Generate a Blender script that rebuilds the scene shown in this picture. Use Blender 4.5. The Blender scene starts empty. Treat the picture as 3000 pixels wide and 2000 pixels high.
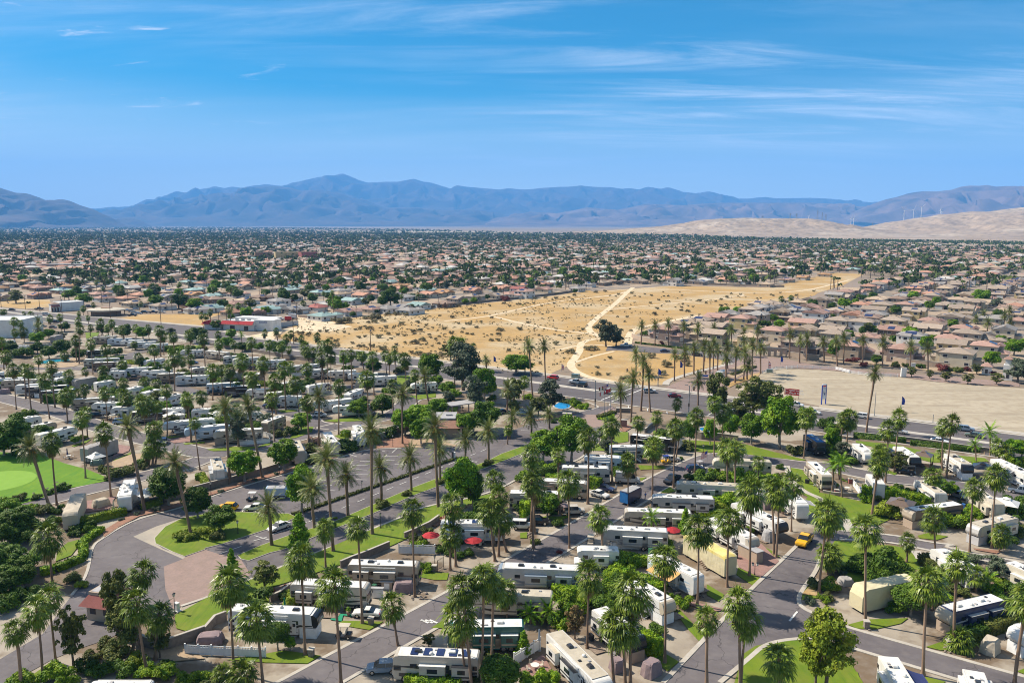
import bpy, bmesh, math, random
import numpy as np
from mathutils import Vector, Matrix, noise
R = math.radians
rnd = random.Random(7)
scene = bpy.context.scene
# camera
CAM_H, FPX, HOR = 60.0, 2300.0, 655.0          # drone height, focal length and horizon row measured on the 3000 px photograph
PITCH = math.atan((1000 - HOR) / FPX)
cam_d = bpy.data.cameras.new('camera')
cam = bpy.data.objects.new('camera', cam_d)
scene.collection.objects.link(cam)
cam.location = (0, 0, CAM_H)
cam.rotation_euler = (R(90) - PITCH, 0, 0)
cam_d.sensor_width = 36
cam_d.lens = FPX / 3000 * 36
cam_d.clip_start = 1
cam_d.clip_end = 120000
scene.camera = cam
# sun, sky, exposure
SUN_AZ, SUN_EL = R(158), R(46)                 # direction towards the sun (from +X towards +Y)
sv = Vector((math.cos(SUN_AZ) * math.cos(SUN_EL), math.sin(SUN_AZ) * math.cos(SUN_EL), math.sin(SUN_EL)))
sun_d = bpy.data.lights.new('sun', 'SUN')
sun_d.energy = 5.0
sun_d.angle = R(0.5)
sun_d.color = (1, 0.91, 0.77)
sun = bpy.data.objects.new('sun', sun_d)
sun.rotation_euler = sv.to_track_quat('Z', 'Y').to_euler()
scene.collection.objects.link(sun)
world = bpy.data.worlds.new('World')
scene.world = world
world.use_nodes = True
wt = world.node_tree
wt.nodes.clear()
def wn(t, **k):
 n = wt.nodes.new(t)
 for a, b in k.items():
  setattr(n, a, b)
 return n
sky = wn('ShaderNodeTexSky', sky_type='NISHITA', sun_disc=False, sun_elevation=SUN_EL, air_density=1.0, dust_density=1.1, ozone_density=3.0, altitude=100)
sky.sun_rotation = math.pi / 2 - SUN_AZ
hsv = wn('ShaderNodeHueSaturation')
hsv.inputs['Hue'].default_value = 0.487
satr = wn('ShaderNodeFloatCurve'); cv = satr.mapping.curves[0]; cv.points[0].location = (0, 0.36); cv.points[1].location = (1, 0.36); cv.points.new(0.26, 0.84); cv.points.new(0.5, 0.42); satr.mapping.update()  # unseen upper sky is desaturated to keep blue out of the ambient light
satm = wn('ShaderNodeMath', operation='MULTIPLY'); satm.inputs[1].default_value = 2.5; wt.links.new(satr.outputs[0], satm.inputs[0])
hsv.inputs['Value'].default_value = 0.80
wt.links.new(sky.outputs[0], hsv.inputs['Color'])
tc = wn('ShaderNodeTexCoord')
sep = wn('ShaderNodeSeparateXYZ')
wt.links.new(tc.outputs['Generated'], sep.inputs[0])
wt.links.new(sep.outputs[2], satr.inputs['Value']); wt.links.new(satm.outputs[0], hsv.inputs['Saturation'])
def wmath(op, a, b=None, clamp=False):
 m = wn('ShaderNodeMath', operation=op, use_clamp=clamp)
 for i, v in enumerate((a, b)):
  if v is None: continue
  if isinstance(v, (int, float)): m.inputs[i].default_value = v
  else: wt.links.new(v, m.inputs[i])
 return m.outputs[0]
zc = wmath('ADD', wmath('MAXIMUM', sep.outputs[2], 0.0), 0.10)
px_ = wmath('DIVIDE', sep.outputs[0], zc)
py_ = wmath('DIVIDE', sep.outputs[1], zc)
comb = wn('ShaderNodeCombineXYZ')
wt.links.new(px_, comb.inputs[0]); wt.links.new(py_, comb.inputs[1])
def wnoise(rot, scl, sx, sy, det, loc, rough=0.6, dist=0.4):
 mp = wn('ShaderNodeMapping')
 mp.inputs['Rotation'].default_value = (0, 0, rot)
 mp.inputs['Scale'].default_value = (sx, sy, 1)
 mp.inputs['Location'].default_value = loc
 wt.links.new(comb.outputs[0], mp.inputs[0])
 n = wn('ShaderNodeTexNoise')
 n.inputs['Scale'].default_value = scl
 n.inputs['Detail'].default_value = det
 n.inputs['Roughness'].default_value = rough
 n.inputs['Distortion'].default_value = dist
 wt.links.new(mp.outputs[0], n.inputs['Vector'])
 return n.outputs[0]
def wramp(v, a, b):
 mr = wn('ShaderNodeMapRange', interpolation_type='SMOOTHSTEP')
 mr.inputs[1].default_value = a; mr.inputs[2].default_value = b
 wt.links.new(v, mr.inputs[0])
 return mr.outputs[0]
streak = wramp(wnoise(R(38), 2.0, 0.28, 1.4, 9, (3.1, 0.4, 0), 0.66, 0.7), 0.42, 0.76)     # long thin cirrus
cover = wramp(wnoise(R(10), 0.5, 0.7, 1.0, 3, (1.3, 7.2, 0)), 0.34, 0.60)
veil = wramp(wnoise(R(40), 0.9, 0.4, 1.3, 7, (8.0, 2.0, 0), 0.55), 0.42, 0.85)
right = wramp(sep.outputs[0], -0.35, 0.45)
f1 = wmath('MULTIPLY', wmath('MULTIPLY', streak, cover), wmath('ADD', wmath('MULTIPLY', right, 0.55), 0.45))
f2 = wmath('MULTIPLY', veil, 0.34)
puff = wmath('MULTIPLY', wramp(wnoise(R(35), 2.2, 1.0, 2.6, 7, (5.5, 1.7, 0), 0.6, 0.8), 0.60, 0.74), wramp(sep.outputs[0], -0.10, -0.45))
fac = wmath('ADD', wmath('ADD', f1, f2), wmath('MULTIPLY', puff, 0.75), True)
fac = wmath('MULTIPLY', fac, wramp(sep.outputs[2], 0.015, 0.12))
mix = wn('ShaderNodeMix', data_type='RGBA')
mix.inputs[7].default_value = (7.0, 7.6, 8.4, 1)
wt.links.new(fac, mix.inputs[0]); wt.links.new(hsv.outputs[0], mix.inputs[6])
glow = wn('ShaderNodeMapRange', interpolation_type='SMOOTHSTEP'); glow.inputs[1].default_value = -0.02; glow.inputs[2].default_value = 0.17; glow.inputs[3].default_value = 0.85; glow.inputs[4].default_value = 0.0
wt.links.new(sep.outputs[2], glow.inputs[0])
mixg = wn('ShaderNodeMix', data_type='RGBA'); mixg.inputs[7].default_value = (8.0, 9.6, 10.6, 1)
wt.links.new(glow.outputs[0], mixg.inputs[0]); wt.links.new(mix.outputs[2], mixg.inputs[6])
bg = wn('ShaderNodeBackground')
bg.inputs[1].default_value = 0.086
out = wn('ShaderNodeOutputWorld')
wt.links.new(mixg.outputs[2], bg.inputs[0]); wt.links.new(bg.outputs[0], out.inputs[0])
vs = scene.view_settings
vs.view_transform = 'Standard'; vs.look = 'None'; vs.exposure = 0.7; vs.gamma = 1.0; vs.use_curve_mapping = False
scene.cycles.volume_bounces = 1
scene.cycles.pixel_filter_type = 'BLACKMAN_HARRIS'; scene.cycles.filter_width = 1.05
scene.cycles.max_bounces = 6
scene.cycles.diffuse_bounces = 2
scene.cycles.glossy_bounces = 2
scene.cycles.transparent_max_bounces = 4
# pixels of the photograph to points of the place
CT, ST = math.cos(PITCH), math.sin(PITCH)
def ray(x, y):
 u = (x - 1500) / FPX; v = (y - 1000) / FPX
 return u, CT - v * ST, -ST - v * CT
ROW = {'A': 1600, 'B': 1200, 'C': 850}
def src(t, x, y):
 if t[0] == 'D': return int(t[1]) * 1000 + x / 2.352, 480 + y / 2.352
 if t[0] == 'F': return x * 1.27551, y * 1.27551
 return int(t[1]) * 600 + x / 3.92, ROW[t[0]] + y / 3.92
def at(t, x, y, h=0.0):
 u, dy, dz = ray(*src(t, x, y))
 k = (h - CAM_H) / dz
 return Vector((u * k, dy * k, h))
def height_over(base, t, x, y):
 u, dy, dz = ray(*src(t, x, y))
 k = base.y / dy
 return CAM_H + dz * k, u * k
def screen(p):
 d = Vector(p) - Vector((0, 0, CAM_H))
 w = d.y * CT - d.z * ST
 return 1500 + FPX * d.x / w, 1000 - FPX * (d.z * CT + d.y * ST) / w
def poly(s):
 """'A0 x y x y B1 x y ...' -> ground points"""
 o, t, q = [], None, []
 for w in s.split():
  if w[0] in 'ABCDF': t = w
  else:
   q.append(float(w))
   if len(q) == 2: o.append(at(t, q[0], q[1])); q = []
 return o
def rows(s, n):
 """records separated by ';', first word the tile"""
 o, t = [], None
 for rec in s.replace('\n', ' ').split(';'):
  w = rec.split()
  if not w: continue
  if w[0][0] in 'ABCDF' and len(w[0]) <= 2: t = w[0]; w = w[1:]
  o.append((t, w))
 return o
AX = R(52.6)                                   # direction of the park's streets
U = Vector((math.cos(AX), math.sin(AX), 0)); V = Vector((-math.sin(AX), math.cos(AX), 0))
# materials
MATS = {}
def rgb(c): return (c[0], c[1], c[2], 1)
def mat(name, col, col2=None, scale=1.0, rough=0.8, metal=0.0, bump=0.0, spec=0.3, world_space=False, detail=4, lo=0.35, hi=0.65, stretch=None, third=None, rand=0.0, trans=0.0, fine=None, coat=0, crack=0):
 m = bpy.data.materials.new(name)
 m.use_nodes = True
 nt = m.node_tree; N = nt.nodes; L = nt.links
 b = N['Principled BSDF']
 b.inputs['Roughness'].default_value = rough
 b.inputs['Metallic'].default_value = metal
 b.inputs['Specular IOR Level'].default_value = spec
 b.inputs['Coat Weight'].default_value = coat
 b.inputs['Base Color'].default_value = rgb(col)
 last = None
 if col2 is not None:
  if world_space:
   g = N.new('ShaderNodeNewGeometry'); co = g.outputs['Position']
  else:
   g = N.new('ShaderNodeTexCoord'); co = g.outputs['Object']
  def tex(sc, det, st=None):
   v = co
   if st:
    mp = N.new('ShaderNodeMapping'); L.new(co, mp.inputs[0])
    mp.inputs['Rotation'].default_value = (0, 0, st[2]); mp.inputs['Scale'].default_value = (st[0], st[1], 1)
    v = mp.outputs[0]
   n = N.new('ShaderNodeTexNoise'); n.inputs['Scale'].default_value = sc
   n.inputs['Detail'].default_value = det; n.inputs['Roughness'].default_value = 0.6
   L.new(v, n.inputs['Vector'])
   return n.outputs[0]
  def mixc(f, a, bcol, l, h, mx=1.0):
   mr = N.new('ShaderNodeMapRange'); mr.inputs[1].default_value = l; mr.inputs[2].default_value = h; mr.inputs[4].default_value = mx
   L.new(f, mr.inputs[0])
   mm = N.new('ShaderNodeMix'); mm.data_type = 'RGBA'
   L.new(mr.outputs[0], mm.inputs[0])
   if isinstance(a, tuple): mm.inputs[6].default_value = a
   else: L.new(a, mm.inputs[6])
   mm.inputs[7].default_value = rgb(bcol)
   return mm.outputs[2]
  nz = tex(scale, detail, stretch)
  last = mixc(nz, rgb(col), col2, lo, hi)
  if third: last = mixc(tex(third[1], 5, third[4] if len(third) > 4 else None), last, third[0], third[2], third[3])
  if fine: last = mixc(tex(fine[1], 3), last, fine[0], 0.45, 0.75, fine[2])
  if crack:
   vo = N.new('ShaderNodeTexVoronoi'); vo.feature = 'DISTANCE_TO_EDGE'; vo.inputs['Scale'].default_value = crack; L.new(co, vo.inputs['Vector'])
   wv = N.new('ShaderNodeTexNoise'); wv.inputs['Scale'].default_value = .5; wv.inputs['Detail'].default_value = 4; ad = N.new('ShaderNodeVectorMath'); L.new(co, wv.inputs['Vector']); sc_ = N.new('ShaderNodeVectorMath'); sc_.operation = 'SCALE'; sc_.inputs['Scale'].default_value = 3.0; L.new(wv.outputs[1], sc_.inputs[0]); L.new(co, ad.inputs[0]); L.new(sc_.outputs[0], ad.inputs[1]); L.new(ad.outputs[0], vo.inputs['Vector'])
   last = mixc(vo.outputs['Distance'], last, tuple(x * .45 for x in col), 0.010, 0.0, 0.8)
  if rand:
   oi = N.new('ShaderNodeObjectInfo'); mr = N.new('ShaderNodeMapRange')
   mr.inputs[3].default_value = 1 - rand; mr.inputs[4].default_value = 1 + rand
   L.new(oi.outputs['Random'], mr.inputs[0])
   h = N.new('ShaderNodeHueSaturation'); L.new(mr.outputs[0], h.inputs['Value']); L.new(last, h.inputs['Color'])
   last = h.outputs[0]
  L.new(last, b.inputs['Base Color'])
  if bump:
   bn = N.new('ShaderNodeBump'); bn.inputs['Strength'].default_value = bump; bn.inputs['Distance'].default_value = 0.1
   L.new(nz, bn.inputs['Height']); L.new(bn.outputs[0], b.inputs['Normal'])
 if trans:
  tr = N.new('ShaderNodeBsdfTranslucent')
  if last is not None: L.new(last, tr.inputs[0])
  else: tr.inputs[0].default_value = rgb(col)
  ms = N.new('ShaderNodeMixShader'); ms.inputs[0].default_value = trans
  L.new(b.outputs[0], ms.inputs[1]); L.new(tr.outputs[0], ms.inputs[2])
  L.new(ms.outputs[0], N['Material Output'].inputs[0])
 MATS[name] = m
 return m
mat('soil', (0.26, 0.19, 0.13), (0.19, 0.15, 0.11), 0.02, 0.95, world_space=True, detail=8, third=((0.27, 0.21, 0.17), 0.0015, 0.45, 0.6), fine=((0.20, 0.16, 0.12), 0.35, 0.7))
mat('suburb_soil', (0.36, 0.27, 0.19), (0.20, 0.17, 0.14), 0.03, 0.95, world_space=True, lo=0.42, hi=0.58)
mat('desert', (0.46, 0.285, 0.10), (0.36, 0.23, 0.09), 0.06, 0.95, world_space=True, detail=10, bump=0.4, third=((0.47, 0.365, 0.22), 0.02, 0.47, 0.62), fine=((0.30, 0.21, 0.11), 0.7, 0.9))
mat('track', (0.66, 0.54, 0.38), (0.56, 0.42, 0.26), 0.4, 0.95, world_space=True)
mat('pale_sand', (0.42, 0.355, 0.26), (0.34, 0.285, 0.205), 0.05, 0.95, world_space=True, detail=8, bump=0.4, stretch=(0.5, 2.2, R(25)), third=((0.28, 0.23, 0.165), 0.12, 0.54, 0.66, (0.25, 2.5, R(20))), fine=((0.28, 0.22, 0.15), 0.35, 0.8))
mat('concrete', (0.42, 0.36, 0.28), (0.33, 0.29, 0.24), 0.12, 0.9, world_space=True, detail=6, third=((0.45, 0.33, 0.19), 0.09, 0.60, 0.74), fine=((0.26, 0.23, 0.20), 0.5, 0.45))
mat('lot_ground', (0.37, 0.32, 0.255), (0.29, 0.245, 0.19), 0.12, 0.92, world_space=True, detail=6, third=((0.16, 0.115, 0.075), 0.075, 0.46, 0.54), fine=((0.25, 0.21, 0.17), 0.5, 0.5))
mat('kerb_concrete', (0.46, 0.42, 0.36), (0.38, 0.34, 0.29), 0.5, 0.9, world_space=True)
mat('asphalt', (0.115, 0.10, 0.104), (0.145, 0.128, 0.13), 0.09, 0.85, world_space=True, detail=8, bump=0.05, third=((0.085, 0.074, 0.077), 0.05, 0.5, 0.68), fine=((0.19, 0.17, 0.165), 0.6, 0.5), crack=0.09)
mat('highway_asphalt', (0.095, 0.082, 0.084), (0.125, 0.11, 0.11), 0.2, 0.85, world_space=True, stretch=(0.15, 3.0, R(37)), fine=((0.14, 0.13, 0.13), 0.4, 0.3))
mat('grass', (0.10, 0.165, 0.007), (0.15, 0.205, 0.012), 0.25, 0.9, world_space=True, detail=8, bump=0.5, third=((0.085, 0.15, 0.008), 0.5, 0.5, 0.7, (3.0, 0.25, R(-52))), fine=((0.17, 0.165, 0.03), 0.35, 0.55))
mat('golf_grass', (0.095, 0.20, 0.005), (0.135, 0.245, 0.009), 0.15, 0.9, world_space=True, detail=8, third=((0.08, 0.20, 0.01), 0.3, 0.45, 0.65, (2.0, 0.3, R(20))), fine=((0.06, 0.16, 0.01), 2.0, 0.5))
mat('golf_green', (0.19, 0.33, 0.04), (0.17, 0.31, 0.03), 0.4, 0.9, world_space=True)
mat('pavers', (0.30, 0.21, 0.18), (0.25, 0.18, 0.15), 0.5, 0.9, world_space=True, detail=6, fine=((0.20, 0.15, 0.13), 2.5, 0.6))
mat('pink_pavers', (0.32, 0.19, 0.16), (0.25, 0.15, 0.13), 0.7, 0.9, world_space=True, fine=((0.18, 0.11, 0.10), 3.0, 0.6))
mat('red_gravel', (0.30, 0.15, 0.10), (0.22, 0.12, 0.08), 1.2, 0.95, world_space=True, fine=((0.36, 0.25, 0.19), 4.0, 0.5))
mat('tan_gravel', (0.42, 0.31, 0.20), (0.33, 0.24, 0.16), 0.8, 0.95, world_space=True, fine=((0.25, 0.18, 0.12), 3.0, 0.5))
mat('road_paint', (0.72, 0.70, 0.66), (0.58, 0.56, 0.52), 2.0, 0.8, world_space=True)
mat('mat_green', (0.02, 0.26, 0.14), (0.02, 0.20, 0.11), 1, 0.9)
mat('water', (0.02, 0.18, 0.42), (0.02, 0.24, 0.48), 0.3, 0.08, world_space=True, spec=0.5)
mat('pool_water', (0.03, 0.36, 0.46), (0.03, 0.30, 0.42), 0.4, 0.1, world_space=True, spec=0.5)
mat('mountain', (0.11, 0.07, 0.055), (0.03, 0.024, 0.02), 0.0014, 1, world_space=True, detail=10)
mat('brown_mountain', (0.22, 0.14, 0.105), (0.075, 0.05, 0.042), 0.0014, 1, world_space=True, detail=10)
mat('dune', (0.38, 0.285, 0.20), (0.29, 0.215, 0.15), 0.004, 1, world_space=True, detail=10, lo=.4, hi=.6, bump=0.5, third=((0.44, 0.35, 0.26), 0.002, 0.5, 0.6), fine=((0.16, 0.12, 0.085), 0.03, 0.95))
mat('bark', (0.20, 0.15, 0.11), (0.12, 0.09, 0.07), 3.0, 0.95)
mat('pale_bark', (0.34, 0.30, 0.25), (0.22, 0.19, 0.16), 3.0, 0.95)
mat('palm_trunk', (0.30, 0.20, 0.135), (0.17, 0.115, 0.08), 2.5, 0.95, stretch=(1, 1, 0), bump=0.5, rand=0.2)
LEAF = {'palm': ((0.07, 0.12, 0.01), (0.20, 0.25, 0.028)), 'date': ((0.11, 0.14, 0.03), (0.20, 0.21, 0.06)), 'bright': ((0.075, 0.185, 0.005), (0.22, 0.34, 0.008)),
  'dark': ((0.04, 0.09, 0.006), (0.10, 0.165, 0.01)), 'olive': ((0.075, 0.10, 0.02), (0.16, 0.17, 0.035)), 'yellow': ((0.16, 0.23, 0.012), (0.26, 0.30, 0.02)),
  'grey': ((0.085, 0.115, 0.065), (0.13, 0.155, 0.09)), 'hedge': ((0.075, 0.17, 0.004), (0.26, 0.36, 0.008)), 'red': ((0.24, 0.05, 0.02), (0.34, 0.10, 0.03)),
  'maroon': ((0.13, 0.035, 0.03), (0.22, 0.06, 0.05)), 'dry': ((0.20, 0.16, 0.07), (0.27, 0.22, 0.11)), 'skirt': ((0.20, 0.155, 0.06), (0.30, 0.23, 0.09)), 'pink': ((0.42, 0.25, 0.22), (0.25, 0.22, 0.12)), 'scrub': ((0.16, 0.145, 0.07), (0.22, 0.19, 0.10)),
  'brown': ((0.20, 0.125, 0.05), (0.13, 0.11, 0.045))}
for k, (a, b_) in LEAF.items():
 mat('leaf_' + k, a, b_, 0.9 if k not in ('palm', 'date') else 1.4, 0.38 if k in ('palm', 'date') else 0.6, rand=0.25, trans=0.12, spec=0.25, lo=0.4, hi=0.62)
mat('far_trees', (0.04, 0.068, 0.013), (0.095, 0.125, 0.028), 0.02, 0.9, world_space=True, lo=.4, hi=.6)
PAINTS = {'white': (0.72, 0.70, 0.66), 'cream': (0.62, 0.56, 0.45), 'tan': (0.40, 0.33, 0.25), 'beige': (0.50, 0.44, 0.36), 'grey': (0.30, 0.30, 0.31), 'silver': (0.50, 0.48, 0.45), 'black': (0.018, 0.018, 0.022),
          'charcoal': (0.035, 0.035, 0.04), 'teal': (0.02, 0.12, 0.11), 'blue': (0.03, 0.12, 0.38), 'navy': (0.03, 0.04, 0.10), 'lightblue': (0.42, 0.52, 0.62), 'brown': (0.16, 0.11, 0.08), 'maroon': (0.22, 0.02, 0.03), 'red': (0.60, 0.03, 0.03), 'yellow': (0.78, 0.42, 0.01),
          'orange': (0.60, 0.30, 0.12), 'green': (0.05, 0.16, 0.09), 'bluegrey': (0.24, 0.29, 0.35), 'mutedgreen': (0.16, 0.22, 0.19), 'olive': (0.14, 0.16, 0.10)}
for k, c in PAINTS.items():
 mat('paint_' + k, c, tuple(x * 0.86 for x in c), 0.7, 0.32, spec=0.5, detail=6, coat=0.2)
mat('roof_white', (0.74, 0.73, 0.70), (0.60, 0.58, 0.54), 0.8, 0.6, detail=6, fine=((0.42, 0.39, 0.34), 2.5, 0.4))
mat('roof_tan', (0.52, 0.46, 0.36), (0.42, 0.37, 0.29), 0.8, 0.7, detail=6, fine=((0.34, 0.29, 0.23), 2.5, 0.4))
mat('roof_grey', (0.40, 0.39, 0.39), (0.30, 0.29, 0.29), 0.8, 0.7, detail=6)
mat('cloth_cream', (0.60, 0.53, 0.33), (0.52, 0.46, 0.31), 0.5, 0.9, bump=0.6)
mat('cloth_yellow', (0.68, 0.55, 0.16), (0.62, 0.52, 0.25), 0.5, 0.9, bump=0.6)
mat('cloth_tan', (0.50, 0.43, 0.33), (0.42, 0.36, 0.28), 0.6, 0.9, bump=0.6)
mat('cloth_grey', (0.36, 0.33, 0.31), (0.30, 0.28, 0.26), 0.6, 0.9, bump=0.6)
mat('cloth_mauve', (0.27, 0.20, 0.20), (0.21, 0.16, 0.17), 0.9, 0.9, bump=0.6)
mat('cloth_blue', (0.03, 0.18, 0.44), (0.02, 0.13, 0.36), 0.9, 0.7, bump=0.4)
mat('cloth_red', (0.42, 0.03, 0.035), (0.34, 0.022, 0.03), 1.5, 0.85)
mat('cloth_navy', (0.03, 0.04, 0.12), (0.04, 0.05, 0.15), 1.5, 0.85)
mat('cloth_orange', (0.62, 0.36, 0.13), (0.55, 0.31, 0.11), 0.8, 0.85)
mat('glass', (0.02, 0.025, 0.03), rough=0.08, spec=0.6)
mat('rubber', (0.02, 0.02, 0.02), rough=0.8)
mat('chrome', (0.55, 0.55, 0.56), rough=0.25, metal=0.9)
mat('dark_metal', (0.03, 0.03, 0.033), rough=0.5)
mat('grey_metal', (0.28, 0.29, 0.30), rough=0.5, metal=0.3)
mat('white_vinyl', (0.80, 0.80, 0.79), (0.68, 0.68, 0.67), 1.0, 0.5)
mat('wood', (0.17, 0.11, 0.07), (0.10, 0.07, 0.05), 2.0, 0.9)
mat('stone_wall', (0.27, 0.22, 0.18), (0.20, 0.165, 0.14), 0.8, 0.95, fine=((0.14, 0.12, 0.10), 3.0, 0.6))
mat('stucco_white', (0.72, 0.71, 0.68), (0.62, 0.60, 0.57), 0.4, 0.9)
mat('stucco_grey', (0.50, 0.49, 0.49), (0.44, 0.43, 0.43), 0.4, 0.9)
mat('stucco_tan', (0.42, 0.32, 0.24), (0.36, 0.28, 0.21), 0.4, 0.9)
mat('solar', (0.015, 0.025, 0.085), (0.02, 0.03, 0.10), 0.8, 0.2, spec=0.6)
mat('lamp_glass', (0.6, 0.58, 0.5), rough=0.3)
mat('signal_red', (0.5, 0.02, 0.02), rough=0.4)
mat('flag_red', (0.5, 0.03, 0.05), rough=0.8)
mat('flag_blue', (0.03, 0.06, 0.30), rough=0.8)
mat('skin', (0.42, 0.25, 0.18), rough=0.6)
mat('sign_red', (0.42, 0.03, 0.02), rough=0.6)
mat('sign_white', (0.78, 0.77, 0.75), rough=0.6)
mat('sign_blue', (0.02, 0.10, 0.42), rough=0.6)
mat('sign_green', (0.04, 0.22, 0.10), rough=0.6)
HR = {'salmon': (0.48, 0.26, 0.18), 'pink': (0.40, 0.25, 0.20), 'browntile': (0.30, 0.21, 0.16), 'tan': (0.45, 0.34, 0.24), 'greytan': (0.38, 0.30, 0.235), 'grey': (0.32, 0.295, 0.275), 'teal': (0.30, 0.42, 0.40), 'white': (0.55, 0.52, 0.48), 'orange': (0.44, 0.25, 0.13), 'red': (0.36, 0.13, 0.11)}
for k, c in HR.items():
 mat('tile_' + k, c, tuple(x * 0.78 for x in c), 0.9, 0.9, detail=5, rand=0.14, fine=(tuple(x * 0.6 for x in c), 5.0, 0.5))
HW = {'cream': (0.55, 0.47, 0.35), 'tan': (0.42, 0.33, 0.25), 'mauve': (0.28, 0.21, 0.18), 'white': (0.66, 0.63, 0.59), 'yellow': (0.54, 0.43, 0.23), 'brown': (0.26, 0.18, 0.13), 'olive': (0.36, 0.32, 0.22)}
for k, c in HW.items():
 mat('wall_' + k, c, tuple(x * 0.88 for x in c), 0.4, 0.92, rand=0.06)
mat('house_window', (0.03, 0.035, 0.045), rough=0.15, spec=0.6)
mat('house_trim', (0.62, 0.60, 0.55), rough=0.8)
# helpers
col = scene.collection
def setp(o, label=None, cat=None, group=None, kind=None):
 if label: o['label'] = label
 if cat: o['category'] = cat
 if group: o['group'] = group
 if kind: o['kind'] = kind
 return o
def empty(name, loc=(0, 0, 0), rz=0.0):
 o = bpy.data.objects.new(name, None)
 o.empty_display_size = 0.5
 o.location = loc; o.rotation_euler = (0, 0, rz)
 col.objects.link(o)
 return o
class MB:
 """collects shapes and links them as one mesh object"""
 def __init__(s): s.v, s.f, s.m = [], [], []
 def add(s, vs, fs, mi=0):
  o = len(s.v)
  s.v += [tuple(p) for p in vs]
  s.f += [tuple(i + o for i in f) for f in fs]
  s.m += [mi] * len(fs)
  return s
 def box(s, cx, cy, cz, sx, sy, sz, rz=0.0, mi=0, taper=1.0):
  c, n = math.cos(rz), math.sin(rz)
  vs = []
  for k, z in ((1, -sz / 2), (taper, sz / 2)):
   for x, y in ((-sx / 2, -sy / 2), (sx / 2, -sy / 2), (sx / 2, sy / 2), (-sx / 2, sy / 2)):
    vs.append((cx + (x * c - y * n) * k, cy + (x * n + y * c) * k, cz + z))
  return s.add(vs, [(3, 2, 1, 0), (4, 5, 6, 7), (0, 1, 5, 4), (1, 2, 6, 5), (2, 3, 7, 6), (3, 0, 4, 7)], mi)
 def prism(s, pts, z0, z1, mi=0):
  n = len(pts)
  vs = [(p[0], p[1], z0) for p in pts] + [(p[0], p[1], z1) for p in pts]
  return s.add(vs, [tuple(range(n, 2 * n)), tuple(range(n - 1, -1, -1))] + [(i, (i + 1) % n, n + (i + 1) % n, n + i) for i in range(n)], mi)
 def side(s, prof, y0, y1, mi=0):
  """profile in x,z pushed along y; counter-clockwise seen from -y"""
  n = len(prof)
  vs = [(p[0], y0, p[1]) for p in prof] + [(p[0], y1, p[1]) for p in prof]
  return s.add(vs, [tuple(range(n)), tuple(range(2 * n - 1, n - 1, -1))] + [((i + 1) % n, i, n + i, n + (i + 1) % n) for i in range(n)], mi)
 def tube(s, pts, rad, n=8, mi=0, cap=True):
  pts = [Vector(p) for p in pts]
  if not hasattr(rad, '__len__'): rad = [rad] * len(pts)
  vs, fs = [], []
  for i, p in enumerate(pts):
   d = (pts[min(i + 1, len(pts) - 1)] - pts[max(i - 1, 0)]).normalized()
   a = d.orthogonal().normalized() if abs(d.z) < 0.9 else Vector((1, 0, 0)).cross(d).normalized()
   b = d.cross(a)
   for k in range(n):
    t = 2 * math.pi * k / n
    vs.append(p + a * (math.cos(t) * rad[i]) + b * (math.sin(t) * rad[i]))
  for i in range(len(pts) - 1):
   for k in range(n):
    fs.append((i * n + k, i * n + (k + 1) % n, (i + 1) * n + (k + 1) % n, (i + 1) * n + k))
  if cap:
   fs.append(tuple(range(n - 1, -1, -1))); fs.append(tuple(range((len(pts) - 1) * n, len(pts) * n)))
  return s.add(vs, fs, mi)
 def build(s, name, mats, parent=None, smooth=False, bevel=0.0, seg=2):
  me = bpy.data.meshes.new(name)
  me.from_pydata(s.v, [], s.f)
  for m in (mats if isinstance(mats, (list, tuple)) else [mats]):
   me.materials.append(MATS[m] if isinstance(m, str) else m)
  me.polygons.foreach_set('material_index', s.m)
  if bevel:
   bm = bmesh.new(); bm.from_mesh(me)
   bmesh.ops.recalc_face_normals(bm, faces=bm.faces)
   bmesh.ops.bevel(bm, geom=[e for e in bm.edges if e.calc_face_angle(0) > 0.5], offset=bevel, segments=seg, affect='EDGES', clamp_overlap=True)
   bm.to_mesh(me); bm.free()
  if smooth: me.polygons.foreach_set('use_smooth', [True] * len(me.polygons))
  me.update()
  o = bpy.data.objects.new(name, me)
  col.objects.link(o)
  if parent: o.parent = parent
  return o
def mesh_np(name, V_, F_, mats, mi=None, parent=None, smooth=False):
 me = bpy.data.meshes.new(name)
 V_ = np.asarray(V_, dtype=np.float32); F_ = np.asarray(F_, dtype=np.int32)
 k = F_.shape[1]
 me.vertices.add(len(V_)); me.vertices.foreach_set('co', V_.ravel())
 me.loops.add(F_.size); me.loops.foreach_set('vertex_index', F_.ravel())
 me.polygons.add(len(F_)); me.polygons.foreach_set('loop_start', np.arange(0, F_.size, k, dtype=np.int32))
 for m in (mats if isinstance(mats, (list, tuple)) else [mats]): me.materials.append(MATS[m])
 if mi is not None: me.polygons.foreach_set('material_index', np.asarray(mi, dtype=np.int32))
 if smooth: me.polygons.foreach_set('use_smooth', np.ones(len(F_), dtype=bool))
 me.update(calc_edges=True); me.validate()
 o = bpy.data.objects.new(name, me)
 col.objects.link(o)
 if parent: o.parent = parent
 return o
def copy_tree(o, parent=None):
 c = o.copy(); col.objects.link(c); c.parent = parent
 for ch in o.children: copy_tree(ch, c)
 return c
def in_poly(p, pg):
 x, y = p[0], p[1]; r = False; j = len(pg) - 1
 for i in range(len(pg)):
  a, b = pg[i], pg[j]
  if (a[1] > y) != (b[1] > y) and x < (b[0] - a[0]) * (y - a[1]) / (b[1] - a[1]) + a[0]: r = not r
  j = i
 return r
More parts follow.
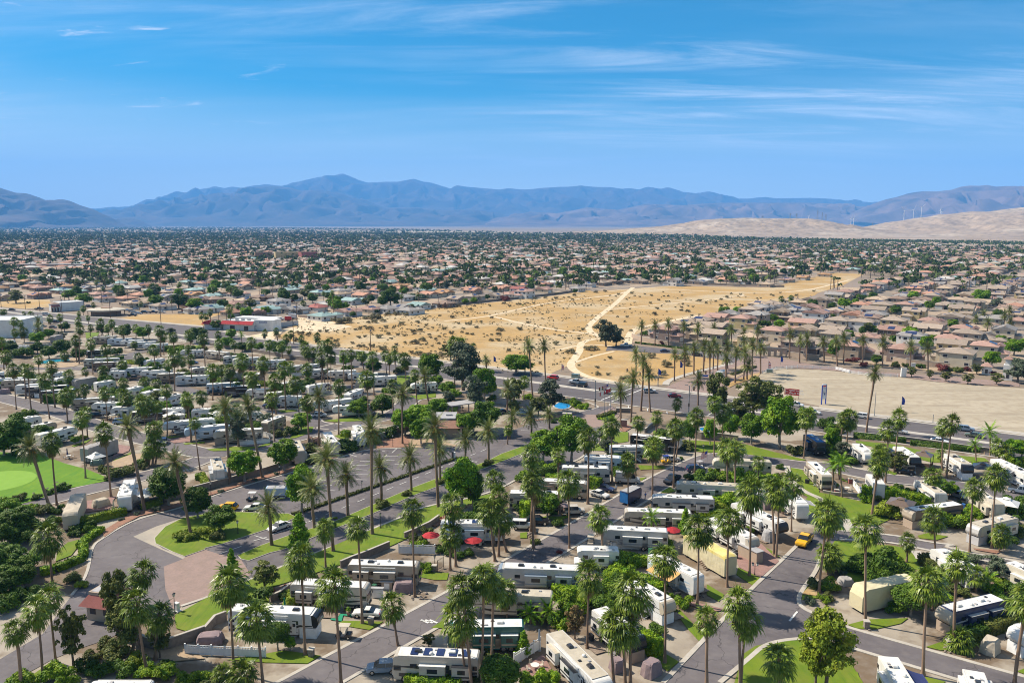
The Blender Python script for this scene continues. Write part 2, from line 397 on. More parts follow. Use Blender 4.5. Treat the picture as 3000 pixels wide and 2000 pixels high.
def smooth_line(P, it=2, closed=False):
 P = [Vector(p) for p in P]
 for _ in range(it):
  Q = []
  n = len(P)
  if not closed: Q.append(P[0])
  for i in range(n if closed else n - 1):
   a, b = P[i], P[(i + 1) % n]
   Q += [a * 0.75 + b * 0.25, a * 0.25 + b * 0.75]
  if not closed: Q.append(P[-1])
  P = Q
 return P
def offset_line(P, d):
 o = []
 for i, p in enumerate(P):
  t = (P[min(i + 1, len(P) - 1)] - P[max(i - 1, 0)]).to_2d().normalized()
  o.append(Vector((p.x - t.y * d, p.y + t.x * d, 0)))
 return o
def ccw(P):
 a = sum(P[i].x * P[(i + 1) % len(P)].y - P[(i + 1) % len(P)].x * P[i].y for i in range(len(P)))
 return P if a > 0 else P[::-1]
zlayer = [0.0]
def sheet(name, P, z, m, thick=0.0):
 zlayer[0] += 0.0009; z += zlayer[0]
 P = ccw(P)
 b = MB()
 if thick: b.prism(P, z, z + thick)
 else: b.add([(p.x, p.y, z) for p in P], [tuple(range(len(P)))])
 o = b.build(name, m)
 return setp(o, kind='structure')
def strip(name, line, w, z, m, h=0.0, mb=None):
 zlayer[0] += 0.0007; z += zlayer[0]
 a = offset_line(line, w / 2); c = offset_line(line, -w / 2)
 b = mb or MB()
 for i in range(len(line) - 1):
  q = [(a[i].x, a[i].y), (c[i].x, c[i].y), (c[i + 1].x, c[i + 1].y), (a[i + 1].x, a[i + 1].y)]
  if h: b.prism([Vector((x, y, 0)) for x, y in q], z, z + h)
  else: b.add([(x, y, z) for x, y in q], [(0, 1, 2, 3)])
 if mb is not None: return
 return setp(b.build(name, m), kind='structure')
# THE SETTING
def sweep(name, line, w, z, h, m, closed=False):
 a = offset_line(line, w / 2); c = offset_line(line, -w / 2)
 if closed:
  line = line + [line[0]]; a.append(a[0]); c.append(c[0])
 vs, fs = [], []
 for i in range(len(line)):
  vs += [(a[i].x, a[i].y, z), (a[i].x, a[i].y, z + h), (c[i].x, c[i].y, z + h), (c[i].x, c[i].y, z)]
 for i in range(len(line) - 1):
  o = i * 4
  for k in range(3): fs.append((o + k, o + k + 1, o + 5 + k, o + 4 + k))
 b = MB(); b.add(vs, fs)
 n = len(vs)
 if not closed: b.f += [(3, 2, 1, 0), (n - 4, n - 3, n - 2, n - 1)]; b.m += [0, 0]
 return b.build(name, m)
xs = [-26000, -18000, -12000, -5000, -2000, -1000, -500] + list(range(-400, 401, 50)) + [500, 1000, 2000, 5000, 12000, 18000, 26000]
ys = [-900, -300, -100] + list(range(0, 601, 50)) + [700, 900, 1200, 1600, 2200, 3000, 4500, 7000, 12000, 20000, 29000]
gb = MB()
gb.v = [(x, y, 0.0) for y in ys for x in xs]
nx = len(xs)
gb.f = [(j * nx + i, j * nx + i + 1, (j + 1) * nx + i + 1, (j + 1) * nx + i) for j in range(len(ys) - 1) for i in range(nx - 1)]
gb.m = [0] * len(gb.f)
setp(gb.build('ground', 'soil'), kind='structure')
DESERT = poly('C1 1100 320 1480 345 C2 0 245 500 190 870 150 1700 60 2060 0 D1 1730 880 2352 835 D2 0 842 600 852 800 805 1050 750 1250 760 1100 840 930 890 880 930 700 955 520 985 400 1010 200 1035 100 1050 C3 840 325 500 400 200 530 180 600 60 625 -60 680 C2 2200 700 1500 1010 880 905 0 790 C1 1500 690 1000 590 830 540 1000 430')
SANDLOT = poly('C3 1390 1140 1600 1010 1720 940 1850 900 C4 0 915 500 960 900 1000 1400 1060 1900 1100 2400 1130 B4 2600 330 2352 295 1400 160 550 72 C4 0 1355 C3 2352 1330')
WEDGE = poly('C3 -120 690 500 705 900 760 1260 800 1230 860 980 910 640 1030 590 1085 300 1095 0 1085 C2 2100 1040 1850 900 1900 760')
PARK = poly('C0 -500 480 0 480 700 470 1200 400 C0 2352 520 C1 0 640 1050 720 1500 830 2200 960 C2 200 960 1000 1140 1750 1250 2080 1300 B2 2080 60 2352 60 B3 0 130 800 130 1500 100 B4 0 200 600 280 1000 350 2352 500 B4 3200 580 A4 4200 1800 A2 1200 2300 A0 -1500 2300 B0 -1800 700')
TRACT = poly('C3 250 570 500 400 840 325 D2 60 1065 200 1045 420 1015 540 990 720 960 890 940 1250 850 1450 800 1700 690 2352 640 D2 2900 640 C4 2900 870 1500 890 800 830 0 740 C3 1700 700 1250 640 950 640')
sheet('suburb_ground', poly('C3 250 585 500 405 840 330 D2 60 1068 540 995 890 945 1250 855 1450 805 1700 660 2352 600 D2 2900 600 C4 2900 1080 2200 1000 1500 900 800 850 0 765 C3 950 670'), 0.03, 'suburb_soil')
sheet('town_ground', poly('C0 -600 60 0 40 380 60 1000 130 1370 140 2200 230 C1 260 260 1100 320 1480 345 C2 0 245 500 190 870 150 1700 60 2060 0 D1 1730 875 2352 830 D2 0 838 600 846 1100 735 1350 700 1450 640 0 560 D1 0 540 D0 0 560 -300 600'), 0.03, 'suburb_soil')
sheet('desert_lot', DESERT, 0.04, 'desert')
sheet('park_ground', PARK, 0.03, 'lot_ground')
sheet('sand_lot', SANDLOT, 0.05, 'pale_sand')
sheet('dry_wedge', WEDGE, 0.05, 'desert')
sheet('dry_verge', poly('C0 1350 330 1600 280 2352 270 C1 0 240 250 260 20 330 0 400 C0 2352 420 1900 420 1450 375'), 0.05, 'desert')
sheet('dry_corner', poly('C0 0 130 230 105 570 110 600 190 300 215 20 190 -300 190 -300 130'), 0.05, 'desert')
sheet('dirt_yard', poly('C1 1070 310 1450 360 1700 420 1400 480 900 470 770 580 560 560 420 540 1060 420'), 0.06, 'track')
for s, w in [('C2 400 355 900 305 1240 220 1650 135 2000 95 2352 60 C3 200 0', 4.0), ('C2 900 300 1000 310 1150 350 1400 405 1700 460 2050 495 2200 520', 4.5), ('C3 215 -30 150 20 60 110 0 165 C2 2200 280 2070 390 2050 440 2090 495 2200 540', 5.5),
             ('C2 2200 555 2060 570 1960 610 1960 690 1900 780 1850 840 1860 900 1950 960 2100 1010 2352 1050', 5.0), ('C3 0 215 500 165 900 130 1200 100 1350 75 1500 65 1430 30 1000 10 300 -30', 3.5),
             ('C3 150 620 170 520 230 440 500 390 800 320 1000 290', 6.0), ('D2 0 870 300 885 560 890 800 880 960 850 1150 800', 4.5), ('D1 1830 880 1960 865 2352 872', 3.5), ('C2 1700 690 1900 640 2100 620 2352 650', 3.0), ('C2 1900 830 2100 760 2352 700', 2.5)]:
 strip('dirt_track', smooth_line(poly(s)), w * .72, 0.07 + 0.002 * len(s) / 40, 'track')
hwU = poly('C0 -900 100 0 200 2352 425 C1 480 545 1500 690 C2 880 905 1600 1000 2352 1090 C3 600 1150 C3 2352 1350 B4 1000 120 2352 300 3600 465')
hwL = poly('C0 -900 190 0 300 C1 1050 680 2200 930 C2 1000 1110 1750 1230 2100 1290 B3 0 50')
hA = at('C1', 480, 545); hB = at('B4', 2352, 300); hd = (hB - hA).normalized(); hn = Vector((hd.y, -hd.x, 0))
if hn.y > 0: hn = -hn
W_HW = 29.0
def hw(s, d): return hA + hd * s + hn * d        # along the highway, distance from its far kerb
farline = [at('C0', -1500, 50), at('C0', 0, 215), at('C0', 2352, 425), hA, hw(60, 0), hw(200, 0), hB, hw((hB - hA).length + 150, 0)]
def hwline(d):
 return [p + hn * d for p in farline]
strip('highway', hwline(W_HW / 2), W_HW, 0.06, 'highway_asphalt')
sweep_obs = []
def kerb(line, w=0.55, z=0.05, h=0.12, m='kerb_concrete', sm=2):
 L_ = smooth_line(line, sm) if sm else line
 return setp(sweep('kerb', L_, w, z, h, m), kind='structure')
kerb(hwline(0.2), 1.2, sm=0); kerb(hwline(W_HW), 0.8, sm=0)
strip('roadside_path', hwline(-2.6), 2.6, 0.09, 'kerb_concrete')
mk = MB()
seg_a = [-160, 168]; seg_b = [222, 420]
D0_ = (at('C3', 850, 1190) - hA).dot(hd)         # middle of the crossing
def dash(d, s0, s1, on, off, w=0.16, z=0.075):
 s = s0
 while s < s1:
  e = min(s + on, s1)
  if not (D0_ - 24 < s < D0_ + 24 or D0_ - 24 < e < D0_ + 24):
   q = [hw(s, d - w / 2), hw(e, d - w / 2), hw(e, d + w / 2), hw(s, d + w / 2)]
   mk.add([(p.x, p.y, z) for p in q], [(0, 1, 2, 3)])
  s = e + off
for d in (4.2, 7.9, 20.4, 24.4): dash(d, -250, 420, 3.5, 8.5, 0.22)
for d in (12.0, 16.4, 27.4): dash(d, -250, 420, 12, 0.01, 0.3)
for k in (-1, 1):                                # stop lines and crossing bars
 for j in (0, 4.0):
  p = hw(D0_ + k * (17 + j), 2); q = hw(D0_ + k * (17 + j), W_HW - 2)
  n = hd * 0.22
  mk.add([(a.x, a.y, 0.076) for a in (p - n, q - n, q + n, p + n)], [(0, 1, 2, 3)])
setp(mk.build('road_marking', 'road_paint'), kind='structure')
md = hwline(14.2)
strip('median_strip', [hw(-250, 14.2), hw(D0_ - 26, 14.2)], 3.2, 0.072, 'kerb_concrete')
strip('median_strip', [hw(D0_ + 26, 14.2), hw(420, 14.2)], 2.6, 0.072, 'kerb_concrete')
sheet('paver_drive', poly('C3 560 1130 760 1040 1000 965 1150 900 1290 830 1500 770 1700 760 2000 800 C4 0 870 600 930 1400 990 2300 1060 2300 1110 1400 1060 900 985 0 910 C3 1850 880 1720 930 1500 1020 1330 1110 1080 1210'), 0.085, 'pavers')
sheet('side_road', poly('C3 -80 650 250 640 700 685 950 690 1250 720 1500 760 1350 850 1220 800 850 740 400 720 0 690 -100 700'), 0.09, 'asphalt')
strip('verge_path', smooth_line(poly('C3 590 1090 600 1050 700 1010 900 950 1150 890 1350 840')), 2.6, 0.12, 'kerb_concrete')
sheet('planted_median', poly('C3 1280 1000 1350 900 1500 850 1630 860 1560 930 1400 1010'), 0.12, 'tan_gravel', 0.08)
sheet('tan_verge', poly('C3 1280 1090 1400 1030 1560 970 1680 950 1660 985 1560 1030 1400 1080 1320 1120'), 0.12, 'desert', 0.04)
sheet('tan_verge', poly('C4 0 815 600 850 1400 940 2200 990 2200 960 1400 900 600 830 0 795'), 0.1, 'tan_gravel', 0.04)
sheet('tan_verge', poly('C3 200 600 450 640 850 675 1240 700 1230 690 900 655 500 620 230 575'), 0.11, 'tan_gravel')
def street(s, w, z=0.07, kb=True, m='asphalt', sm=2, name='park_street'):
 L_ = smooth_line(poly(s), sm) if sm else poly(s)
 strip(name, L_, w, z, m)
 if kb:
  for k in (-1, 1): setp(sweep('kerb', offset_line(L_, k * (w / 2 + 0.25)), 0.55, 0.03, 0.10, 'kerb_concrete'), kind='structure')
def mid(a, b): return (a + b) / 2
S1L = poly('A1 820 1568 A1 2352 745 B2 1500 1530 B3 330 820 B3 900 540'); S1R = poly('A1 1500 1568 A1 2352 1060 B2 2352 1250 B3 870 730')
w1 = abs((S1R[0] - S1L[0]).dot(V)); print('S1 width', w1)
S1 = [S1L[0] - U * 25 - V * w1 / 2, S1L[2] - V * w1 / 2, S1L[3] - V * w1 / 2, at('B3', 1000, 590)]
S1 = S1 + poly('B3 1150 545 1400 545 1800 590 2200 650 B4 100 650 500 740 850 800 1300 830 1650 880 2000 950 2352 1030 3000 1170')
strip('park_street', smooth_line(S1), w1, 0.07, 'asphalt')
for k in (-1, 1): setp(sweep('kerb', offset_line(smooth_line(S1), k * (w1 / 2 + 0.3)), 0.6, 0.03, 0.10, 'kerb_concrete'), kind='structure')
sheet('park_street', poly('A3 560 1568 1240 850 1540 520 2030 60 B3 2220 1440 B4 60 1340 220 1400 850 1450 1300 1540 1600 1568 A4 1400 10 1800 100 2352 200 A4 3400 460 3400 520 A4 2352 250 A4 1750 130 1150 20 B4 800 1510 B4 230 1480 A3 2352 120 A3 2330 250 2280 340 2130 540 2110 640 2170 720 2352 800 A4 100 860 A4 380 950 1200 1180 2352 1500 A4 3000 1700 A4 2700 1900 A4 1600 1540 1200 1420 500 1210 200 1120 A4 0 1060 A3 2200 1060 1900 1090 1700 1150 1560 1280 1210 1568 A3 700 2000 A3 100 2000'), 0.07, 'asphalt')
for s in ('A3 560 1568 1240 850 1540 520 2030 60 B3 2220 1440', 'A3 1210 1568 1560 1280 1700 1150 1900 1085 2200 1058 A4 0 1055 200 1115 500 1210 1200 1420 1600 1540', 'A3 2352 180 A3 2330 250 2280 340 2130 540 2110 640 2170 720 2352 800 A4 100 860 380 950 1200 1180 2352 1500', 'B4 220 1390 850 1440 1300 1530 1600 1560 A4 1400 0 1800 90 2352 190', 'B4 230 1490 800 1520 A4 1150 30 1750 140 2352 260'):
 kerb(poly(s), 0.7)
street('C0 -400 1130 0 1230 400 1330 800 1440 B0 1100 190 1500 300 2100 450 2352 510 B1 200 500', 7.0)
street('B1 200 500 700 420 1150 300 1450 200 1900 130 2200 60 C2 0 1250 150 1230', 6.4)
street('C1 600 1330 950 1400 1200 1480 B1 1250 170 1500 200', 6.0)
street('B0 -300 1250 370 1085 1000 920 1310 850 1780 730 2100 660 2352 560', 6.4)
street('B0 2100 660 2300 600 B1 0 540 200 500', 6.4, kb=False)
street('C0 1400 900 1480 770 1560 710 1800 690', 6, kb=False)
street('C1 1100 1060 1500 1130 1700 1100 2100 1080 C2 0 1150', 6, kb=False)
street('C0 -200 860 500 900 900 890 1400 970 2352 1200', 6, kb=False)
FORE = poly('A0 1050 0 B0 1200 1470 1370 1360 1600 1250 2080 1130 B1 80 1000 480 870 1010 720 1300 625 1680 510 1880 455 2340 440 B2 500 435 770 330 1000 300 1180 240 1290 200 1400 130 1250 60 1500 60 1700 90 C2 1950 1400 2200 1335 2330 1330 B3 60 60 B2 2352 100 2130 420 2060 470 1960 570 1770 640 1600 700 1270 780 1060 900 740 1010 340 1080 140 1130 0 1170 B1 2280 1230 1870 1390 1530 1568 A1 1440 10 830 260 140 540 0 600 A0 2080 690 2000 760 1930 800 1600 900 1200 1080 900 1180 600 1300 100 1580 -700 2200 -1400 2200 0 1300 500 1000 820 570 1010 330')
sheet('boulevard', FORE, 0.06, 'asphalt')
sheet('paver_pad', poly('A0 1880 235 2100 150 2130 125 2352 40 A1 60 60 330 140 420 160 530 330 140 540 0 600 A0 2080 690 1990 730 1900 500'), 0.075, 'pavers')
sheet('pad_edge', poly('B0 1530 1460 1800 1340 2100 1245 2200 1235 1980 1330 1830 1440 1790 1540 A0 1870 30 2130 125 2100 150 1850 40'), 0.08, 'concrete')
sheet('paver_entry', poly('B2 1750 130 1900 60 C2 2150 1430 2330 1340 B3 60 70 B2 2352 130 2180 200 2100 210'), 0.08, 'pavers')
kerb(poly('A0 820 570 1010 330 1050 0 B0 1200 1470 1370 1360 1600 1250 2080 1130 B1 80 1000 480 870 1010 720 1300 625 1680 510 1880 455 2340 440 B2 500 435'), 0.5)
kerb(poly('B2 2130 420 2060 470 1960 570 1770 640 1270 780 1060 900 740 1010 340 1080 140 1130 0 1170 B1 2280 1230 1870 1390 1530 1568 A1 1440 10 830 260 140 540 0 600 A0 2080 690'), 0.6)
kerb(poly('B2 1390 130 1500 100 1700 100 C2 1950 1400 2100 1370 2180 1345 2130 1320 2050 1290'), 0.6)
for nm, s in [('teardrop', 'B0 1790 1540 1780 1480 1900 1350 2100 1250 2352 1205 B1 340 1180 960 1200 1055 1240 720 1375 200 1545 A1 0 25 A0 2352 40 2120 120 1990 70 1870 10'),
              ('median', 'A1 380 110 640 0 B1 940 1460 1490 1290 2352 915 B2 420 755 870 605 1060 510 1370 400 1480 380 1270 515 1060 600 870 670 360 870 0 1005 B1 1930 1195 1240 1470 A1 910 40 740 80 500 170 420 150')]:
 P_ = poly(s)
 sheet('lawn', P_, 0.05, 'grass', 0.13)
 setp(sweep('kerb', P_, 0.32, 0.05, 0.15, 'kerb_concrete', True), kind='structure')
sheet('lawn', poly('A0 2010 800 2352 610 A1 140 550 830 268 1440 18 B1 1870 1400 2352 1215 B2 140 1140 360 1088 740 1018 980 960 970 1010 660 1100 430 1190 250 1340 0 1450 B1 2352 1470 A1 2120 10 1860 120 1280 310 980 410 720 490 740 640 250 780 0 920 A0 2352 930 2130 980 2030 950 2010 880'), 0.05, 'grass', 0.12)
sheet('golf_lawn', poly('B0 -900 420 0 490 130 500 450 510 740 620 1000 690 1200 770 1290 810 780 910 380 1050 0 1150 -900 1400'), 0.06, 'golf_grass', 0.08)
gc = at('B0', -60, 830)
sheet('putting_green', [gc + Vector((math.cos(t * math.pi / 16) * 8.6, math.sin(t * math.pi / 16) * 8.2, 0)) for t in range(32)], 0.15, 'golf_green')
LAWNS = ['A1 250 1310 700 1240 900 1200 1330 1260 1180 1350 700 1340 350 1310', 'A1 1590 860 2050 870 1890 965 1500 900', 'A2 130 360 150 300 450 310 430 390 280 390', 'A2 250 940 380 860 400 870 390 945',
         'A3 1380 1568 1480 1240 1620 1150 1900 1090 2200 1085 2352 1090 A4 200 1150 300 1250 520 1600 500 1800 A3 1200 1800', 'A3 1060 440 1260 560 1200 640 1060 560', 'A3 1420 250 1690 370 1600 460 1400 330', 'A3 740 720 1040 1040 970 1090 840 950 730 800', 'A3 400 1130 740 1330 610 1440 380 1260',
         'A4 330 905 560 845 1020 830 940 890 650 955 440 950', 'A4 1230 1160 1500 1070 1870 1120 1700 1190 1400 1200', 'A4 2270 1440 2352 1410 2500 1470 2352 1470', 'A4 1200 1500 1450 1560 1350 1640 1200 1640', 'A4 -400 1500 0 1400 440 1450 520 1700 -200 1900',
         'A4 180 -60 860 0 1090 50 1160 150 1150 260 1000 290 500 420 330 400 250 250 60 100', 'A3 1690 0 1820 60 1900 130 1780 100', 'A3 2150 560 2280 400 2352 420 2352 600 2160 620',
         'B4 -100 950 60 960 260 1010 500 1060 620 1100 820 1260 640 1340 400 1290 280 1390 200 1390 60 1250 -200 1120', 'B4 720 680 900 730 870 755 730 720', 'B4 240 770 340 840 250 810', 'B4 420 360 850 400 1300 500 1900 560 1950 600 1300 610 420 380', 'B4 1130 1450 1250 1420 1480 1460 1350 1500 1150 1480',
         'B3 2030 670 2150 690 2352 930 2352 1060 2080 940 2020 760', 'B3 800 350 1250 380 1500 400 1800 480 2200 580 2150 590 1700 540 1400 500 1000 490 810 470', 'B3 0 260 160 260 160 370 0 390', 'B3 270 640 560 650 590 680 300 695', 'B3 530 950 640 890 700 940 620 960', 'B3 280 790 370 780 310 820', 'B3 450 240 900 290 700 300 440 280',
         'B2 1270 1420 1350 1410 1350 1480 1270 1480', 'B2 1520 1240 1620 1210 1850 1230 1700 1280', 'B2 2080 470 2150 400 2352 340 B3 0 300 B3 -10 400 B2 2300 480', 'B2 1260 430 1370 395 1380 420 1270 470', 'B1 1360 130 1700 90 2080 60 1850 130 1500 145', 'B1 980 330 1030 260 1110 200 1250 200 1230 260 1040 330', 'B1 20 460 300 430 600 430 780 370 740 410 450 470 100 480', 'B1 840 20 1000 0 1070 20 920 35', 'B1 1170 390 1260 440 1260 490 1180 480', 'B1 1490 300 1600 290 1620 340 1540 330',
         'B0 1300 590 1510 490 1500 515 1330 600', 'B0 820 420 1050 340 1000 380 850 430', 'B0 1840 310 2100 310 1950 330', 'B0 2100 390 2352 370 2352 385 2130 405', 'C2 0 1220 300 1180 300 1230 100 1260', 'C2 450 1360 560 1340 530 1420 450 1430', 'C1 2200 990 2352 980 2352 1080 2200 1090', 'C0 980 490 1140 490 1120 530 990 560', 'C0 2190 640 2330 640 2330 670 2200 670',
         'C1 860 1380 1060 1380 1000 1400 880 1405', 'B1 1610 -20 1700 -60 1640 20', 'A0 250 1568 600 1330 560 1450 300 1700', 'B0 780 1530 900 1500 880 1600 A0 820 110 640 180 660 60']
for s in LAWNS: sheet('lawn', poly(s), 0.045, 'grass', 0.07)
for nm, m, s in [('paver_court', 'pink_pavers', 'A3 1380 80 1690 -20 1890 180 1680 370 1430 250'), ('paver_court', 'pink_pavers', 'A2 1250 1430 1530 1250 1720 1568 1400 1700'), ('paver_court', 'pink_pavers', 'B0 960 1060 1330 1000 1250 1150 960 1190'), ('paver_court', 'pink_pavers', 'B0 1350 400 1500 430 1480 480 1290 560'), ('paver_court', 'pink_pavers', 'B0 1930 350 2180 310 2190 370 2000 390'),
                 ('paver_court', 'pink_pavers', 'A3 880 640 1300 740 1100 760 860 680'), ('gravel_bed', 'red_gravel', 'A4 1770 30 2100 60 2040 90 1800 50'), ('gravel_bed', 'red_gravel', 'B0 1200 1470 1370 1350 1600 1230 2080 1110 B1 80 985 480 855 1010 705 1300 612 1560 540 1560 520 1010 670 480 820 80 950 B0 2000 1090 1500 1200 1180 1400'), ('gravel_bed', 'red_gravel', 'B1 1960 390 2352 290 B2 0 320 0 400 B1 2340 435 1960 450'),
                 ('gravel_bed', 'red_gravel', 'A1 730 530 980 430 970 490 760 590'), ('gravel_bed', 'tan_gravel', 'B0 1290 600 1500 520 1700 500 1690 600 1400 660 1280 680'), ('gravel_bed', 'red_gravel', 'B2 250 1330 480 1150 680 1100 560 1200 290 1350'), ('gravel_bed', 'red_gravel', 'B2 1400 140 1700 100 C2 1850 1440 1950 1400 B2 1500 110'), ('gravel_bed', 'tan_gravel', 'A0 900 1480 1450 1220 2000 1050 2352 1300 2000 1330 1500 1250 1100 1420'),
                 ('gravel_bed', 'red_gravel', 'B3 80 160 220 200 120 260 60 240'), ('gravel_bed', 'tan_gravel', 'C2 980 1110 1120 1140 1060 1230 900 1200'), ('gravel_bed', 'tan_gravel', 'B2 0 340 200 330 560 420 480 440 0 440'), ('gravel_bed', 'tan_gravel', 'B4 400 290 900 350 1900 520 1900 490 900 320 420 270')]:
 sheet(nm, poly(s), 0.05, m, 0.08)
sheet('green_mat', poly('A1 1440 850 1500 780 1720 790 1700 815 1590 800 1570 870'), 0.06, 'mat_green', 0.02)
sheet('dry_grass', poly('A3 2150 560 2240 470 2330 480 2330 580'), 0.13, 'desert', 0.01)
strip('garden_path', smooth_line(poly('B3 1980 650 2000 760 2060 850 2180 950 2352 1020 B4 40 1060')), 1.4, 0.14, 'kerb_concrete')
strip('garden_path', smooth_line(poly('B4 290 1260 320 1330 370 1400')), 2.0, 0.14, 'kerb_concrete')
strip('garden_path', smooth_line(poly('A4 1100 60 1150 120 1170 160')), 1.8, 0.14, 'kerb_concrete')
def water(name, s, m, rim=0.5):
 P_ = smooth_line(poly(s), 2, True)
 sheet(name, P_, 0.16, m)
 setp(sweep('pond_rim', P_, rim, 0.05, 0.25, 'kerb_concrete', True), kind='structure')
water('pond', 'C2 1700 1300 1720 1290 1800 1290 1865 1320 1840 1360 1760 1375 1690 1365 1640 1340', 'water')
water('pond', 'C2 1270 1270 1400 1280 1420 1310 1280 1300', 'water')
water('pond', 'B3 950 215 1060 210 1200 240 1190 265 1000 260', 'water')
water('swimming_pool', 'C0 430 840 490 815 620 800 820 795 800 815 640 830 480 855', 'pool_water')
sheet('gravel_bed', poly('C0 380 880 440 800 850 780 1000 830 840 880 600 900'), 0.05, 'tan_gravel')
pk = MB()
def lineq(a, b, w=0.16, z=0.155):
 n = Vector((-(b - a).y, (b - a).x, 0)).normalized() * w / 2
 pk.add([(p.x, p.y, z) for p in (a - n, b - n, b + n, a + n)], [(0, 1, 2, 3)])
for s in ['B1 1780 595 1900 597', 'B1 1700 640 1870 645', 'B1 1430 700 1530 705', 'B1 1740 690 1860 695', 'B1 1730 745 1880 750', 'B1 1290 810 1390 815', 'B1 1740 805 1860 810', 'B1 1310 868 1460 872', 'B1 1430 755 1470 757', 'B1 1440 930 1500 935', 'B1 1660 515 1750 545', 'B1 2150 500 2210 445', 'B1 2040 583 2180 586', 'B1 2180 632 2340 635', 'B1 2040 538 2220 540', 'B1 1820 517 1850 518', 'B1 2040 480 2070 482', 'B1 1150 1125 1220 1150', 'B1 430 1180 455 1130']:
 a, b = poly(s); lineq(a, b)
c0 = at('B1', 1500, 1165); c1 = at('B2', 860, 465)
dv = (c1 - c0).normalized(); Lc = (c1 - c0).length
s_ = -12.0
while s_ < Lc:
 lineq(c0 + dv * s_, c0 + dv * (s_ + 2.4)); s_ += 4.6
for s in ['B1 560 1510 720 1465', 'B1 780 1435 1170 1295', 'A1 180 88 420 5', 'A2 130 860 270 870', 'A3 2010 865 2100 755', 'B2 700 600 780 600', 'B2 700 590 770 608', 'B2 1280 165 1570 215', 'B2 1280 240 1380 245', 'B1 570 1450 740 1500']:
 a, b = poly(s); lineq(a, b, 0.3 if s[:2] in ('A3',) else 0.16)
for k in range(3):
 a = at('A2', 130 + 50 * k, 850 + 0 * k); lineq(a, a + V * -1.6, 0.35);
for k in range(10):
 a = at('B3', 630 + 22 * k, 20 + 0 * k)
 if k % 2 == 0: lineq(hw(D0_ - 16 + k * 3.4, W_HW + 1.2), hw(D0_ - 14.5 + k * 3.4, W_HW + 4.2), 0.3)
setp(pk.build('parking_marking', 'road_paint'), kind='structure')
# mountains and dunes
def ridge(name, pts, dist, front, back, m, amp, rows_=46, step=7, shape=1.5, fscale=1.0, x0=None, x1=None, seed=0, base=0.0):
 pts = sorted(pts)
 X0 = pts[0][0] if x0 is None else x0; X1 = pts[-1][0] if x1 is None else x1
 n = int((X1 - X0) / step) + 1
 px = np.linspace(X0, X1, n)
 py = np.interp(px, [p[0] for p in pts], [p[1] for p in pts])
 vs = []
 for k in range(rows_ + 9):
  f = k / rows_                                   # 0 foot, 1 crest, >1 behind
  for i in range(n):
   u, dy, dz = ray(px[i], py[i])
   kk = dist / dy
   X = u * kk; Z = max(CAM_H + dz * kk, base + 1)
   if f <= 1:
    y = dist - front * (1 - f)
    q = Vector((X / (260 * fscale) + seed, y / (520 * fscale), 0))
    g = 1 - abs(noise.noise(q)) * 2.6
    g2 = 1 - abs(noise.noise(q * 2.3 + Vector((5, 3, 0)))) * 2.0
    g3 = noise.noise(q * 6.1)
    w = f * (1 - f) * 4
    z = Z * (f ** shape) * (1 + amp * w * (0.75 * (g - 0.5) + 0.45 * (g2 - 0.5) + 0.25 * g3 + 0.15 * noise.noise(q * 14))) + Z * 0.02 * noise.noise(q * 5) * f
    z = min(z, ((Z - CAM_H) * (y / dist) * .975 + CAM_H) * (1 if f < 1 else 1.02)) if f < .999 else Z
    vs.append((X + w * amp * 180 * fscale * noise.noise(q * 1.7 + Vector((0, 9, 0))), y, z + base - 2 * (1 - f)))
   else:
    t = (f - 1) * rows_ / 8
    vs.append((X * (1 + 0.02 * t), dist + back * t, Z * (1 - t ** 1.3) * 0.98 + base - 1))
 nr = rows_ + 9
 F_ = [(j * n + i, j * n + i + 1, (j + 1) * n + i + 1, (j + 1) * n + i) for j in range(nr - 1) for i in range(n - 1)]
 o = mesh_np(name, vs, F_, m, smooth=True)
 return setp(o, kind='structure')
def dt(t, s):
 v = [float(a) for a in s.split()]
 return [src(t, v[i], v[i + 1]) for i in range(0, len(v), 2)]
J = lambda pts, a, f: [(x + dx, y + a * noise.noise(Vector((( x + dx) * f, 3.3, 0)))) for (x, y), (x2, y2) in zip(pts, pts[1:]) for dx in (0,)] + [pts[-1]]
main = dt('D0', '560 330 650 310 760 303 860 295 1000 285 1080 268 1150 240 1240 215 1340 190 1410 172 1480 155 1545 168 1600 157 1680 168 1760 152 1830 140 1910 150 1990 155 2050 125 2120 108 2200 90 2260 92 2350 68') + dt('D1', '10 68 60 85 120 112 180 130 300 124 390 124 450 112 500 103 560 122 620 130 700 155 755 172 775 156 800 148 860 158 1000 170 1090 178 1150 168 1230 176 1300 176 1360 168 1480 160 1570 158 1650 150 1750 160 1850 160 1930 172 1990 168 2050 178 2110 158 2160 166 2200 172 2250 162 2300 175') + dt('D2', '0 193 90 203 180 190 280 215 380 240 450 240 560 228 640 238 700 237 880 235 1000 240 1150 255 1250 262 1400 300')
ridge('mountains', main, 27000, 7500, 700, 'mountain', 0.6, 60, 5, 1.25, 4.5, seed=2)
ridge('mountains', dt('D0', '650 425 860 350 1000 310 1160 275 1290 240 1480 203 1620 200 1700 175 1810 153 1900 152 2000 165 2080 186 2200 178 2352 205') + dt('D1', '60 232 150 248 300 300 500 300 700 318 900 315 1050 330 1200 370 1400 420 1600 440 1700 452'), 21000, 5200, 700, 'mountain', 0.85, 50, 6, 1.15, 3.2, seed=7)
ridge('mountains', dt('D1', '900 425 1100 380 1300 330 1500 340 1700 300 1900 318 2100 275 2352 285') + dt('D2', '0 285 200 270 400 268 650 268 900 268 1100 285 1300 300 1500 340 1800 380'), 19000, 4500, 700, 'brown_mountain', 0.95, 46, 6, 1.1, 3.0, seed=13)
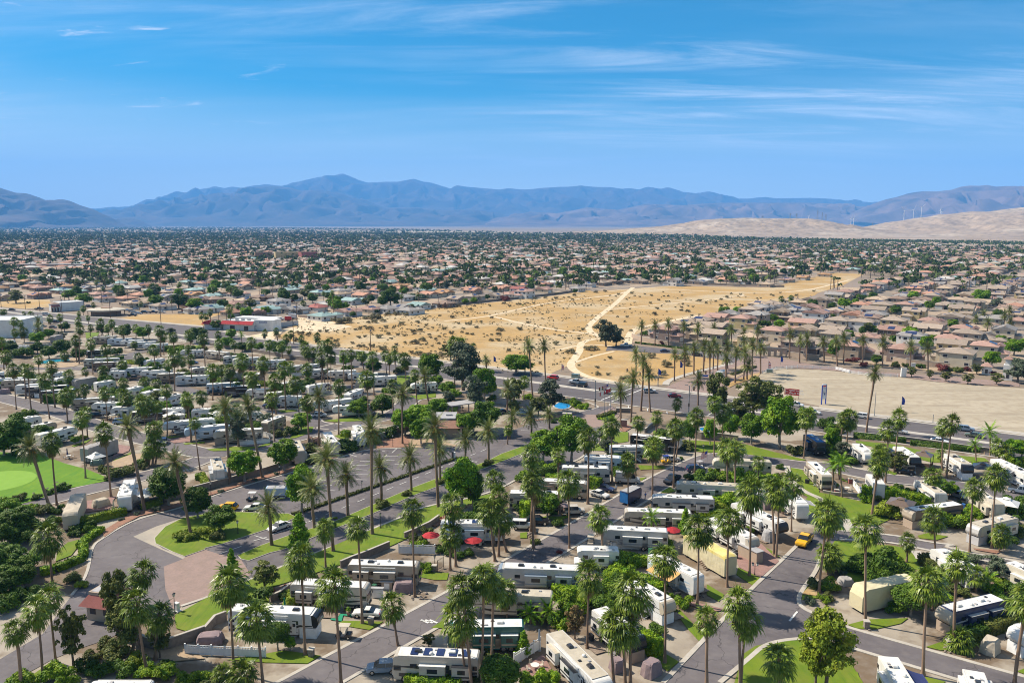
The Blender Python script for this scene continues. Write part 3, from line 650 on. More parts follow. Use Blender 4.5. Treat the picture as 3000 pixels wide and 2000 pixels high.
ridge('mountains', [(-420, 470), (-250, 500)] + dt('D0', '-300 100 -120 130 0 165 60 185 110 200 180 203 220 215 280 236 340 260 400 245 440 246 480 255 560 288 650 315 700 342 770 370 820 400 870 425 930 440'), 13000, 3600, 600, 'mountain', 0.9, 50, 5, 1.2, 2.2, seed=21)
ridge('mountains', dt('D0', '790 432 820 396 850 378 890 367 930 374 960 385 1000 405 1050 432'), 15000, 1100, 400, 'mountain', 0.6, 24, 5, 1.1, 1.2, seed=29)
ridge('mountains', dt('D2', '1050 400 1150 350 1250 300 1350 262 1400 245 1480 228 1550 205 1600 196 1650 190 1750 190 1850 180 1920 158 1980 150 2040 152 2100 146 2160 160 2200 165 2280 158 2352 164 2500 150 2700 175 3000 170'), 16000, 5200, 700, 'brown_mountain', 0.9, 60, 5, 1.15, 2.6, seed=33)
ridge('sand_hills', dt('D1', '1500 482 1600 468 1800 460 2000 445 2200 430 2352 410') + dt('D2', '0 408 60 396 130 386 260 378 430 372 620 376 800 376 880 378 950 386 1020 398 1100 417 1180 435 1300 462 1420 482 1520 492'), 4700, 900, 300, 'dune', 0.35, 40, 4, 1.0, 0.6, seed=41)
ridge('sand_hills', dt('D2', '1080 470 1200 443 1300 425 1400 404 1500 392 1600 375 1700 364 1760 350 1850 345 1950 332 2000 328 2100 330 2200 316 2352 299 2600 285 3000 260'), 4900, 1700, 400, 'dune', 0.4, 46, 5, 1.05, 0.8, seed=47)
sheet('sand_wash', poly('D1 -300 468 300 463 700 463 1100 468 1500 480 2000 498 2200 506 1500 492 900 478 300 472'), 0.3, 'pale_sand')
sheet('dune_plain', poly('D2 -600 560 0 560 400 556 800 545 1100 535 1500 560 2352 580 3000 590 3000 500 2352 478 1500 478 1300 480 1000 500 700 508 300 512 0 530'), 0.25, 'dune')
# air
hz = bpy.data.meshes.new('haze')
x0, x1, y0, y1, z0, z1 = -27000, 27000, -1000, 29500, -3.0, 2300.0
hz.from_pydata([(x, y, z) for z in (z0, z1) for x, y in ((x0, y0), (x1, y0), (x1, y1), (x0, y1))], [], [(3, 2, 1, 0), (4, 5, 6, 7), (0, 1, 5, 4), (1, 2, 6, 5), (2, 3, 7, 6), (3, 0, 4, 7)])
ho = bpy.data.objects.new('haze', hz); col.objects.link(ho)
setp(ho, kind='stuff')
hm = bpy.data.materials.new('haze'); hm.use_nodes = True
nt = hm.node_tree; nt.nodes.clear()
pv = nt.nodes.new('ShaderNodeVolumePrincipled'); mo = nt.nodes.new('ShaderNodeOutputMaterial')
HAZE = dict(color=(0.15, 0.47, 1.0), density=5.4e-5)
pv.inputs['Color'].default_value = rgb(HAZE['color']); pv.inputs['Density'].default_value = HAZE['density']; pv.inputs['Anisotropy'].default_value = 0.0
nt.links.new(pv.outputs[0], mo.inputs['Volume'])
hm.cycles.homogeneous_volume = True
hz.materials.append(hm)
# BUILDERS OF PLANTS
PROTO = []                                        # prototypes parked out of the scene until copied
def proto(o):
 PROTO.append(o); return o
def unlink_proto():
 for o in PROTO:
  for c in list(o.children_recursive) + [o]:
   bpy.data.objects.remove(c)
def fan_frond(b, origin, d, size, droop, mi, blades=11, spread=2.5, rr=rnd):
 """a petiole and a fan of narrow blades whose tips hang"""
 d = d.normalized(); side = d.cross(Vector((0, 0, 1)))
 side = side.normalized() if side.length > 0.05 else Vector((1, 0, 0))
 up = side.cross(d).normalized()
 hub = origin + d * size * 0.42 + Vector((0, 0, -droop * 0.12 * size))
 w = size * 0.02
 b.add([origin - side * w, origin + side * w, hub + side * w, hub - side * w], [(0, 1, 2, 3)], mi)
 for k in range(blades):
  t = (k / (blades - 1) - 0.5) * spread
  dd = (d * math.cos(t) + side * math.sin(t)).normalized()
  L_ = size * 0.66 * (1 - 0.22 * abs(t)) * rr.uniform(0.75, 1.15)
  m_ = hub + dd * L_ * 0.6 + up * 0.03 * size * rr.uniform(-1, 1) + Vector((0, 0, -droop * 0.10 * size))
  e = m_ + (dd * 0.6 + Vector((0, 0, -0.55 * droop - rr.uniform(0, 0.35)))).normalized() * L_ * 0.45
  n = dd.cross(up).normalized() * size * 0.040
  b.add([hub, m_ - n, e, m_ + n], [(0, 1, 2, 3)], mi)
def make_fan_palm(seed, R_=2.3, n=46, skirt=1.0):
 rr = random.Random(seed)
 root = proto(empty('fan_palm'))
 t = MB()
 lean = rr.uniform(-0.012, 0.012)
 pts = [(math.sin(z * 2.2 + seed) * 0.012, math.cos(z * 2.6 + seed) * 0.01, z) for z in [0, .02, .06, .15, .3, .45, .6, .75, .9, 1.0]]
 pts = [(p[0] * 14, p[1] * 14, p[2]) for p in pts]
 rads = [0.36, 0.27, 0.21, 0.18, 0.165, 0.155, 0.15, 0.15, 0.165, 0.21]
 vs_, n_ = [], 9
 for i, p in enumerate(pts):
  for k in range(n_):
   a = 2 * math.pi * k / n_
   r_ = rads[i] * (1 + 0.08 * math.sin(k * 3 + i * 2))
   vs_.append((p[0] + math.cos(a) * r_ - pts[-1][0] * p[2], p[1] + math.sin(a) * r_ - pts[-1][1] * p[2], p[2]))
 t.add(vs_, [(i * n_ + k, i * n_ + (k + 1) % n_, (i + 1) * n_ + (k + 1) % n_, (i + 1) * n_ + k) for i in range(len(pts) - 1) for k in range(n_)])
 t.build('trunk', 'palm_trunk', root, smooth=True)
 c = MB()
 for k in range(n):
  g = k / n
  az = k * 2.39996 + rr.uniform(-.2, .2)
  el = R(82) - R(128) * g ** 0.85 + rr.uniform(-.12, .12)
  d = Vector((math.cos(az) * math.cos(el), math.sin(az) * math.cos(el), math.sin(el)))
  size = R_ * rr.uniform(0.85, 1.15) * (0.8 if g < 0.12 else 1)
  fan_frond(c, Vector((0, 0, 0.1 - 0.5 * g)), d, size, 0.5 + g * 0.9, 0, rr=rr)
 crown = c.build('crown', 'leaf_palm', root)
 s = MB()
 for k in range(int(16 * skirt)):
  az = k * 2.39996; el = -R(58) - rr.uniform(0, R(25))
  d = Vector((math.cos(az) * math.cos(el), math.sin(az) * math.cos(el), math.sin(el)))
  fan_frond(s, Vector((0, 0, -0.35 - 0.03 * k)), d, R_ * rr.uniform(0.6, 0.95), 1.2, 0, 5, 1.2, rr)
 if skirt: s.build('dead_fronds', 'leaf_skirt', root)
 return root
def make_date_palm(seed, R_=3.6, n=58, name='date_palm', leafm='leaf_date', thick=0.33, fruit=True, up=80, down=118):
 rr = random.Random(seed)
 root = proto(empty(name))
 t = MB()
 zs = [0, .03, .1, .25, .4, .55, .7, .85, .93, 1.0]
 rads = [thick * 1.45, thick * 1.15, thick, thick * .95, thick * .92, thick * .95, thick, thick * 1.1, thick * 1.55, thick * 1.5]
 vs_, n_ = [], 9
 for i, z in enumerate(zs):
  for k in range(n_):
   a = 2 * math.pi * k / n_ + i * 0.3
   r_ = rads[i] * (1 + 0.10 * ((k + i) % 2))
   vs_.append((math.cos(a) * r_ + 0.15 * math.sin(z * 3.1 + seed) * z * (1 - z) * 4, math.sin(a) * r_, z))
 t.add(vs_, [(i * n_ + k, i * n_ + (k + 1) % n_, (i + 1) * n_ + (k + 1) % n_, (i + 1) * n_ + k) for i in range(len(zs) - 1) for k in range(n_)])
 t.build('trunk', 'palm_trunk', root, smooth=True)
 c = MB()
 for k in range(n):
  g = k / n
  az = k * 2.39996 + rr.uniform(-.15, .15)
  el = R(up) - R(down) * g ** 0.9 + rr.uniform(-.1, .1)
  L_ = R_ * rr.uniform(0.85, 1.1)
  d = Vector((math.cos(az) * math.cos(el), math.sin(az) * math.cos(el), math.sin(el)))
  pts = []
  p = Vector((0, 0, 0)); v = d.copy(); m_ = 8
  for i in range(m_ + 1):
   pts.append(p.copy()); p = p + v * L_ / m_
   v = (v + Vector((0, 0, -0.10 - 0.05 * g))).normalized()
  side = d.cross(Vector((0, 0, 1))); side = side.normalized() if side.length > .05 else Vector((1, 0, 0))
  for i in range(m_):
   a, b_ = pts[i], pts[i + 1]
   w = 0.03
   c.add([a - side * w, a + side * w, b_ + side * w, b_ - side * w], [(0, 1, 2, 3)])
   if i == 0: continue
   ll = L_ * 0.20 * math.sin(math.pi * (0.18 + 0.8 * i / m_)) + 0.12
   t_ = (b_ - a).normalized()
   for q in (0.25, 0.75):
    o = a.lerp(b_, q)
    for s_ in (-1, 1):
     e = o + (side * s_ * 0.85 + t_ * 0.75 + Vector((0, 0, rr.uniform(-.25, .25)))).normalized() * ll
     c.add([o - t_ * 0.06, e, o + t_ * 0.11], [(0, 1, 2)])
 c.build('crown', leafm, root)
 if fruit:
  f = MB()
  for k in range(9):
   az = k * 2.2 + rr.random(); d = Vector((math.cos(az), math.sin(az), 0))
   p0 = Vector((0, 0, 0.1)); p1 = d * 0.7 + Vector((0, 0, 0.25)); p2 = d * 1.15 + Vector((0, 0, -0.5))
   f.tube([p0, p1, p2], 0.035, 4)
   for j in range(7):
    q = p2 + Vector((rr.uniform(-.22, .22), rr.uniform(-.22, .22), -rr.uniform(0, .6)))
    f.tube([p2, q], [0.05, 0.09], 4)
  f.build('fruit_stalks', 'leaf_yellow_fruit', root)
 return root
mat('leaf_yellow_fruit', (0.42, 0.24, 0.02), (0.34, 0.20, 0.03), 3, 0.7)
def leaf_cards(blobs, n, size, seed, squash=0.8, flat=0.35):
 """leaf-sized quads spread on and inside overlapping blobs: (x,y,z,r) each"""
 g = np.random.default_rng(seed)
 bl = np.array(blobs, dtype=float)
 w = bl[:, 3] ** 2; idx = g.choice(len(bl), n, p=w / w.sum())
 d = g.normal(size=(n, 3)); d /= np.linalg.norm(d, axis=1)[:, None]
 d[:, 2] = np.where(d[:, 2] < -0.5, -d[:, 2], d[:, 2])
 rad = bl[idx, 3] * (1.08 - 0.7 * g.random(n) ** 1.7)
 ph = np.sin(d[:, 0] * 7 + idx) * np.cos(d[:, 1] * 8 + idx * 2) * np.sin(d[:, 2] * 7 + idx)
 rad = rad * (1 + 0.16 * ph)
 c = bl[idx, :3] + d * rad[:, None] * np.array([1, 1, squash])
 nrm = d + g.normal(scale=0.55, size=(n, 3)); nrm[:, 2] += flat; nrm /= np.linalg.norm(nrm, axis=1)[:, None]
 a = np.cross(nrm, g.normal(size=(n, 3))); a /= np.linalg.norm(a, axis=1)[:, None]
 b = np.cross(nrm, a)
 s = size * g.uniform(0.6, 1.4, n)[:, None]
 q = np.stack([c - a * s, c - b * s * 0.6, c + a * s, c + b * s * 0.6], 1).reshape(-1, 3)
 f = np.arange(n * 4).reshape(-1, 4)
 return q, f
def make_tree(seed, leafm, n=5200, card=0.17, shape='round', trunk=True, name='broadleaf_tree', bark='bark'):
 """crown of radius 1..: unit tree = crown radius 3 m, height about 7 m"""
 rr = random.Random(seed)
 root = proto(empty(name))
 blobs = []
 if shape == 'round':
  for k in range(38):
   a = k * 2.4; h = rr.uniform(-1, 1); r0 = math.sqrt(max(0, 1 - (h * .9) ** 2)) * rr.uniform(1.7, 2.2)
   blobs.append((math.cos(a) * r0, math.sin(a) * r0, 3.9 + h * 2.0, rr.uniform(0.5, 1.0)))
  blobs.append((0, 0, 3.9, 2.0))
 elif shape == 'ball':
  blobs = [(0, 0, 4.0, 2.75)] + [(math.cos(k) * 2.1, math.sin(k) * 2.1, 4 + rr.uniform(-1, 1), .85) for k in range(8)]
 elif shape == 'loose':
  for k in range(52):
   a = k * 2.4; h = rr.uniform(-1, 1); r0 = rr.uniform(0.3, 2.5) * math.sqrt(1 - h * h * .75)
   blobs.append((math.cos(a) * r0, math.sin(a) * r0, 4.0 + h * 2.3, rr.uniform(0.35, 0.85)))
 elif shape == 'cone':
  for k in range(60):
   h = k / 59; a = k * 2.4; r0 = (1.9 * (1 - h) ** 0.8 + 0.1) * rr.uniform(.5, 1)
   blobs.append((math.cos(a) * r0, math.sin(a) * r0, 1.3 + h * 6.0, rr.uniform(.5, .85) * (1 - h * 0.45)))
 elif shape == 'bush':
  for k in range(11):
   a = k * 2.4; r0 = rr.uniform(0.6, 2.1)
   blobs.append((math.cos(a) * r0, math.sin(a) * r0, rr.uniform(0.7, 2.2), rr.uniform(0.8, 1.2)))
 elif shape == 'bare':
  for k in range(70):
   a = k * 2.4; h = rr.uniform(-1, 1); r0 = rr.uniform(0.3, 2.5) * math.sqrt(1 - h * h * .7)
   blobs.append((math.cos(a) * r0, math.sin(a) * r0, 4.2 + h * 2.4, rr.uniform(0.3, 0.6)))
 q, f = leaf_cards(blobs, n, card, seed)
 o = mesh_np('crown', q, f, leafm, parent=root)
 if trunk:
  t = MB()
  t.tube([(0, 0, 0), (0.03, 0.02, 0.8), (-0.05, 0.05, 2.2), (0.05, 0, 4.0)], [0.26, 0.19, 0.16, 0.08], 7)
  for k in range(6):
   a = k * 1.1 + rr.random(); e = Vector((math.cos(a) * 1.7, math.sin(a) * 1.7, 4.2 + rr.uniform(-.6, 1)))
   t.tube([(0, 0, 1.6 + 0.15 * k), (e.x * .45, e.y * .45, 2.9 + .1 * k), tuple(e)], [0.11, 0.075, 0.03], 5)
  t.build('trunk', bark, root)
 return root
FAN = [make_fan_palm(s, 2.35 + 0.14 * (s % 3), 38 + 4 * (s % 4), 0.5 + 0.5 * (s % 3)) for s in range(6)]
DATE = [make_date_palm(20 + s) for s in range(4)]
QUEEN = [make_date_palm(40 + s, 2.9, 26, 'queen_palm', 'leaf_bright', 0.2, False, 75, 95) for s in range(2)]
TREES = {}
for k, v in dict(bright=('leaf_bright', 'round'), dark=('leaf_dark', 'round'), olive=('leaf_olive', 'loose'), yellow=('leaf_yellow', 'loose'), grey=('leaf_grey', 'loose'), ball=('leaf_dark', 'ball'), cone=('leaf_bright', 'cone'), bare=('leaf_olive', 'bare'), brown=('leaf_brown', 'bare')).items():
 TREES[k] = [make_tree(60 + i * 7 + len(k), v[0], 9500 if v[1] in ('round', 'ball') else 6500, 0.16, v[1], bark='pale_bark' if k in ('bright', 'dark', 'ball') else 'bark') for i in range(2)]
for k, lm in dict(bbright='leaf_hedge', bdark='leaf_dark', bolive='leaf_olive', byellow='leaf_yellow', bred='leaf_red', bmaroon='leaf_maroon', bscrub='leaf_scrub', bpink='leaf_pink', bgrey='leaf_grey').items():
 TREES[k] = [make_tree(160 + i * 7, lm, 1300 if k == 'bscrub' else 3600, 0.20, 'bush', False, 'shrub') for i in range(2)]
def hedge_mesh(a, b, w, h, seed, leafm, parent):
 """clipped hedge along a line: leafy faces on a leafy core"""
 d = (b - a); L_ = d.length; g = np.random.default_rng(seed)
 n = int(min(9000, (L_ * w + 2 * L_ * h + 2 * w * h) * 42))
 area = np.array([L_ * w, L_ * h, L_ * h, w * h, w * h]); k = g.choice(5, n, p=area / area.sum())
 x = g.uniform(-L_ / 2, L_ / 2, n); y = g.uniform(-w / 2, w / 2, n); z = g.uniform(0.05, h, n)
 nr = np.zeros((n, 3))
 wob = 0.10 * np.sin(x * 2.1 + seed) + 0.07 * np.sin(x * 5.3)
 dep = g.random(n) ** 2 * 0.22
 z = np.where(k == 0, h + wob - dep, z); nr[k == 0, 2] = 1
 y = np.where(k == 1, -w / 2 + dep + wob * .6, np.where(k == 2, w / 2 - dep - wob * .6, y)); nr[k == 1, 1] = -1; nr[k == 2, 1] = 1
 x = np.where(k == 3, -L_ / 2 + dep, np.where(k == 4, L_ / 2 - dep, x)); nr[k == 3, 0] = -1; nr[k == 4, 0] = 1
 c = np.stack([x, y, z], 1)
 nrm = nr + g.normal(scale=0.55, size=(n, 3)); nrm /= np.linalg.norm(nrm, axis=1)[:, None]
 p = np.cross(nrm, g.normal(size=(n, 3))); p /= np.linalg.norm(p, axis=1)[:, None]; q = np.cross(nrm, p)
 s = 0.15 * g.uniform(0.6, 1.4, n)[:, None]
 v = np.stack([c - p * s, c - q * s * .65, c + p * s, c + q * s * .65], 1).reshape(-1, 3)
 f = np.arange(n * 4).reshape(-1, 4)
 cx, cy, cz = L_ / 2 - .18, w / 2 - .18, h - .18
 core = np.array([(sx * cx, sy * cy, sz) for sz in (0, cz) for sx, sy in ((-1, -1), (1, -1), (1, 1), (-1, 1))])
 o = len(v); v = np.vstack([v, core]); f = np.vstack([f, np.array([(4, 5, 6, 7), (0, 1, 5, 4), (1, 2, 6, 5), (2, 3, 7, 6), (3, 0, 4, 7)]) + o])
 ob = mesh_np('hedge', v, f, leafm, parent=parent)
 ob.location = ((a.x + b.x) / 2, (a.y + b.y) / 2, 0.03); ob.rotation_euler = (0, 0, math.atan2(d.y, d.x))
 return ob
# LABELS: every instance is described by what it stands beside
THINGS = []                                       # (object, short description, ground point)
MARKS = []                                        # (name used in labels, ground point)
def note(o, desc, p, group=None):
 THINGS.append([o, desc, Vector(p), group]); return o
def landmark(nick, p): MARKS.append((nick, Vector(p)))
ORD = ['leftmost', 'second from the left', 'third from the left', 'fourth from the left', 'fifth from the left', 'sixth from the left', 'seventh from the left', 'eighth from the left', 'ninth from the left', 'tenth from the left']
def write_labels():
 from collections import defaultdict
 S = [(n, p, screen(p)) for n, p in MARKS]
 out = defaultdict(list)
 for rec in THINGS:
  o, desc, p, group = rec
  sx, sy = screen(p)
  best = None
  for n, q, (mx, my) in S:
   if (q - p).length < 0.8: continue
   d = (q - p).length
   if best is None or d < best[0]: best = (d, n, mx, my)
  d, n, mx, my = best
  dx, dy = sx - mx, (sy - my) * 1.7
  near = 'just ' if d < 7 else ''
  rel = ('left of' if dx < 0 else 'right of') if abs(dx) > abs(dy) else ('behind' if dy < 0 else 'in front of')
  out['%s %s%s the %s' % (desc, near, rel, n)].append((sx, o, group))
 for lab, L_ in out.items():
  L_.sort(key=lambda t: t[0])
  for i, (sx, o, group) in enumerate(L_):
   l = lab
   if len(L_) > 1:
    tail = 'rightmost' if i == len(L_) - 1 else ORD[i] if i < 10 else 'number %d from the left' % (i + 1)
    l = lab + ', ' + tail
   w = l.split()
   if len(w) > 16: w = [x for x in w if x not in ('just', 'the')]
   o['label'] = ' '.join(w[:16])
# PLACING PALMS
def place_palm(kind, t, cx, cy, bx=None, by=None, h=None):
 fam = {'W': FAN, 'D': DATE, 'Q': QUEEN}[kind]
 if bx is not None:
  b = at(t if not isinstance(t, tuple) else t[1], bx, by)
  ct = t if not isinstance(t, tuple) else t[0]
  h, X = height_over(b, ct, cx, cy)
  top = Vector((X, b.y, h))
 else:
  top = at(t, cx, cy, h); b = Vector((top.x, top.y, 0))
 h = max(1.2, h - 0.1)
 o = copy_tree(fam[rnd.randrange(len(fam))])
 d = Vector((top.x - b.x, 0, h)); L_ = d.length
 lean = math.atan2(d.x, h)
 if abs(lean) > 0.32: lean = math.copysign(0.32, lean)
 o.location = (b.x, b.y, 0.02)
 o.rotation_mode = 'QUATERNION'
 from mathutils import Quaternion
 o.rotation_quaternion = Quaternion((0, 1, 0), lean)
 sc = (0.85 if h < 5 else 0.96 if h < 9 else 1.03) * rnd.uniform(0.8, 1.22) if kind == 'W' else rnd.uniform(0.88, 1.04) * (0.85 if h < 5 else 1)
 tw = rnd.uniform(.85, 1.35) if kind == 'W' else rnd.uniform(.78, .98); sp = rnd.uniform(0, 6.28); kz = rnd.uniform(.92, 1.18); tx, ty = rnd.uniform(-.12, .12), rnd.uniform(-.12, .12)
 for c in o.children:
  nm = c.name.split('.')[0]
  if nm == 'trunk': c.scale = (tw, tw, L_); c.rotation_euler = (0, 0, sp)
  else:
   c.location = (0, 0, L_); c.scale = (sc, sc, sc * kz); c.rotation_euler = (tx, ty, sp)
 size = 'short' if h < 7 else 'tall' if h > 14 else 'slender'
 if abs(lean) > 0.13: size += ' leaning'
 nm = {'W': 'fan palm', 'D': 'date palm', 'Q': 'queen palm'}[kind]
 setp(o, cat='palm', group={'W': 'fan palms around the park', 'D': 'date palms along the drives', 'Q': 'queen palms in the gardens'}[kind])
 note(o, size + ' ' + nm, b)
 return o
def palms(kind, s):
 for t, w in rows(s, 4):
  v = []
  tb = t
  for x in w:
   if x[0] in 'ABCDF': tb = x
   elif x[0] == 'h': v.append(x)
   else: v.append(float(x))
  if len(v) == 3: place_palm(kind, t, v[0], v[1], h=float(v[2][1:]))
  else: place_palm(kind, (t, tb), v[0], v[1], v[2], v[3])
palms('W', '''F 110 1225 118 1338;A0 560 560 628 1330;420 690 482 1540;170 930 250 1640;1640 270 1500 1240;1560 620 1702 1480;1830 760 1800 1300;
A1 285 380 325 1440;590 800 655 1620;1100 100 1165 1250;1490 400 1548 1600;B1 1755 1320 A1 1820 890;A1 2150 640 2230 1140;200 1440 220 1640;430 1440 400 1640;B1 1375 1330 A1 1400 245;
A2 600 440 700 1650;560 760 655 1610;850 330 820 1610;970 420 935 1520;1090 480 1115 830;2060 290 2050 1170;2290 860 2330 1600;A3 80 850 125 1620;205 450 185 1620;
B2 480 1060 A2 530 235;B2 480 1400 A2 462 270;B2 920 1130 A2 985 165;B2 1030 1220 A2 1110 60;B2 970 770 h13;1030 960 h12;1410 490 1385 1410;1440 830 1445 1420;1400 800 1436 1600;1710 490 1720 1200;1820 790 1840 1600;2055 285 2036 1080;2190 1200 A2 2205 200;B2 2320 160 2335 840;B2 35 1120 A2 62 575;
B3 275 120 245 750;490 60 480 300;450 395 430 980;480 420 470 650;150 580 150 1110;705 180 680 890;760 190 700 600;945 50 910 780;C3 1150 1270 B3 1140 535;C3 1250 1380 B3 1235 525;B3 1300 420 1300 910;1400 430 1385 1025;1660 590 1652 870;1570 900 A3 1556 345;B3 1800 860 A3 1822 95;B3 1890 900 A3 1852 130;B3 2040 830 2035 1400;2225 60 2165 555;970 1330 A3 942 690;B3 1320 1230 A3 1286 460;
B4 100 1150 A4 10 525;B4 190 1150 A4 30 80;A4 110 60 120 315;A3 580 100 565 1340;1060 800 1075 1620;1420 600 1425 1640;1520 800 1462 1640;1890 1250 1900 1680;B4 535 1330 A4 545 895;A4 1250 370 1190 1480;1320 330 1310 740;1590 170 1545 1165;B4 1310 1220 A4 1325 200;A4 2400 560 2245 1650;1810 300 1810 530;1620 1040 1620 1185;B4 2040 720 A4 1985 20;
B4 280 80 250 480;350 70 312 460;700 560 605 1270;800 190 768 840;925 60 865 720;1430 170 1410 690;1525 120 1452 780;1310 730 1292 1040;1780 870 A4 1732 70;B4 2050 400 2065 620;2150 460 2130 650;1020 1480 A4 990 185;B4 2100 1400 h4;1400 490 1400 620;700 470 h10;
B0 590 350 655 1095;930 80 985 792;1190 230 1275 1010;1740 400 1690 640;1770 200 1748 640;1840 430 1780 625;1690 470 1700 640;2230 130 2297 690;C0 2150 1230 B0 2190 375;C0 1910 1130 B0 1925 310;C0 760 1190 B0 780 150;C0 515 1010 B0 572 105;B0 975 20 1005 325;C0 1640 1290 B0 1690 300;C0 1800 1310 B0 1800 280;
C1 770 1230 B1 800 365;C1 1045 1050 B1 1080 65;C1 1170 1270 B1 1190 390;C1 1540 1080 B1 1545 290;C1 1860 985 B1 1875 150;C1 2160 1080 B1 2175 130;B1 370 -20 392 430;
B2 1140 210 1130 400;2210 250 2210 310;C2 510 590 h17;590 600 h17;730 640 725 800;60 950 90 1330;1320 1030 1310 1290;
C3 720 1280 700 1430;1920 90 h6;2030 80 h6;
C0 160 340 165 590;230 370 245 560;270 460 275 600;170 470 175 620;440 360 445 480;685 300 718 560;570 310 578 390;905 260 908 300;955 200 960 290;1010 310 1015 390;1070 160 1075 240;900 340 905 470;920 430 905 850;1040 420 1040 530;1150 360 1160 530;1280 370 1300 600;1240 420 1240 580;1400 440 1420 640;1560 420 1560 560;1700 420 1718 580;1830 440 1845 760;
870 560 885 830;1040 600 1065 970;1215 660 1245 1000;1540 610 1560 690;1870 510 1880 750;1760 670 1790 980;1590 760 1600 900;1400 850 1420 970;1985 520 2010 860;2000 750 2007 1160;2160 660 2180 900;2190 780 2195 1100;2090 800 2110 920;2310 280 2345 450;2330 540 2352 900;2170 500 2190 700;1930 840 1960 1080;740 730 745 820;440 780 468 1300;590 860 640 1350;150 890 192 1370;270 880 290 1250;320 900 365 1380;970 920 985 1010;1190 910 1200 1100;790 960 795 1130;970 1120 1010 1340;900 1180 955 1330;1200 1160 1235 1500;1410 1050 1430 1150;1640 1060 1655 1200;1670 1030 1690 1140;1790 1060 1800 1160;1460 1220 1475 1470;1430 1200 1445 1440;1720 1270 1722 1500;1620 1250 1630 1500;2310 1200 2330 1450;60 740 h10;20 580 h12;1620 150 1600 230;250 290 292 305;350 270 360 350;20 240 14 300;55 240 55 300;2130 1210 2160 1480;
C1 150 500 165 640;160 600 182 820;330 610 357 800;300 480 310 560;530 580 562 925;430 810 443 1220;90 900 85 1265;190 900 210 1200;280 900 312 1220;540 1000 567 1370;670 820 692 1330;800 1010 825 1420;740 610 762 930;690 480 690 580;820 455 832 580;990 490 985 610;935 540 938 650;965 670 965 780;870 650 900 790;910 880 940 1380;985 850 985 990;1170 890 1182 1150;1110 550 1115 680;1150 640 1155 800;1290 520 1290 700;1170 700 1200 830;1250 700 1250 820;1340 620 1350 1080;1410 610 1420 1150;1340 760 1385 1100;1450 740 1446 1150;1590 720 1605 1050;1680 720 1687 1135;1800 740 1832 910;1920 750 1940 1205;2070 730 2085 960;2130 760 2110 990;2190 740 2192 1000;2290 770 2310 1135;60 240 62 340;10 290 12 430;285 200 302 450;385 170 378 290;690 30 690 110;1130 150 1138 240;2180 670 2180 850;''')
palms('D', '''B0 350 440 582 1150;1470 190 1660 1160;2010 600 2200 1470;C1 240 1350 B1 285 850;C1 500 1330 B1 667 785;C1 1310 1220 B1 1310 415;C1 2270 1190 B1 2270 395;B1 1910 240 1925 1432;2010 660 2030 1072;1400 560 A1 1475 60;B1 1620 740 1645 1222;1230 900 1260 1362;730 1110 770 1560;B2 0 540 20 938;290 200 330 1120;340 450 348 812;640 340 640 655;905 240 905 578;1390 80 1400 290;1600 50 1608 222;1180 80 1150 330;
C2 1370 640 1412 1212;1545 640 1565 1065;880 800 885 935;170 980 230 1345;1130 1130 1120 1420;
C3 315 400 305 622;468 400 465 638;620 390 620 655;800 410 793 662;960 440 955 650;1145 430 1150 590;1345 450 1340 640;1490 480 1488 640;1650 460 1628 745;2020 510 2012 785;2135 580 2125 838;2215 570 2208 812;250 740 248 980;335 810 305 1385;395 960 412 1400;215 1010 190 1520;70 1160 78 1560;695 740 688 1042;810 710 803 1002;915 660 912 968;1030 640 1022 937;1100 690 1098 1012;1140 610 1135 905;1190 690 1183 922;1285 780 1277 1072;1300 650 1300 905;1400 720 1385 1068;1500 720 1485 1028;1490 580 1490 760;1585 620 1580 993;1535 860 1522 1032;1685 660 1676 958;965 1030 960 1322;
C4 50 590 55 832;200 590 208 872;285 560 280 848;505 570 500 872;735 600 727 887;1055 650 1043 935;1250 670 1248 952;640 950 B4 540 258;C4 1890 270 h8;1800 330 h7;1940 370 h8;2190 230 h8;2195 360 h7;2130 290 h8;C0 440 440 450 600;440 360 440 560''')
palms('Q', '''B3 430 1230 455 1500;B4 160 640 150 972;250 590 260 1005;1960 250 1960 530;1790 400 1800 605;A2 1380 770 1390 890;1600 740 1625 880;A4 1930 390 1950 500;C1 420 510 430 620;B4 230 650 232 800''')
# PLACING TREES AND SHRUBS
KN = dict(bright='leafy green tree', dark='dense dark tree', olive='olive green tree', yellow='yellow-green tree', grey='grey-green tree', ball='clipped round tree', cone='upright green tree', bare='sparse tree', brown='dry brown shrub', bbright='bright green bush', bdark='dark green bush', bolive='olive bush', byellow='yellow-green bush', bred='red-leaved bush', bmaroon='maroon flowering bush', bscrub='desert scrub', bpink='pink flowering bush', bgrey='silvery bush')
KIND = dict(bright='bright_green_tree', cone='bright_green_tree', dark='evergreen_tree', ball='evergreen_tree', olive='muted_green_tree', grey='muted_green_tree', bare='muted_green_tree', yellow='yellow_green_tree', brown='dry_shrub', bbright='leafy_bush', byellow='leafy_bush', bdark='dark_shrub', bmaroon='flowering_bush', bpink='flowering_bush', bred='flowering_bush')  # tree names only sort by leaf colour and crown look, no species known
def kname(k): return KIND.get(k, 'desert_bush')
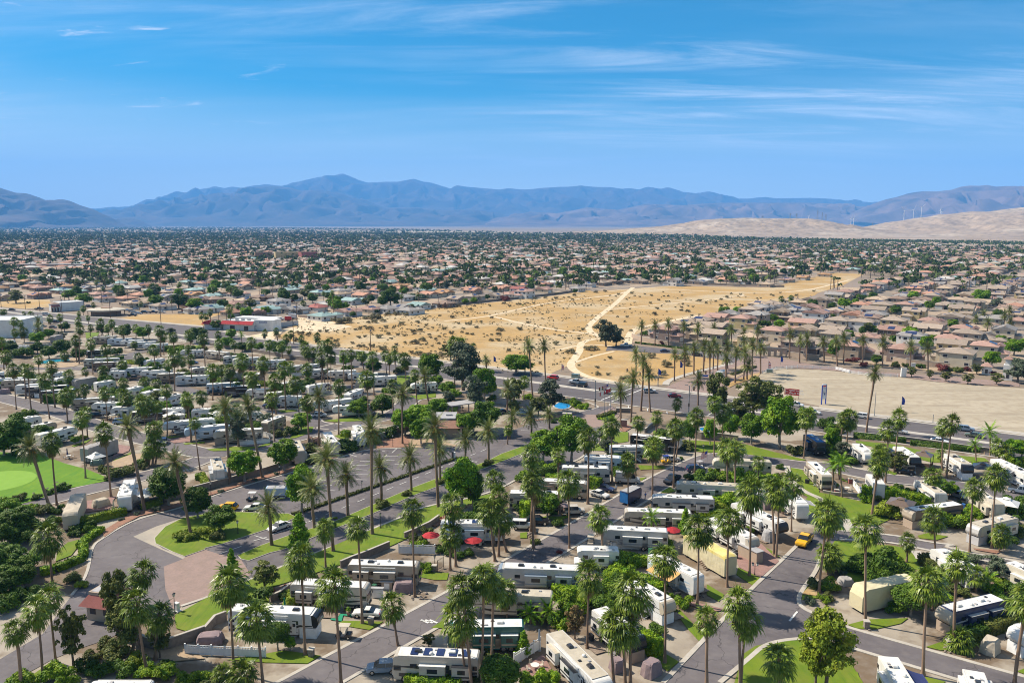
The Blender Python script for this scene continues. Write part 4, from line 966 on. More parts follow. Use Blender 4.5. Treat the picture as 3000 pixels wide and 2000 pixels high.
def place_tree(kind, t, cx, cy, r, b=None, desc=None):
 bush = kind[0] == 'b' and kind not in ('bright', 'ball', 'bare', 'brown')
 k_ = 3.92 if t[0] in 'ABC' else 2.352 if t[0] == 'D' else 0.784
 if b is None:
  b = at(t, cx, cy + r * (0.75 if bush else 1.1))
 sx, sy = screen(b)
 depth = b.y * CT + CAM_H * ST
 rm = r / k_ * depth / FPX
 hc, X = height_over(b, t, cx, cy)
 o = copy_tree(TREES[kind][rnd.randrange(2)])
 o.location = (b.x if b is None else (b.x + X) / 2 if abs(X - b.x) < rm else b.x, b.y, 0.02)
 if bush: s = rm / 2.5; s *= 1.15; sz = min(s, 1.6) * rnd.uniform(0.85, 1.1)
 else: s = rm / 2.4; sz = max(0.5 * s, min(1.6 * s, hc / 3.9))
 o.scale = (s, s, sz); o.rotation_euler = (0, 0, rnd.uniform(0, 6.28))
 small = 'small ' if rm < 1.6 else 'big ' if rm > 4.2 else ''
 o.name = kname(kind)
 setp(o, cat='bush' if bush or kind == 'brown' else 'tree', group='bushes and shrubs in the gardens' if bush else 'broadleaf trees in the gardens')
 note(o, desc or small + KN[kind], b)
 return o
def trees(s):
 for t, w in rows(s, 5):
  k = w[0]; v = []; tb = t
  for x in w[1:]:
   if x[0] in 'ABCDF':
    tb = x
    if not v: t = x
   else: v.append(float(x))
  place_tree(k, t, v[0], v[1], v[2], at(tb, v[3], v[4]) if len(v) > 3 else None)
trees('''A0 dark 60 150 190;dark 260 320 140;bdark 330 520 110;bdark 60 640 130;bright 380 130 110;dark -40 420 170;bbright 250 1500 120;bdark 1100 1420 90;bbright 1700 1400 110;bolive 1050 1250 90;bdark 1250 1380 100;bbright 2150 1500 110;bbright 2300 1480 100;bdark 1900 1330 70;B0 dark 90 1320 180;bright 250 1180 110;bdark 330 1300 100;bdark 300 1440 110;bdark 620 1260 80;dark 40 340 170;bdark 250 460 90;bdark 860 1400 60;
A1 bbright 60 1500 110;bolive 330 1560 90;bdark 1150 640 60;bdark 1250 330 40;A2 bdark 120 1470 60;bolive 880 1260 60;bbright 2120 480 110;bbright 2250 620 100;bbright 1930 640 110;bdark 2000 560 90;bbright 2320 300 90;bdark 760 1250 70;bolive 860 1180 60;bbright 1560 560 60;bdark 480 60 60;bdark 560 90 60;bdark 360 20 60;bdark 680 60 60;A3 bbright 30 260 110;bdark 60 400 100;bdark 140 760 90;bdark 470 1150 60;bbright 620 560 60;bdark 650 700 60;bolive 540 520 60;bbright 380 350 60;bdark 1170 120 40;
A4 bdark 650 320 120;bbright 900 190 100;bdark 520 120 90;bdark 1250 560 80;bbright 1450 560 80;bolive 1320 620 70;bdark 2250 480 110;bbright 2000 480 90;bdark 1560 470 70;bdark 860 130 80;bolive 1850 620 70;B4 bdark 1080 1080 60;bbright 1380 1170 100;bdark 1560 1280 100;bbright 1780 1180 80;bdark 980 930 80;bdark 2200 1260 80;bolive 2280 1380 90;bdark 1180 960 80;bdark 150 200 80;bdark 120 410 60;
B2 bdark 1280 1120 70;bdark 1350 1180 70;bbright 1700 720 50;bdark 1480 960 50;bdark 540 1500 60;bbright 100 1540 80;bdark 1660 1180 40;bdark 830 1120 60;B3 bdark 880 760 70;bbright 1150 700 60;bdark 1350 820 70;bdark 1550 880 90;bbright 1330 960 90;bdark 1130 1020 70;bbright 900 1130 70;bdark 700 1300 60;bdark 1650 700 70;bolive 1900 760 60;bdark 1200 1180 60;
B0 dark 130 250 200 140 520;bright 60 1130 150;dark 180 1250 170;dark 20 1400 160;A0 dark 60 80 150;dark 220 230 150;dark 60 370 170;bdark 110 560 120;bare 800 850 160 845 1390;olive 1400 520 190 1310 1090;olive 1380 900 190 1475 1235;olive 1830 640 120 1800 1290;
bbright 620 1420 130;bbright 760 1500 110;bbright 150 1540 100;bolive 1250 1120 110;byellow 1560 1310 120;bdark 1450 1370 120;bbright 1900 1400 120;bdark 1000 1350 110;bolive 1340 1200 120;byellow 930 430 60;bdark 2320 1540 60;bolive 850 340 80;
A1 cone 300 240 110 330 470;olive 670 310 150 700 500;bdark 560 580 170;byellow 1030 590 110;bdark 900 540 70;ball 850 1000 115 820 1190;bright 1010 1100 60 960 1195;bred 770 500 38;bred 945 450 32;bolive 160 1560 150;bgrey 1230 300 35;
A2 bbright 195 220 75;cone 1320 1110 100 1300 1260;ball 1045 1440 190 1040 1680;bbright 1400 1510 130;bbright 1610 1490 110;bbright 775 1110 85;bare 230 1070 75 210 1150;bolive 770 1480 110;brown 1900 850 110 1900 1060;bbright 1840 690 150;bbright 1750 860 110;bdark 2200 620 110;bbright 1760 470 90;bdark 1950 480 90;bbright 2250 480 120;byellow 2310 210 60;bdark 2150 600 100;bbright 2300 350 90;bred 1975 170 35;bred 2170 150 30;bmaroon 1720 60 30;
A3 bbright 90 160 110;bbright 300 140 110;bbright 180 300 90;bbright 790 620 90;bdark 480 930 100;bdark 380 740 70;bright 80 1130 10;olive 2300 880 110 A4 20 1100;yellow A4 130 1130 270 A4 60 1650;A3 yellow 2330 1200 180 A4 -40 1640;bgrey 2250 620 55;bolive 2320 400 90;bdark 30 720 110;
A4 ball 1060 590 175 1060 800;bbright 110 430 95;bdark 760 190 180;bdark 420 190 120;bdark 620 240 120;bdark 940 260 100;bbright 60 590 60;bgrey 1750 110 80;grey 2010 230 120 2010 400;byellow 1940 330 60;byellow 2110 400 90;bdark 1400 360 100;bolive 1480 480 90;bolive 1660 520 70;bdark 1700 990 60;bbright 1080 700 10;bdark 240 240 60;bdark 870 690 90;bolive 90 570 60;bdark 2200 620 120;bgrey 260 290 45;
B0 dark 1930 840 190 1935 1105;bright 870 340 50;byellow 960 310 40;bdark 650 1130 70;bolive 500 1130 90;bbright 330 1120 90;bolive 1300 720 90;bolive 1480 690 80;bolive 1200 680 60;bdark 1610 590 60;bdark 1350 700 70;bbright 1000 1350 60;bgrey 1570 1190 30;bgrey 1800 1130 40;bdark 700 890 60;bdark 560 930 50;bdark 420 990 50;bdark 780 880 30;bgrey 1390 1250 30;bolive 1640 640 50;bolive 230 1000 60;byellow 2100 1440 80;byellow 2230 1420 70;byellow 2310 1390 60;
B1 bright 450 610 155 455 830;bright 900 480 150 905 705;dark 205 1230 155 148 1410;dark -60 1030 150 B0 2240 1250;B1 bright 1080 860 165 1140 1185;cone 1090 1400 160 A1 1090 60;B1 bright 1105 120 110 1110 245;grey 380 200 115 390 420;bdark 1010 230 70;bright 2300 110 130 2300 290;bdark 2110 240 85;bpink 1250 340 60;bolive 900 260 60;bbright 170 120 80;bolive 530 170 80;bbright 560 150 50;bolive 2030 1070 70;bolive 150 1430 75;bgrey 580 800 25;bgrey 820 730 25;bgrey 180 930 30;bolive 2320 950 50;bdark 1430 1310 70;byellow 1500 1240 20;bolive 820 270 60;
B2 bright 130 100 175 150 280;bright 620 140 130 640 300;dark 870 60 150 870 280;bright 110 230 110 150 400;bright 560 790 200 640 1120;dark 760 870 115 690 1145;bright 1540 390 175 1535 620;bright 1860 290 185 1860 610;bright 1590 1070 125 1575 1240;bbright 1330 750 90;bright 200 200 10;bolive 900 600 55;bolive 350 820 45;bred 440 1200 30;bred 350 1240 22;bdark 640 1200 90;bdark 760 1240 90;bolive 100 1480 90;bolive 210 1380 60;bdark 2220 350 25;bdark 2250 330 20;bbright 1480 650 80;bbright 1620 660 80;bdark 1700 1290 60;byellow 2340 900 20;bdark 1650 130 30;bdark 1690 100 25;bdark 1760 80 30;
C2 grey 600 830 210 630 1150;bright 240 870 120 250 1080;bright 300 1030 80;bright 430 1110 90;bright 520 1180 70;bright 860 1040 140 860 1290;grey 770 1150 135 740 1380;olive 1200 1150 120 1200 1345;olive 470 680 110;bright 1220 830 150 1220 960;bright 1330 850 90 1320 950;grey 1610 1180 150 1620 1400;olive 1480 1320 110;grey 2255 470 120 2255 650;bright 320 1330 110;bright 110 1420 140;bright 880 1400 140 870 1600;dark 650 1510 120;grey 440 1230 90;bbright 1360 1220 50;bbright 1900 1290 60;bbright 2000 1320 55;bdark 960 1240 60;byellow 480 1400 45;bgrey 930 1150 30;bolive 220 760 60;olive 1200 1330 80;bbright 1960 1340 30;
C3 olive 1190 1150 135 1180 1420;olive 1600 1200 190 1600 1480;olive 1760 1240 140 1780 1500;olive 1420 1380 170 1420 1568;bright 1920 1440 200 B3 1880 450;B3 bright 1600 190 120 1550 395;bright 1330 160 95 1330 330;bright 870 190 85 865 415;bright 1100 190 75 1100 405;bolive 2080 450 85;bdark 1200 260 60;bdark 960 130 60;bright 2230 100 90 2170 300;
bdark 1035 750 110;bbright 1260 745 100;bbright 1480 750 120;bbright 1620 800 60;bbright 1780 780 100;bbright 1480 990 100;bbright 1300 1040 120;byellow 1170 1090 110;cone 820 1290 100 800 1460;bbright 570 1520 90;brown 620 1050 90 620 1120;bbright 1560 1380 45;byellow 960 1090 80;byellow 830 1090 80;bdark 1680 770 70;bbright 800 920 60;bdark 1900 650 40;bdark 760 550 30;
B4 bright 1460 880 110 1460 1000;byellow 770 1120 130;bdark 80 150 85;bright 150 300 90 160 460;bbright 160 480 50;olive 260 210 60 240 320;bright 2240 430 100 2240 560;bright 2330 430 110;bbright 2280 600 100;bdark 2240 1030 110;bbright 1440 1210 140;bbright 1650 1240 120;bbright 2260 1150 100;bpink 1920 1150 80;bpink 2060 1150 60;bdark 2100 1460 120;bbright 1720 1160 60;bbright 540 1010 70;bolive 640 1000 60;bdark 910 880 50;bbright 1800 1120 80;bolive 1640 1070 40;bbright 1820 620 60;
C4 bright 1020 500 95;bdark 940 560 90;bright 1230 590 75 1230 700;bright 600 450 60;bright 290 140 70;dark 880 220 55;bright 1080 50 60;bright 1860 60 90;bbright 1770 130 70;bright 1530 380 65;bright 1980 770 90 1990 890;grey 2290 900 130 2280 1060;bare 1060 930 55 1065 995;bdark 1160 860 45;bare 1265 960 42 1275 1018;bare 1460 980 62 1455 1048;bare 1700 1010 65 1720 1078;bare 2040 1010 70 2040 1085;dark 660 790 60;bmaroon 410 790 45;bmaroon 330 800 30;bmaroon 510 850 38;bmaroon 1420 880 60;bmaroon 1690 900 40;bmaroon 1980 940 40;bright 2240 640 100;bright 2090 560 60;bolive 990 860 35;bare 1810 900 60;bolive 1600 910 45;bright 160 660 60 160 800;bright 700 330 35;bolive 870 850 40;bolive 1520 900 40;bright 1320 540 40;bdark 250 60 70;bdark 470 60 60;bright 1450 210 10;
C3 bright 1820 310 55;bbright 1280 440 50;bdark 1720 380 60;bmaroon 565 600 36;dark 2270 150 60;bright 2150 250 50;bdark 340 490 40;bbright 1610 630 20;bscrub 600 840 55;bscrub 420 740 50;bscrub 790 770 60;bscrub 130 1000 60;bscrub 550 940 45;bscrub 830 840 40;grey 20 520 95 20 640;bmaroon 1220 600 50;bmaroon 1440 690 40;bdark 2000 560 40;bright 1890 380 60;bbright 1250 215 50;bright 1420 225 50;bbright 1420 365 30;
C0 bright 560 490 60;dark 700 640 100;bdark 260 700 90;dark 80 650 100;dark 430 650 70;dark 560 700 80;dark 900 720 80;bright 1640 480 80;dark 1420 460 90;dark 2260 500 100;bbright 2040 680 80;bdark 1340 700 55;grey 1960 480 60;bbright 1340 1150 60;grey 700 520 60;byellow 320 1400 60;bright 430 540 80;bright 960 90 85;bright 790 40 70;bright 1790 110 75;dark 2050 110 90;bright 2240 150 90;olive 180 60 80;olive 1180 450 70;dark 740 410 60;bmaroon 2170 210 60;bolive 330 140 18;
C1 bright 250 590 70;bright 620 640 60;dark 850 650 90;dark 430 640 60;bright 300 490 60;bright 1620 800 70;dark 1800 760 80;dark 1940 860 90;bolive 2250 900 70;bdark 1180 1130 80;bright 1770 1340 110;dark 2040 1290 130;bdark 390 1150 60;bright 480 245 70;bright 700 230 55;dark 200 150 60;dark 380 30 60;olive 520 150 70;olive 1150 40 60;dark 1240 80 60;bright 1600 180 60;olive 1850 130 50;dark 1700 270 35;bmaroon 985 115 30;dark 1970 240 30;olive 2050 120 60;dark 2130 60 110;dark 900 40 60;bright 300 300 40;dark 130 390 60;dark 1430 60 50;bright 2200 140 30;olive 340 20 60;bscrub 1620 330 60;bscrub 1520 340 60;bscrub 1960 290 60;bred 1230 1000 20;
C2 bgrey 100 40 90;dark 20 190 40;bright 640 120 40;bright 740 110 40;bscrub 560 170 30;bmaroon 1100 90 45;bright 1300 170 10;dark 1900 5 30''')
def shrubs(s):
 for t, w in rows(s, 3):
  v = [float(a) for a in w]
  o = copy_tree(TREES['bscrub'][rnd.randrange(2)])
  b = at(t, v[0], v[1] + v[2] * 0.4)
  rm = v[2] / 3.92 * (b.y * CT + CAM_H * ST) / FPX
  o.location = (b.x, b.y, 0.03); o.scale = (rm / 2.6, rm / 2.6, min(rm / 2.6, 0.75)); o.rotation_euler = (0, 0, rnd.uniform(0, 6))
  o.name = 'desert_shrub'; setp(o, 'low round desert shrub growing on the dry sandy lot', 'shrub', 'low desert shrubs on the dry lot')
SP = '''C2 1085 150 26;1150 180 22;1235 160 20;1270 160 20;1315 158 14;1360 150 16;1425 148 20;1560 85 26;1440 92 26;1680 40 30;1680 90 28;920 178 20;745 180 20;695 218 24;615 255 20;545 262 20;490 308 30;665 295 20;350 292 18;445 245 12;175 330 30;95 365 28;945 315 24;820 360 20;1050 330 10;690 385 30;655 385 24;770 425 26;1265 445 38;1360 372 22;1350 330 14;1520 325 14;1527 275 16;1515 180 18;1990 448 28;1805 478 22;1680 468 16;1720 520 22;1665 508 16;1485 515 20;1940 555 24;935 572 32;1015 570 32;1270 572 18;1020 505 36;1035 450 50;1140 690 30;2115 428 24;2040 405 14;2100 290 12;1765 210 14;1810 210 12;1910 232 10;1800 315 12;1660 150 20;1640 110 14;1830 80 20;1870 105 20;1770 85 16;1890 55 26;2140 20 28;2245 10 24;2200 115 16;2080 102 10;2300 62 14;2325 115 12;2310 240 14;1980 158 12;2155 885 30;2160 960 40;1945 860 20;2280 965 30;2300 775 30;2240 800 14;2095 950 12;1690 730 20;1680 610 40;2080 650 90;1850 700 60;60 590 60;150 565 50;400 440 30;480 490 34;660 500 24;720 505 24;600 480 22;560 380 22;265 430 20;340 530 22;240 540 22;850 500 14;890 520 16;620 440 20;300 560 24;120 460 40;190 400 24;40 470 40;260 640 20;190 620 20;350 680 18;295 700 16;100 720 60;210 740 70;20 710 30;370 740 50;225 510 24;940 510 20;400 600 20;500 20 10;335 610 24;950 380 10;860 800 10
C1 1790 430 26;1840 415 22;1890 430 50;1730 450 22;1950 360 40;1880 370 30;2000 530 44;1770 540 30;1840 530 26;1695 605 26;1510 585 40;2110 500 30;2140 555 24;2220 510 26;2290 520 24;2300 600 24;1770 640 30;1820 640 30;1510 640 50;2260 380 40;2080 420 30;2170 430 26;1600 480 24;1400 470 30;1320 470 24;1560 350 60;1650 340 50;1850 310 50;1900 300 60;2100 270 50;2200 265 50;2300 270 50;2000 320 36;2050 350 34;1920 640 40;2040 660 60;1100 490 50;1050 570 50;830 520 40;1180 510 30;2200 620 24;2100 570 14;1450 550 24;1200 500 26
C3 45 45 22;15 68 16;200 32 26;235 65 16;290 75 16;350 45 16;425 60 20;510 112 20;140 105 16;172 88 12;230 142 14;412 145 20;570 68 16;617 68 18;598 130 18;630 130 16;775 60 16;785 158 18;770 195 20;845 180 18;902 190 18;840 240 32;770 230 24;490 208 26;460 270 34;975 118 34;1053 147 20;1105 152 10;1162 128 18;1225 105 24;1290 78 26;1342 40 20;1450 48 20;1420 70 12;1225 175 28;1280 165 20;1460 175 24;1372 132 14;1640 95 16;1680 90 14;1797 52 16;1905 30 16;1607 38 12;1145 15 14;750 22 12;35 305 18;145 305 22;118 360 20;190 465 26;295 325 12;600 245 14;540 185 12;1210 250 20;890 290 20;975 280 16;60 180 12;700 195 14;180 215 14;560 20 12;2290 10 20;1820 60 20;2090 60 24'''
shrubs(SP.replace('\n', ';'))
# RECREATIONAL VEHICLES
def arc(cx, cz, r, a0, a1, n=5):
 return [(cx + r * math.cos(R(a0 + (a1 - a0) * i / n)), cz + r * math.sin(R(a0 + (a1 - a0) * i / n))) for i in range(n + 1)]
def rv_profile(kind, L_, H_):
 h = L_ / 2
 if kind == 'coach':      # flat-fronted bus-like motorhome
  return [(-h, .42), (h - .25, .42)] + [(h - .02, 1.3), (h, 1.6), (h - .12, 2.4)] + arc(h - .62, H_ - .52, .5, 20, 90, 4) + arc(-h + .2, H_ - .22, .2, 90, 180, 3)
 if kind == 'classc':     # cab-over motorhome
  return [(-h, .42), (h - .1, .42), (h, .7), (h - .05, 1.25), (h - 1.25, 1.5), (h - 1.75, 2.1), (h - .75, 2.25)] + arc(h - 1.0, H_ - .55, .5, 0, 90, 4) + arc(-h + .15, H_ - .2, .15, 90, 180, 3)
 if kind == 'fifth':      # overhanging nose that sits on a truck bed
  return [(-h, .55), (h - 3.0, .55), (h - 2.9, 1.65), (h - .7, 1.75)] + arc(h - .75, 2.5, .75, -75, 0, 4) + arc(h - .95, H_ - .92, .85, 5, 82, 5) + [(h - 3.2, H_)] + arc(-h + .15, H_ - .18, .15, 90, 180, 2)
 return [(-h, .5), (h - .5, .5)] + arc(h - .5, 1.0, .45, -80, 0, 3) + arc(h - .65, H_ - .65, .6, 5, 90, 4) + arc(-h + .1, H_ - .1, .1, 90, 180, 2)
def wheel(parent, x, y, r=0.42, w=0.26, name='wheel'):
 b = MB(); b.tube([(0, -w / 2, 0), (0, w / 2, 0)], r, 14)
 o = b.build(name, 'rubber', parent); o.location = (x, y, r)
 s_ = 1 if y > 0 else -1
 b = MB(); b.tube([(0, s_ * w * .4, 0), (0, s_ * (w / 2 + .02), 0)], r * .58, 12)
 q = b.build('rim', 'chrome', o)
 return o
def make_rv(label, kind, p, q, H_, body, accent, roof='roof_white', slides=(1, -1), cap=None, awn=None, box=None, solar=0, desc=None, cat='motorhome', seed=0, detail=2):
 rr = random.Random(seed)
 L_ = (p - q).length; L_ = max(6.0, min(13.6, L_))
 c = (p + q) / 2; a = math.atan2((p - q).y, (p - q).x)
 root = empty({'coach': 'motorhome', 'classc': 'motorhome', 'fifth': 'fifth_wheel_trailer', 'trailer': 'travel_trailer'}[kind], (c.x, c.y, 0.04), a)
 W_ = 2.5; h = L_ / 2
 pr = rv_profile(kind, L_, H_)
 MB().side(pr, -W_ / 2, W_ / 2).build('body', body, root, bevel=0.05)
 z0 = 0.45 if kind in ('coach', 'classc') else 0.6
 rx1 = h - {'coach': .75, 'classc': 1.1, 'fifth': 1.2, 'trailer': .8}[kind]
 b = MB(); b.box((rx1 - h + .25) / 2, 0, H_ + .012, rx1 + h - .25, W_ - .28, .05)
 b.build('roof', roof, root)
 b = MB()
 for s_ in (-1, 1): b.box((rx1 - h + .25) / 2, s_ * (W_ / 2 - .08), H_ + .02, rx1 + h - .3, .06, .09)
 b.build('gutter', body, root)
 for x in ([h * .42, -h * .35] if L_ > 8 else [0.0]):
  b = MB(); b.box(0, 0, .17, 1.05, .75, .3, taper=.8); o = b.build('air_conditioner', 'roof_white' if rr.random() < .6 else 'paint_charcoal', root, bevel=.06); o.location = (x + rr.uniform(-.3, .3), 0, H_ + .04)
 for k in range(3 if detail else 1):
  b = MB(); b.box(0, 0, .07, .42, .42, .12, taper=.85); o = b.build('roof_vent', 'paint_charcoal' if k % 2 else 'roof_grey', root); o.location = (rr.uniform(-h * .85, h * .6), rr.choice((-.55, .55)), H_ + .04)
 if detail > 1:
  b = MB(); b.tube([(0, 0, 0), (0, 0, .12), (0, 0, .3), (0, 0, .36)], [.28, .3, .22, .08], 10); o = b.build('satellite_dome', 'roof_white', root, smooth=True); o.location = (h * .1, .5, H_ + .03)
  b = MB()
  for y in (-.18, .18): b.tube([(0, y, .8), (0, y, H_ + .1)], .02, 4)
  for k in range(7): b.tube([(0, -.18, 1 + k * .4), (0, .18, 1 + k * .4)], .015, 4)
  o = b.build('ladder', 'grey_metal', root); o.location = (-h - .06, .7, 0)
 for i in range(solar):
  b = MB(); b.box(0, 0, .06, 1.0, 1.7, .04); o = b.build('solar_panel', 'solar', root); o.location = (-h * .7 + i * (1.5 * h) / max(1, solar), 0, H_ + .06)
 fr = h - (0.9 if kind != 'fifth' else .9)
 for s_ in (-1, 1):
  y = s_ * (W_ / 2 + .006)
  for j, (mt, z_, t_, amp) in enumerate(((accent, .95, .34 + rr.random() * .5, .55), ('paint_silver' if accent != 'paint_silver' else 'paint_charcoal', 1.55, .22, .8), (accent, 2.0 + rr.random() * .4, .18 + rr.random() * .3, rr.uniform(-.2, 1.2)), (accent, 1.3, .5, rr.uniform(1.2, 2.6)))):
   b = MB(); n_ = 14; vs_, fs_ = [], []
   x0 = -h + .12; x1 = fr if kind != 'fifth' or z_ > 1.8 else h - 3.1
   for i in range(n_ + 1):
    f = i / n_; x = x0 + (x1 - x0) * f
    z = z_ + amp * (f - .45) ** 2 * (1.2 if j else .5) - .12 * j + (0.3 * math.sin(f * 4.5 + j * 1.2 + seed))
    tt = t_ * (0.35 + 1.0 * math.sin(math.pi * min(1, f * .9 + .12)))
    zc_ = min(z, H_ - .35 - tt / 2); zc_ = max(zc_, z0 + .15 + tt / 2)
    if kind == 'fifth' and x > h - 3.1: zc_ = max(zc_, 1.85 + tt / 2)
    vs_ += [(x, y, zc_ - tt / 2), (x, y, zc_ + tt / 2)]
   for i in range(n_): fs_.append((2 * i, 2 * i + 2, 2 * i + 3, 2 * i + 1))
   b.add(vs_, fs_); b.build('graphic_stripe', mt, root)
 for s_ in slides:
  spots = [(h * .05, min(3.6, L_ * .3)), (-h * .62, min(2.6, L_ * .22))] if L_ > 9 else [(-h * .2, 2.6)]
  for x, sl in spots:
   dpt = .65
   b = MB(); b.box(0, 0, 0, sl, dpt + .3, 1.75)
   o = b.build('slide_out', body, root, bevel=.04); o.location = (x, s_ * (W_ / 2 + dpt / 2 - .15), 1.95 if kind != 'trailer' else 1.85)
   b = MB(); b.box(0, 0, .9, sl + .1, dpt + .3, .05)
   b.build('slide_topper', roof if rr.random() < .6 else accent, o)
   b = MB(); b.box(0, s_ * (dpt / 2 + .155), .2, sl * .4, .02, .62)
   b.build('window', 'glass', o)
   b = MB(); b.box(0, s_ * (dpt / 2 + .152), -.45, sl * .96, .015, .22)
   b.build('graphic_stripe', accent, o)
 for s_ in (-1, 1):
  y = s_ * (W_ / 2 + .012)
  for x, w_ in ((h * .5, .9), (-h * .28, .7), (-h * .92, .6)):
   if kind == 'fifth' and x > h - 3.1: pass
   b = MB(); b.box(0, 0, 0, w_, .03, .6); o = b.build('window', 'glass', root); o.location = (x, y, 2.45)
 b = MB(); b.box(0, 0, 0, .7, .035, 1.9); o = b.build('door', body, root, bevel=.01); o.location = (h * .34 if kind != 'fifth' else h - 3.6, -(W_ / 2 + .015), z0 + 1.1)
 b = MB(); b.box(0, -.02, .4, .4, .02, .5); b.build('window', 'glass', o)
 if detail:
  b = MB()
  for k in range(3): b.box(0, -.2 - .25 * k, .45 - .2 * k, .8, .26, .05)
  o = b.build('entry_step', 'grey_metal', root); o.location = (h * .34 if kind != 'fifth' else h - 3.6, -(W_ / 2), 0)
 if kind == 'coach':
  b = MB(); pf = [(h - .03, 1.55), (h + .02, 1.6), (h - .10, 2.42), (h - .22, 2.95), (h - .30, 2.9)]
  b.side(pf, -W_ / 2 + .14, W_ / 2 - .14); b.build('windshield', 'glass', root)
  b = MB(); b.box(h - .7, 0, 2.1, 1.0, W_ + .03, .75); b.build('cab_window', 'glass', root, bevel=.02)
  b = MB(); b.box(h - .12, 0, .68, .3, W_ - .1, .34); b.build('bumper', accent, root, bevel=.05)
  for s_ in (-1, 1):
   b = MB(); b.box(0, 0, 0, .06, .35, .2); o = b.build('headlight', 'lamp_glass', root); o.location = (h + .01, s_ * .85, 1.05)
   b = MB(); b.tube([(0, 0, 0), (.25, s_ * .2, .1), (.3, s_ * .28, -.3)], .035, 5); b.box(.3, s_ * .28, -.35, .08, .2, .4); o = b.build('mirror', 'paint_charcoal', root); o.location = (h - .25, s_ * W_ / 2, 2.3)
  for x in (h - 1.7, -h + 2.9, -h + 1.8):
   for s_ in (-1, 1): wheel(root, x, s_ * (W_ / 2 - .1), .5)
 elif kind == 'classc':
  b = MB(); b.side([(h - 1.28, 1.5), (h - 1.2, 1.48), (h - 1.7, 2.1), (h - 1.78, 2.1)], -W_ / 2 + .2, W_ / 2 - .2); b.build('windshield', 'glass', root)
  b = MB(); b.box(h - 1.9, 0, 1.75, .6, W_ + .03, .45); b.build('cab_window', 'glass', root)
  for x in (h - .9, -h + 2.2):
   for s_ in (-1, 1): wheel(root, x, s_ * (W_ / 2 - .1), .42)
 elif kind == 'fifth':
  if cap:
   pf = [(h - .72, 1.80), (h - .52, 1.80)] + arc(h - .73, 2.5, .78, -60, 0, 3) + arc(h - .93, H_ - .92, .88, 5, 76, 4) + [(h - 1.0, H_ - .1), (h - .9, 2.2)]
   b = MB(); b.side(pf, -W_ / 2 - .01, W_ / 2 + .01); b.build('front_cap', cap, root)
  if box:
   b = MB(); b.box(h - 1.6, 0, .85, 2.5, W_ - .1, 1.6); b.build('storage_skirt', box, root)
  else:
   b = MB()
   for s_ in (-1, 1): b.box(h - 2.2, s_ * 1.0, .6, .1, .1, 2.1)
   b.build('landing_leg', 'grey_metal', root)
  for x in (-h + L_ * .28, -h + L_ * .28 + 1.0):
   for s_ in (-1, 1): wheel(root, x, s_ * (W_ / 2 - .05), .4)
 else:
  b = MB(); b.box(h - .3, 0, 2.3, .42, 1.3, .6); b.build('windshield', 'glass', root)
  b = MB(); b.tube([(h - .3, .5, .5), (h + 1.0, 0, .5)], .05, 5); b.tube([(h - .3, -.5, .5), (h + 1.0, 0, .5)], .05, 5); b.build('tow_bar', 'dark_metal', root)
  for x in (-h + L_ * .38, -h + L_ * .38 + .9):
   for s_ in (-1, 1): wheel(root, x, s_ * (W_ / 2 - .05), .36)
 if awn:
  s_, m_, depth_ = awn
  b = MB(); n_ = 10; vs_, fs_ = [], []
  la = L_ * .5
  for i in range(n_ + 1):
   f = i / n_
   for x in (-la / 2, la / 2): vs_.append((x, s_ * (W_ / 2 + .02 + depth_ * f), H_ - .35 - .75 * f - .10 * math.sin(math.pi * f)))
  for i in range(n_): fs_.append((2 * i, 2 * i + 1, 2 * i + 3, 2 * i + 2))
  b.add(vs_, fs_)
  for x in (-la / 2, la / 2): b.tube([(x, s_ * (W_ / 2), 1.4), (x, s_ * (W_ / 2 + depth_), H_ - 1.1)], .03, 5)
  b.tube([(-la / 2, s_ * (W_ / 2 + depth_), H_ - 1.1), (la / 2, s_ * (W_ / 2 + depth_), H_ - 1.1)], .06, 6)
  o = b.build('awning', m_, root); o.location = (-h * .05, 0, 0)
 else:
  b = MB(); b.tube([(-h * .6, -(W_ / 2 + .08), H_ - .3), (h * .35, -(W_ / 2 + .08), H_ - .3)], .08, 6); b.build('awning_roller', 'roof_white', root)
 setp(root, cat=cat, group='recreational vehicles parked on the lots')
 if label: root['label'] = label
 return root
RVPOS = []
def rv(label, kind, t, x1, y1, x2, y2, body, accent, H_=3.75, t2=None, nick=None, **k):
 p = at(t, x1, y1, H_); q = at(t2 or t, x2, y2, H_)
 p.z = q.z = 0
 c = (p + q) / 2; RVPOS.append((c, (p - q).normalized(), (p - q).length / 2))
 o = make_rv(label, kind, p, q, H_, 'paint_' + body, 'paint_' + accent, cat={'coach': 'motorhome', 'classc': 'motorhome', 'fifth': 'trailer', 'trailer': 'trailer'}[kind], seed=int(x1 + y1 * 3), detail=2 if c.y < 190 else 1, **k)
 if nick: landmark(nick, c)
 if not label: note(o, {'white': 'white', 'lightblue': 'pale blue', 'beige': 'beige', 'tan': 'tan', 'cream': 'cream', 'grey': 'grey', 'black': 'black', 'brown': 'brown', 'silver': 'silver', 'bluegrey': 'blue-grey', 'mutedgreen': 'muted green', 'charcoal': 'dark grey', 'teal': 'teal'}.get(body, body) + ' ' + {'coach': 'motorhome', 'classc': 'cab-over motorhome', 'fifth': 'fifth wheel trailer', 'trailer': 'travel trailer'}[kind], c)
 return o
N = 'nick'
rv('white fifth wheel with blue-shaded roof by the bottom left hedge', 'fifth', 'A0', 960, 1600, 1720, 1600, 'white', 'lightblue', nick='white trailer at the bottom hedge')
luxe = rv('long white and black fifth wheel with LUXE on its black nose', 'fifth', 'A1', 1330, 748, 300, 700, 'white', 'black', nick='black-nosed fifth wheel', cap='paint_black', box='white_vinyl')
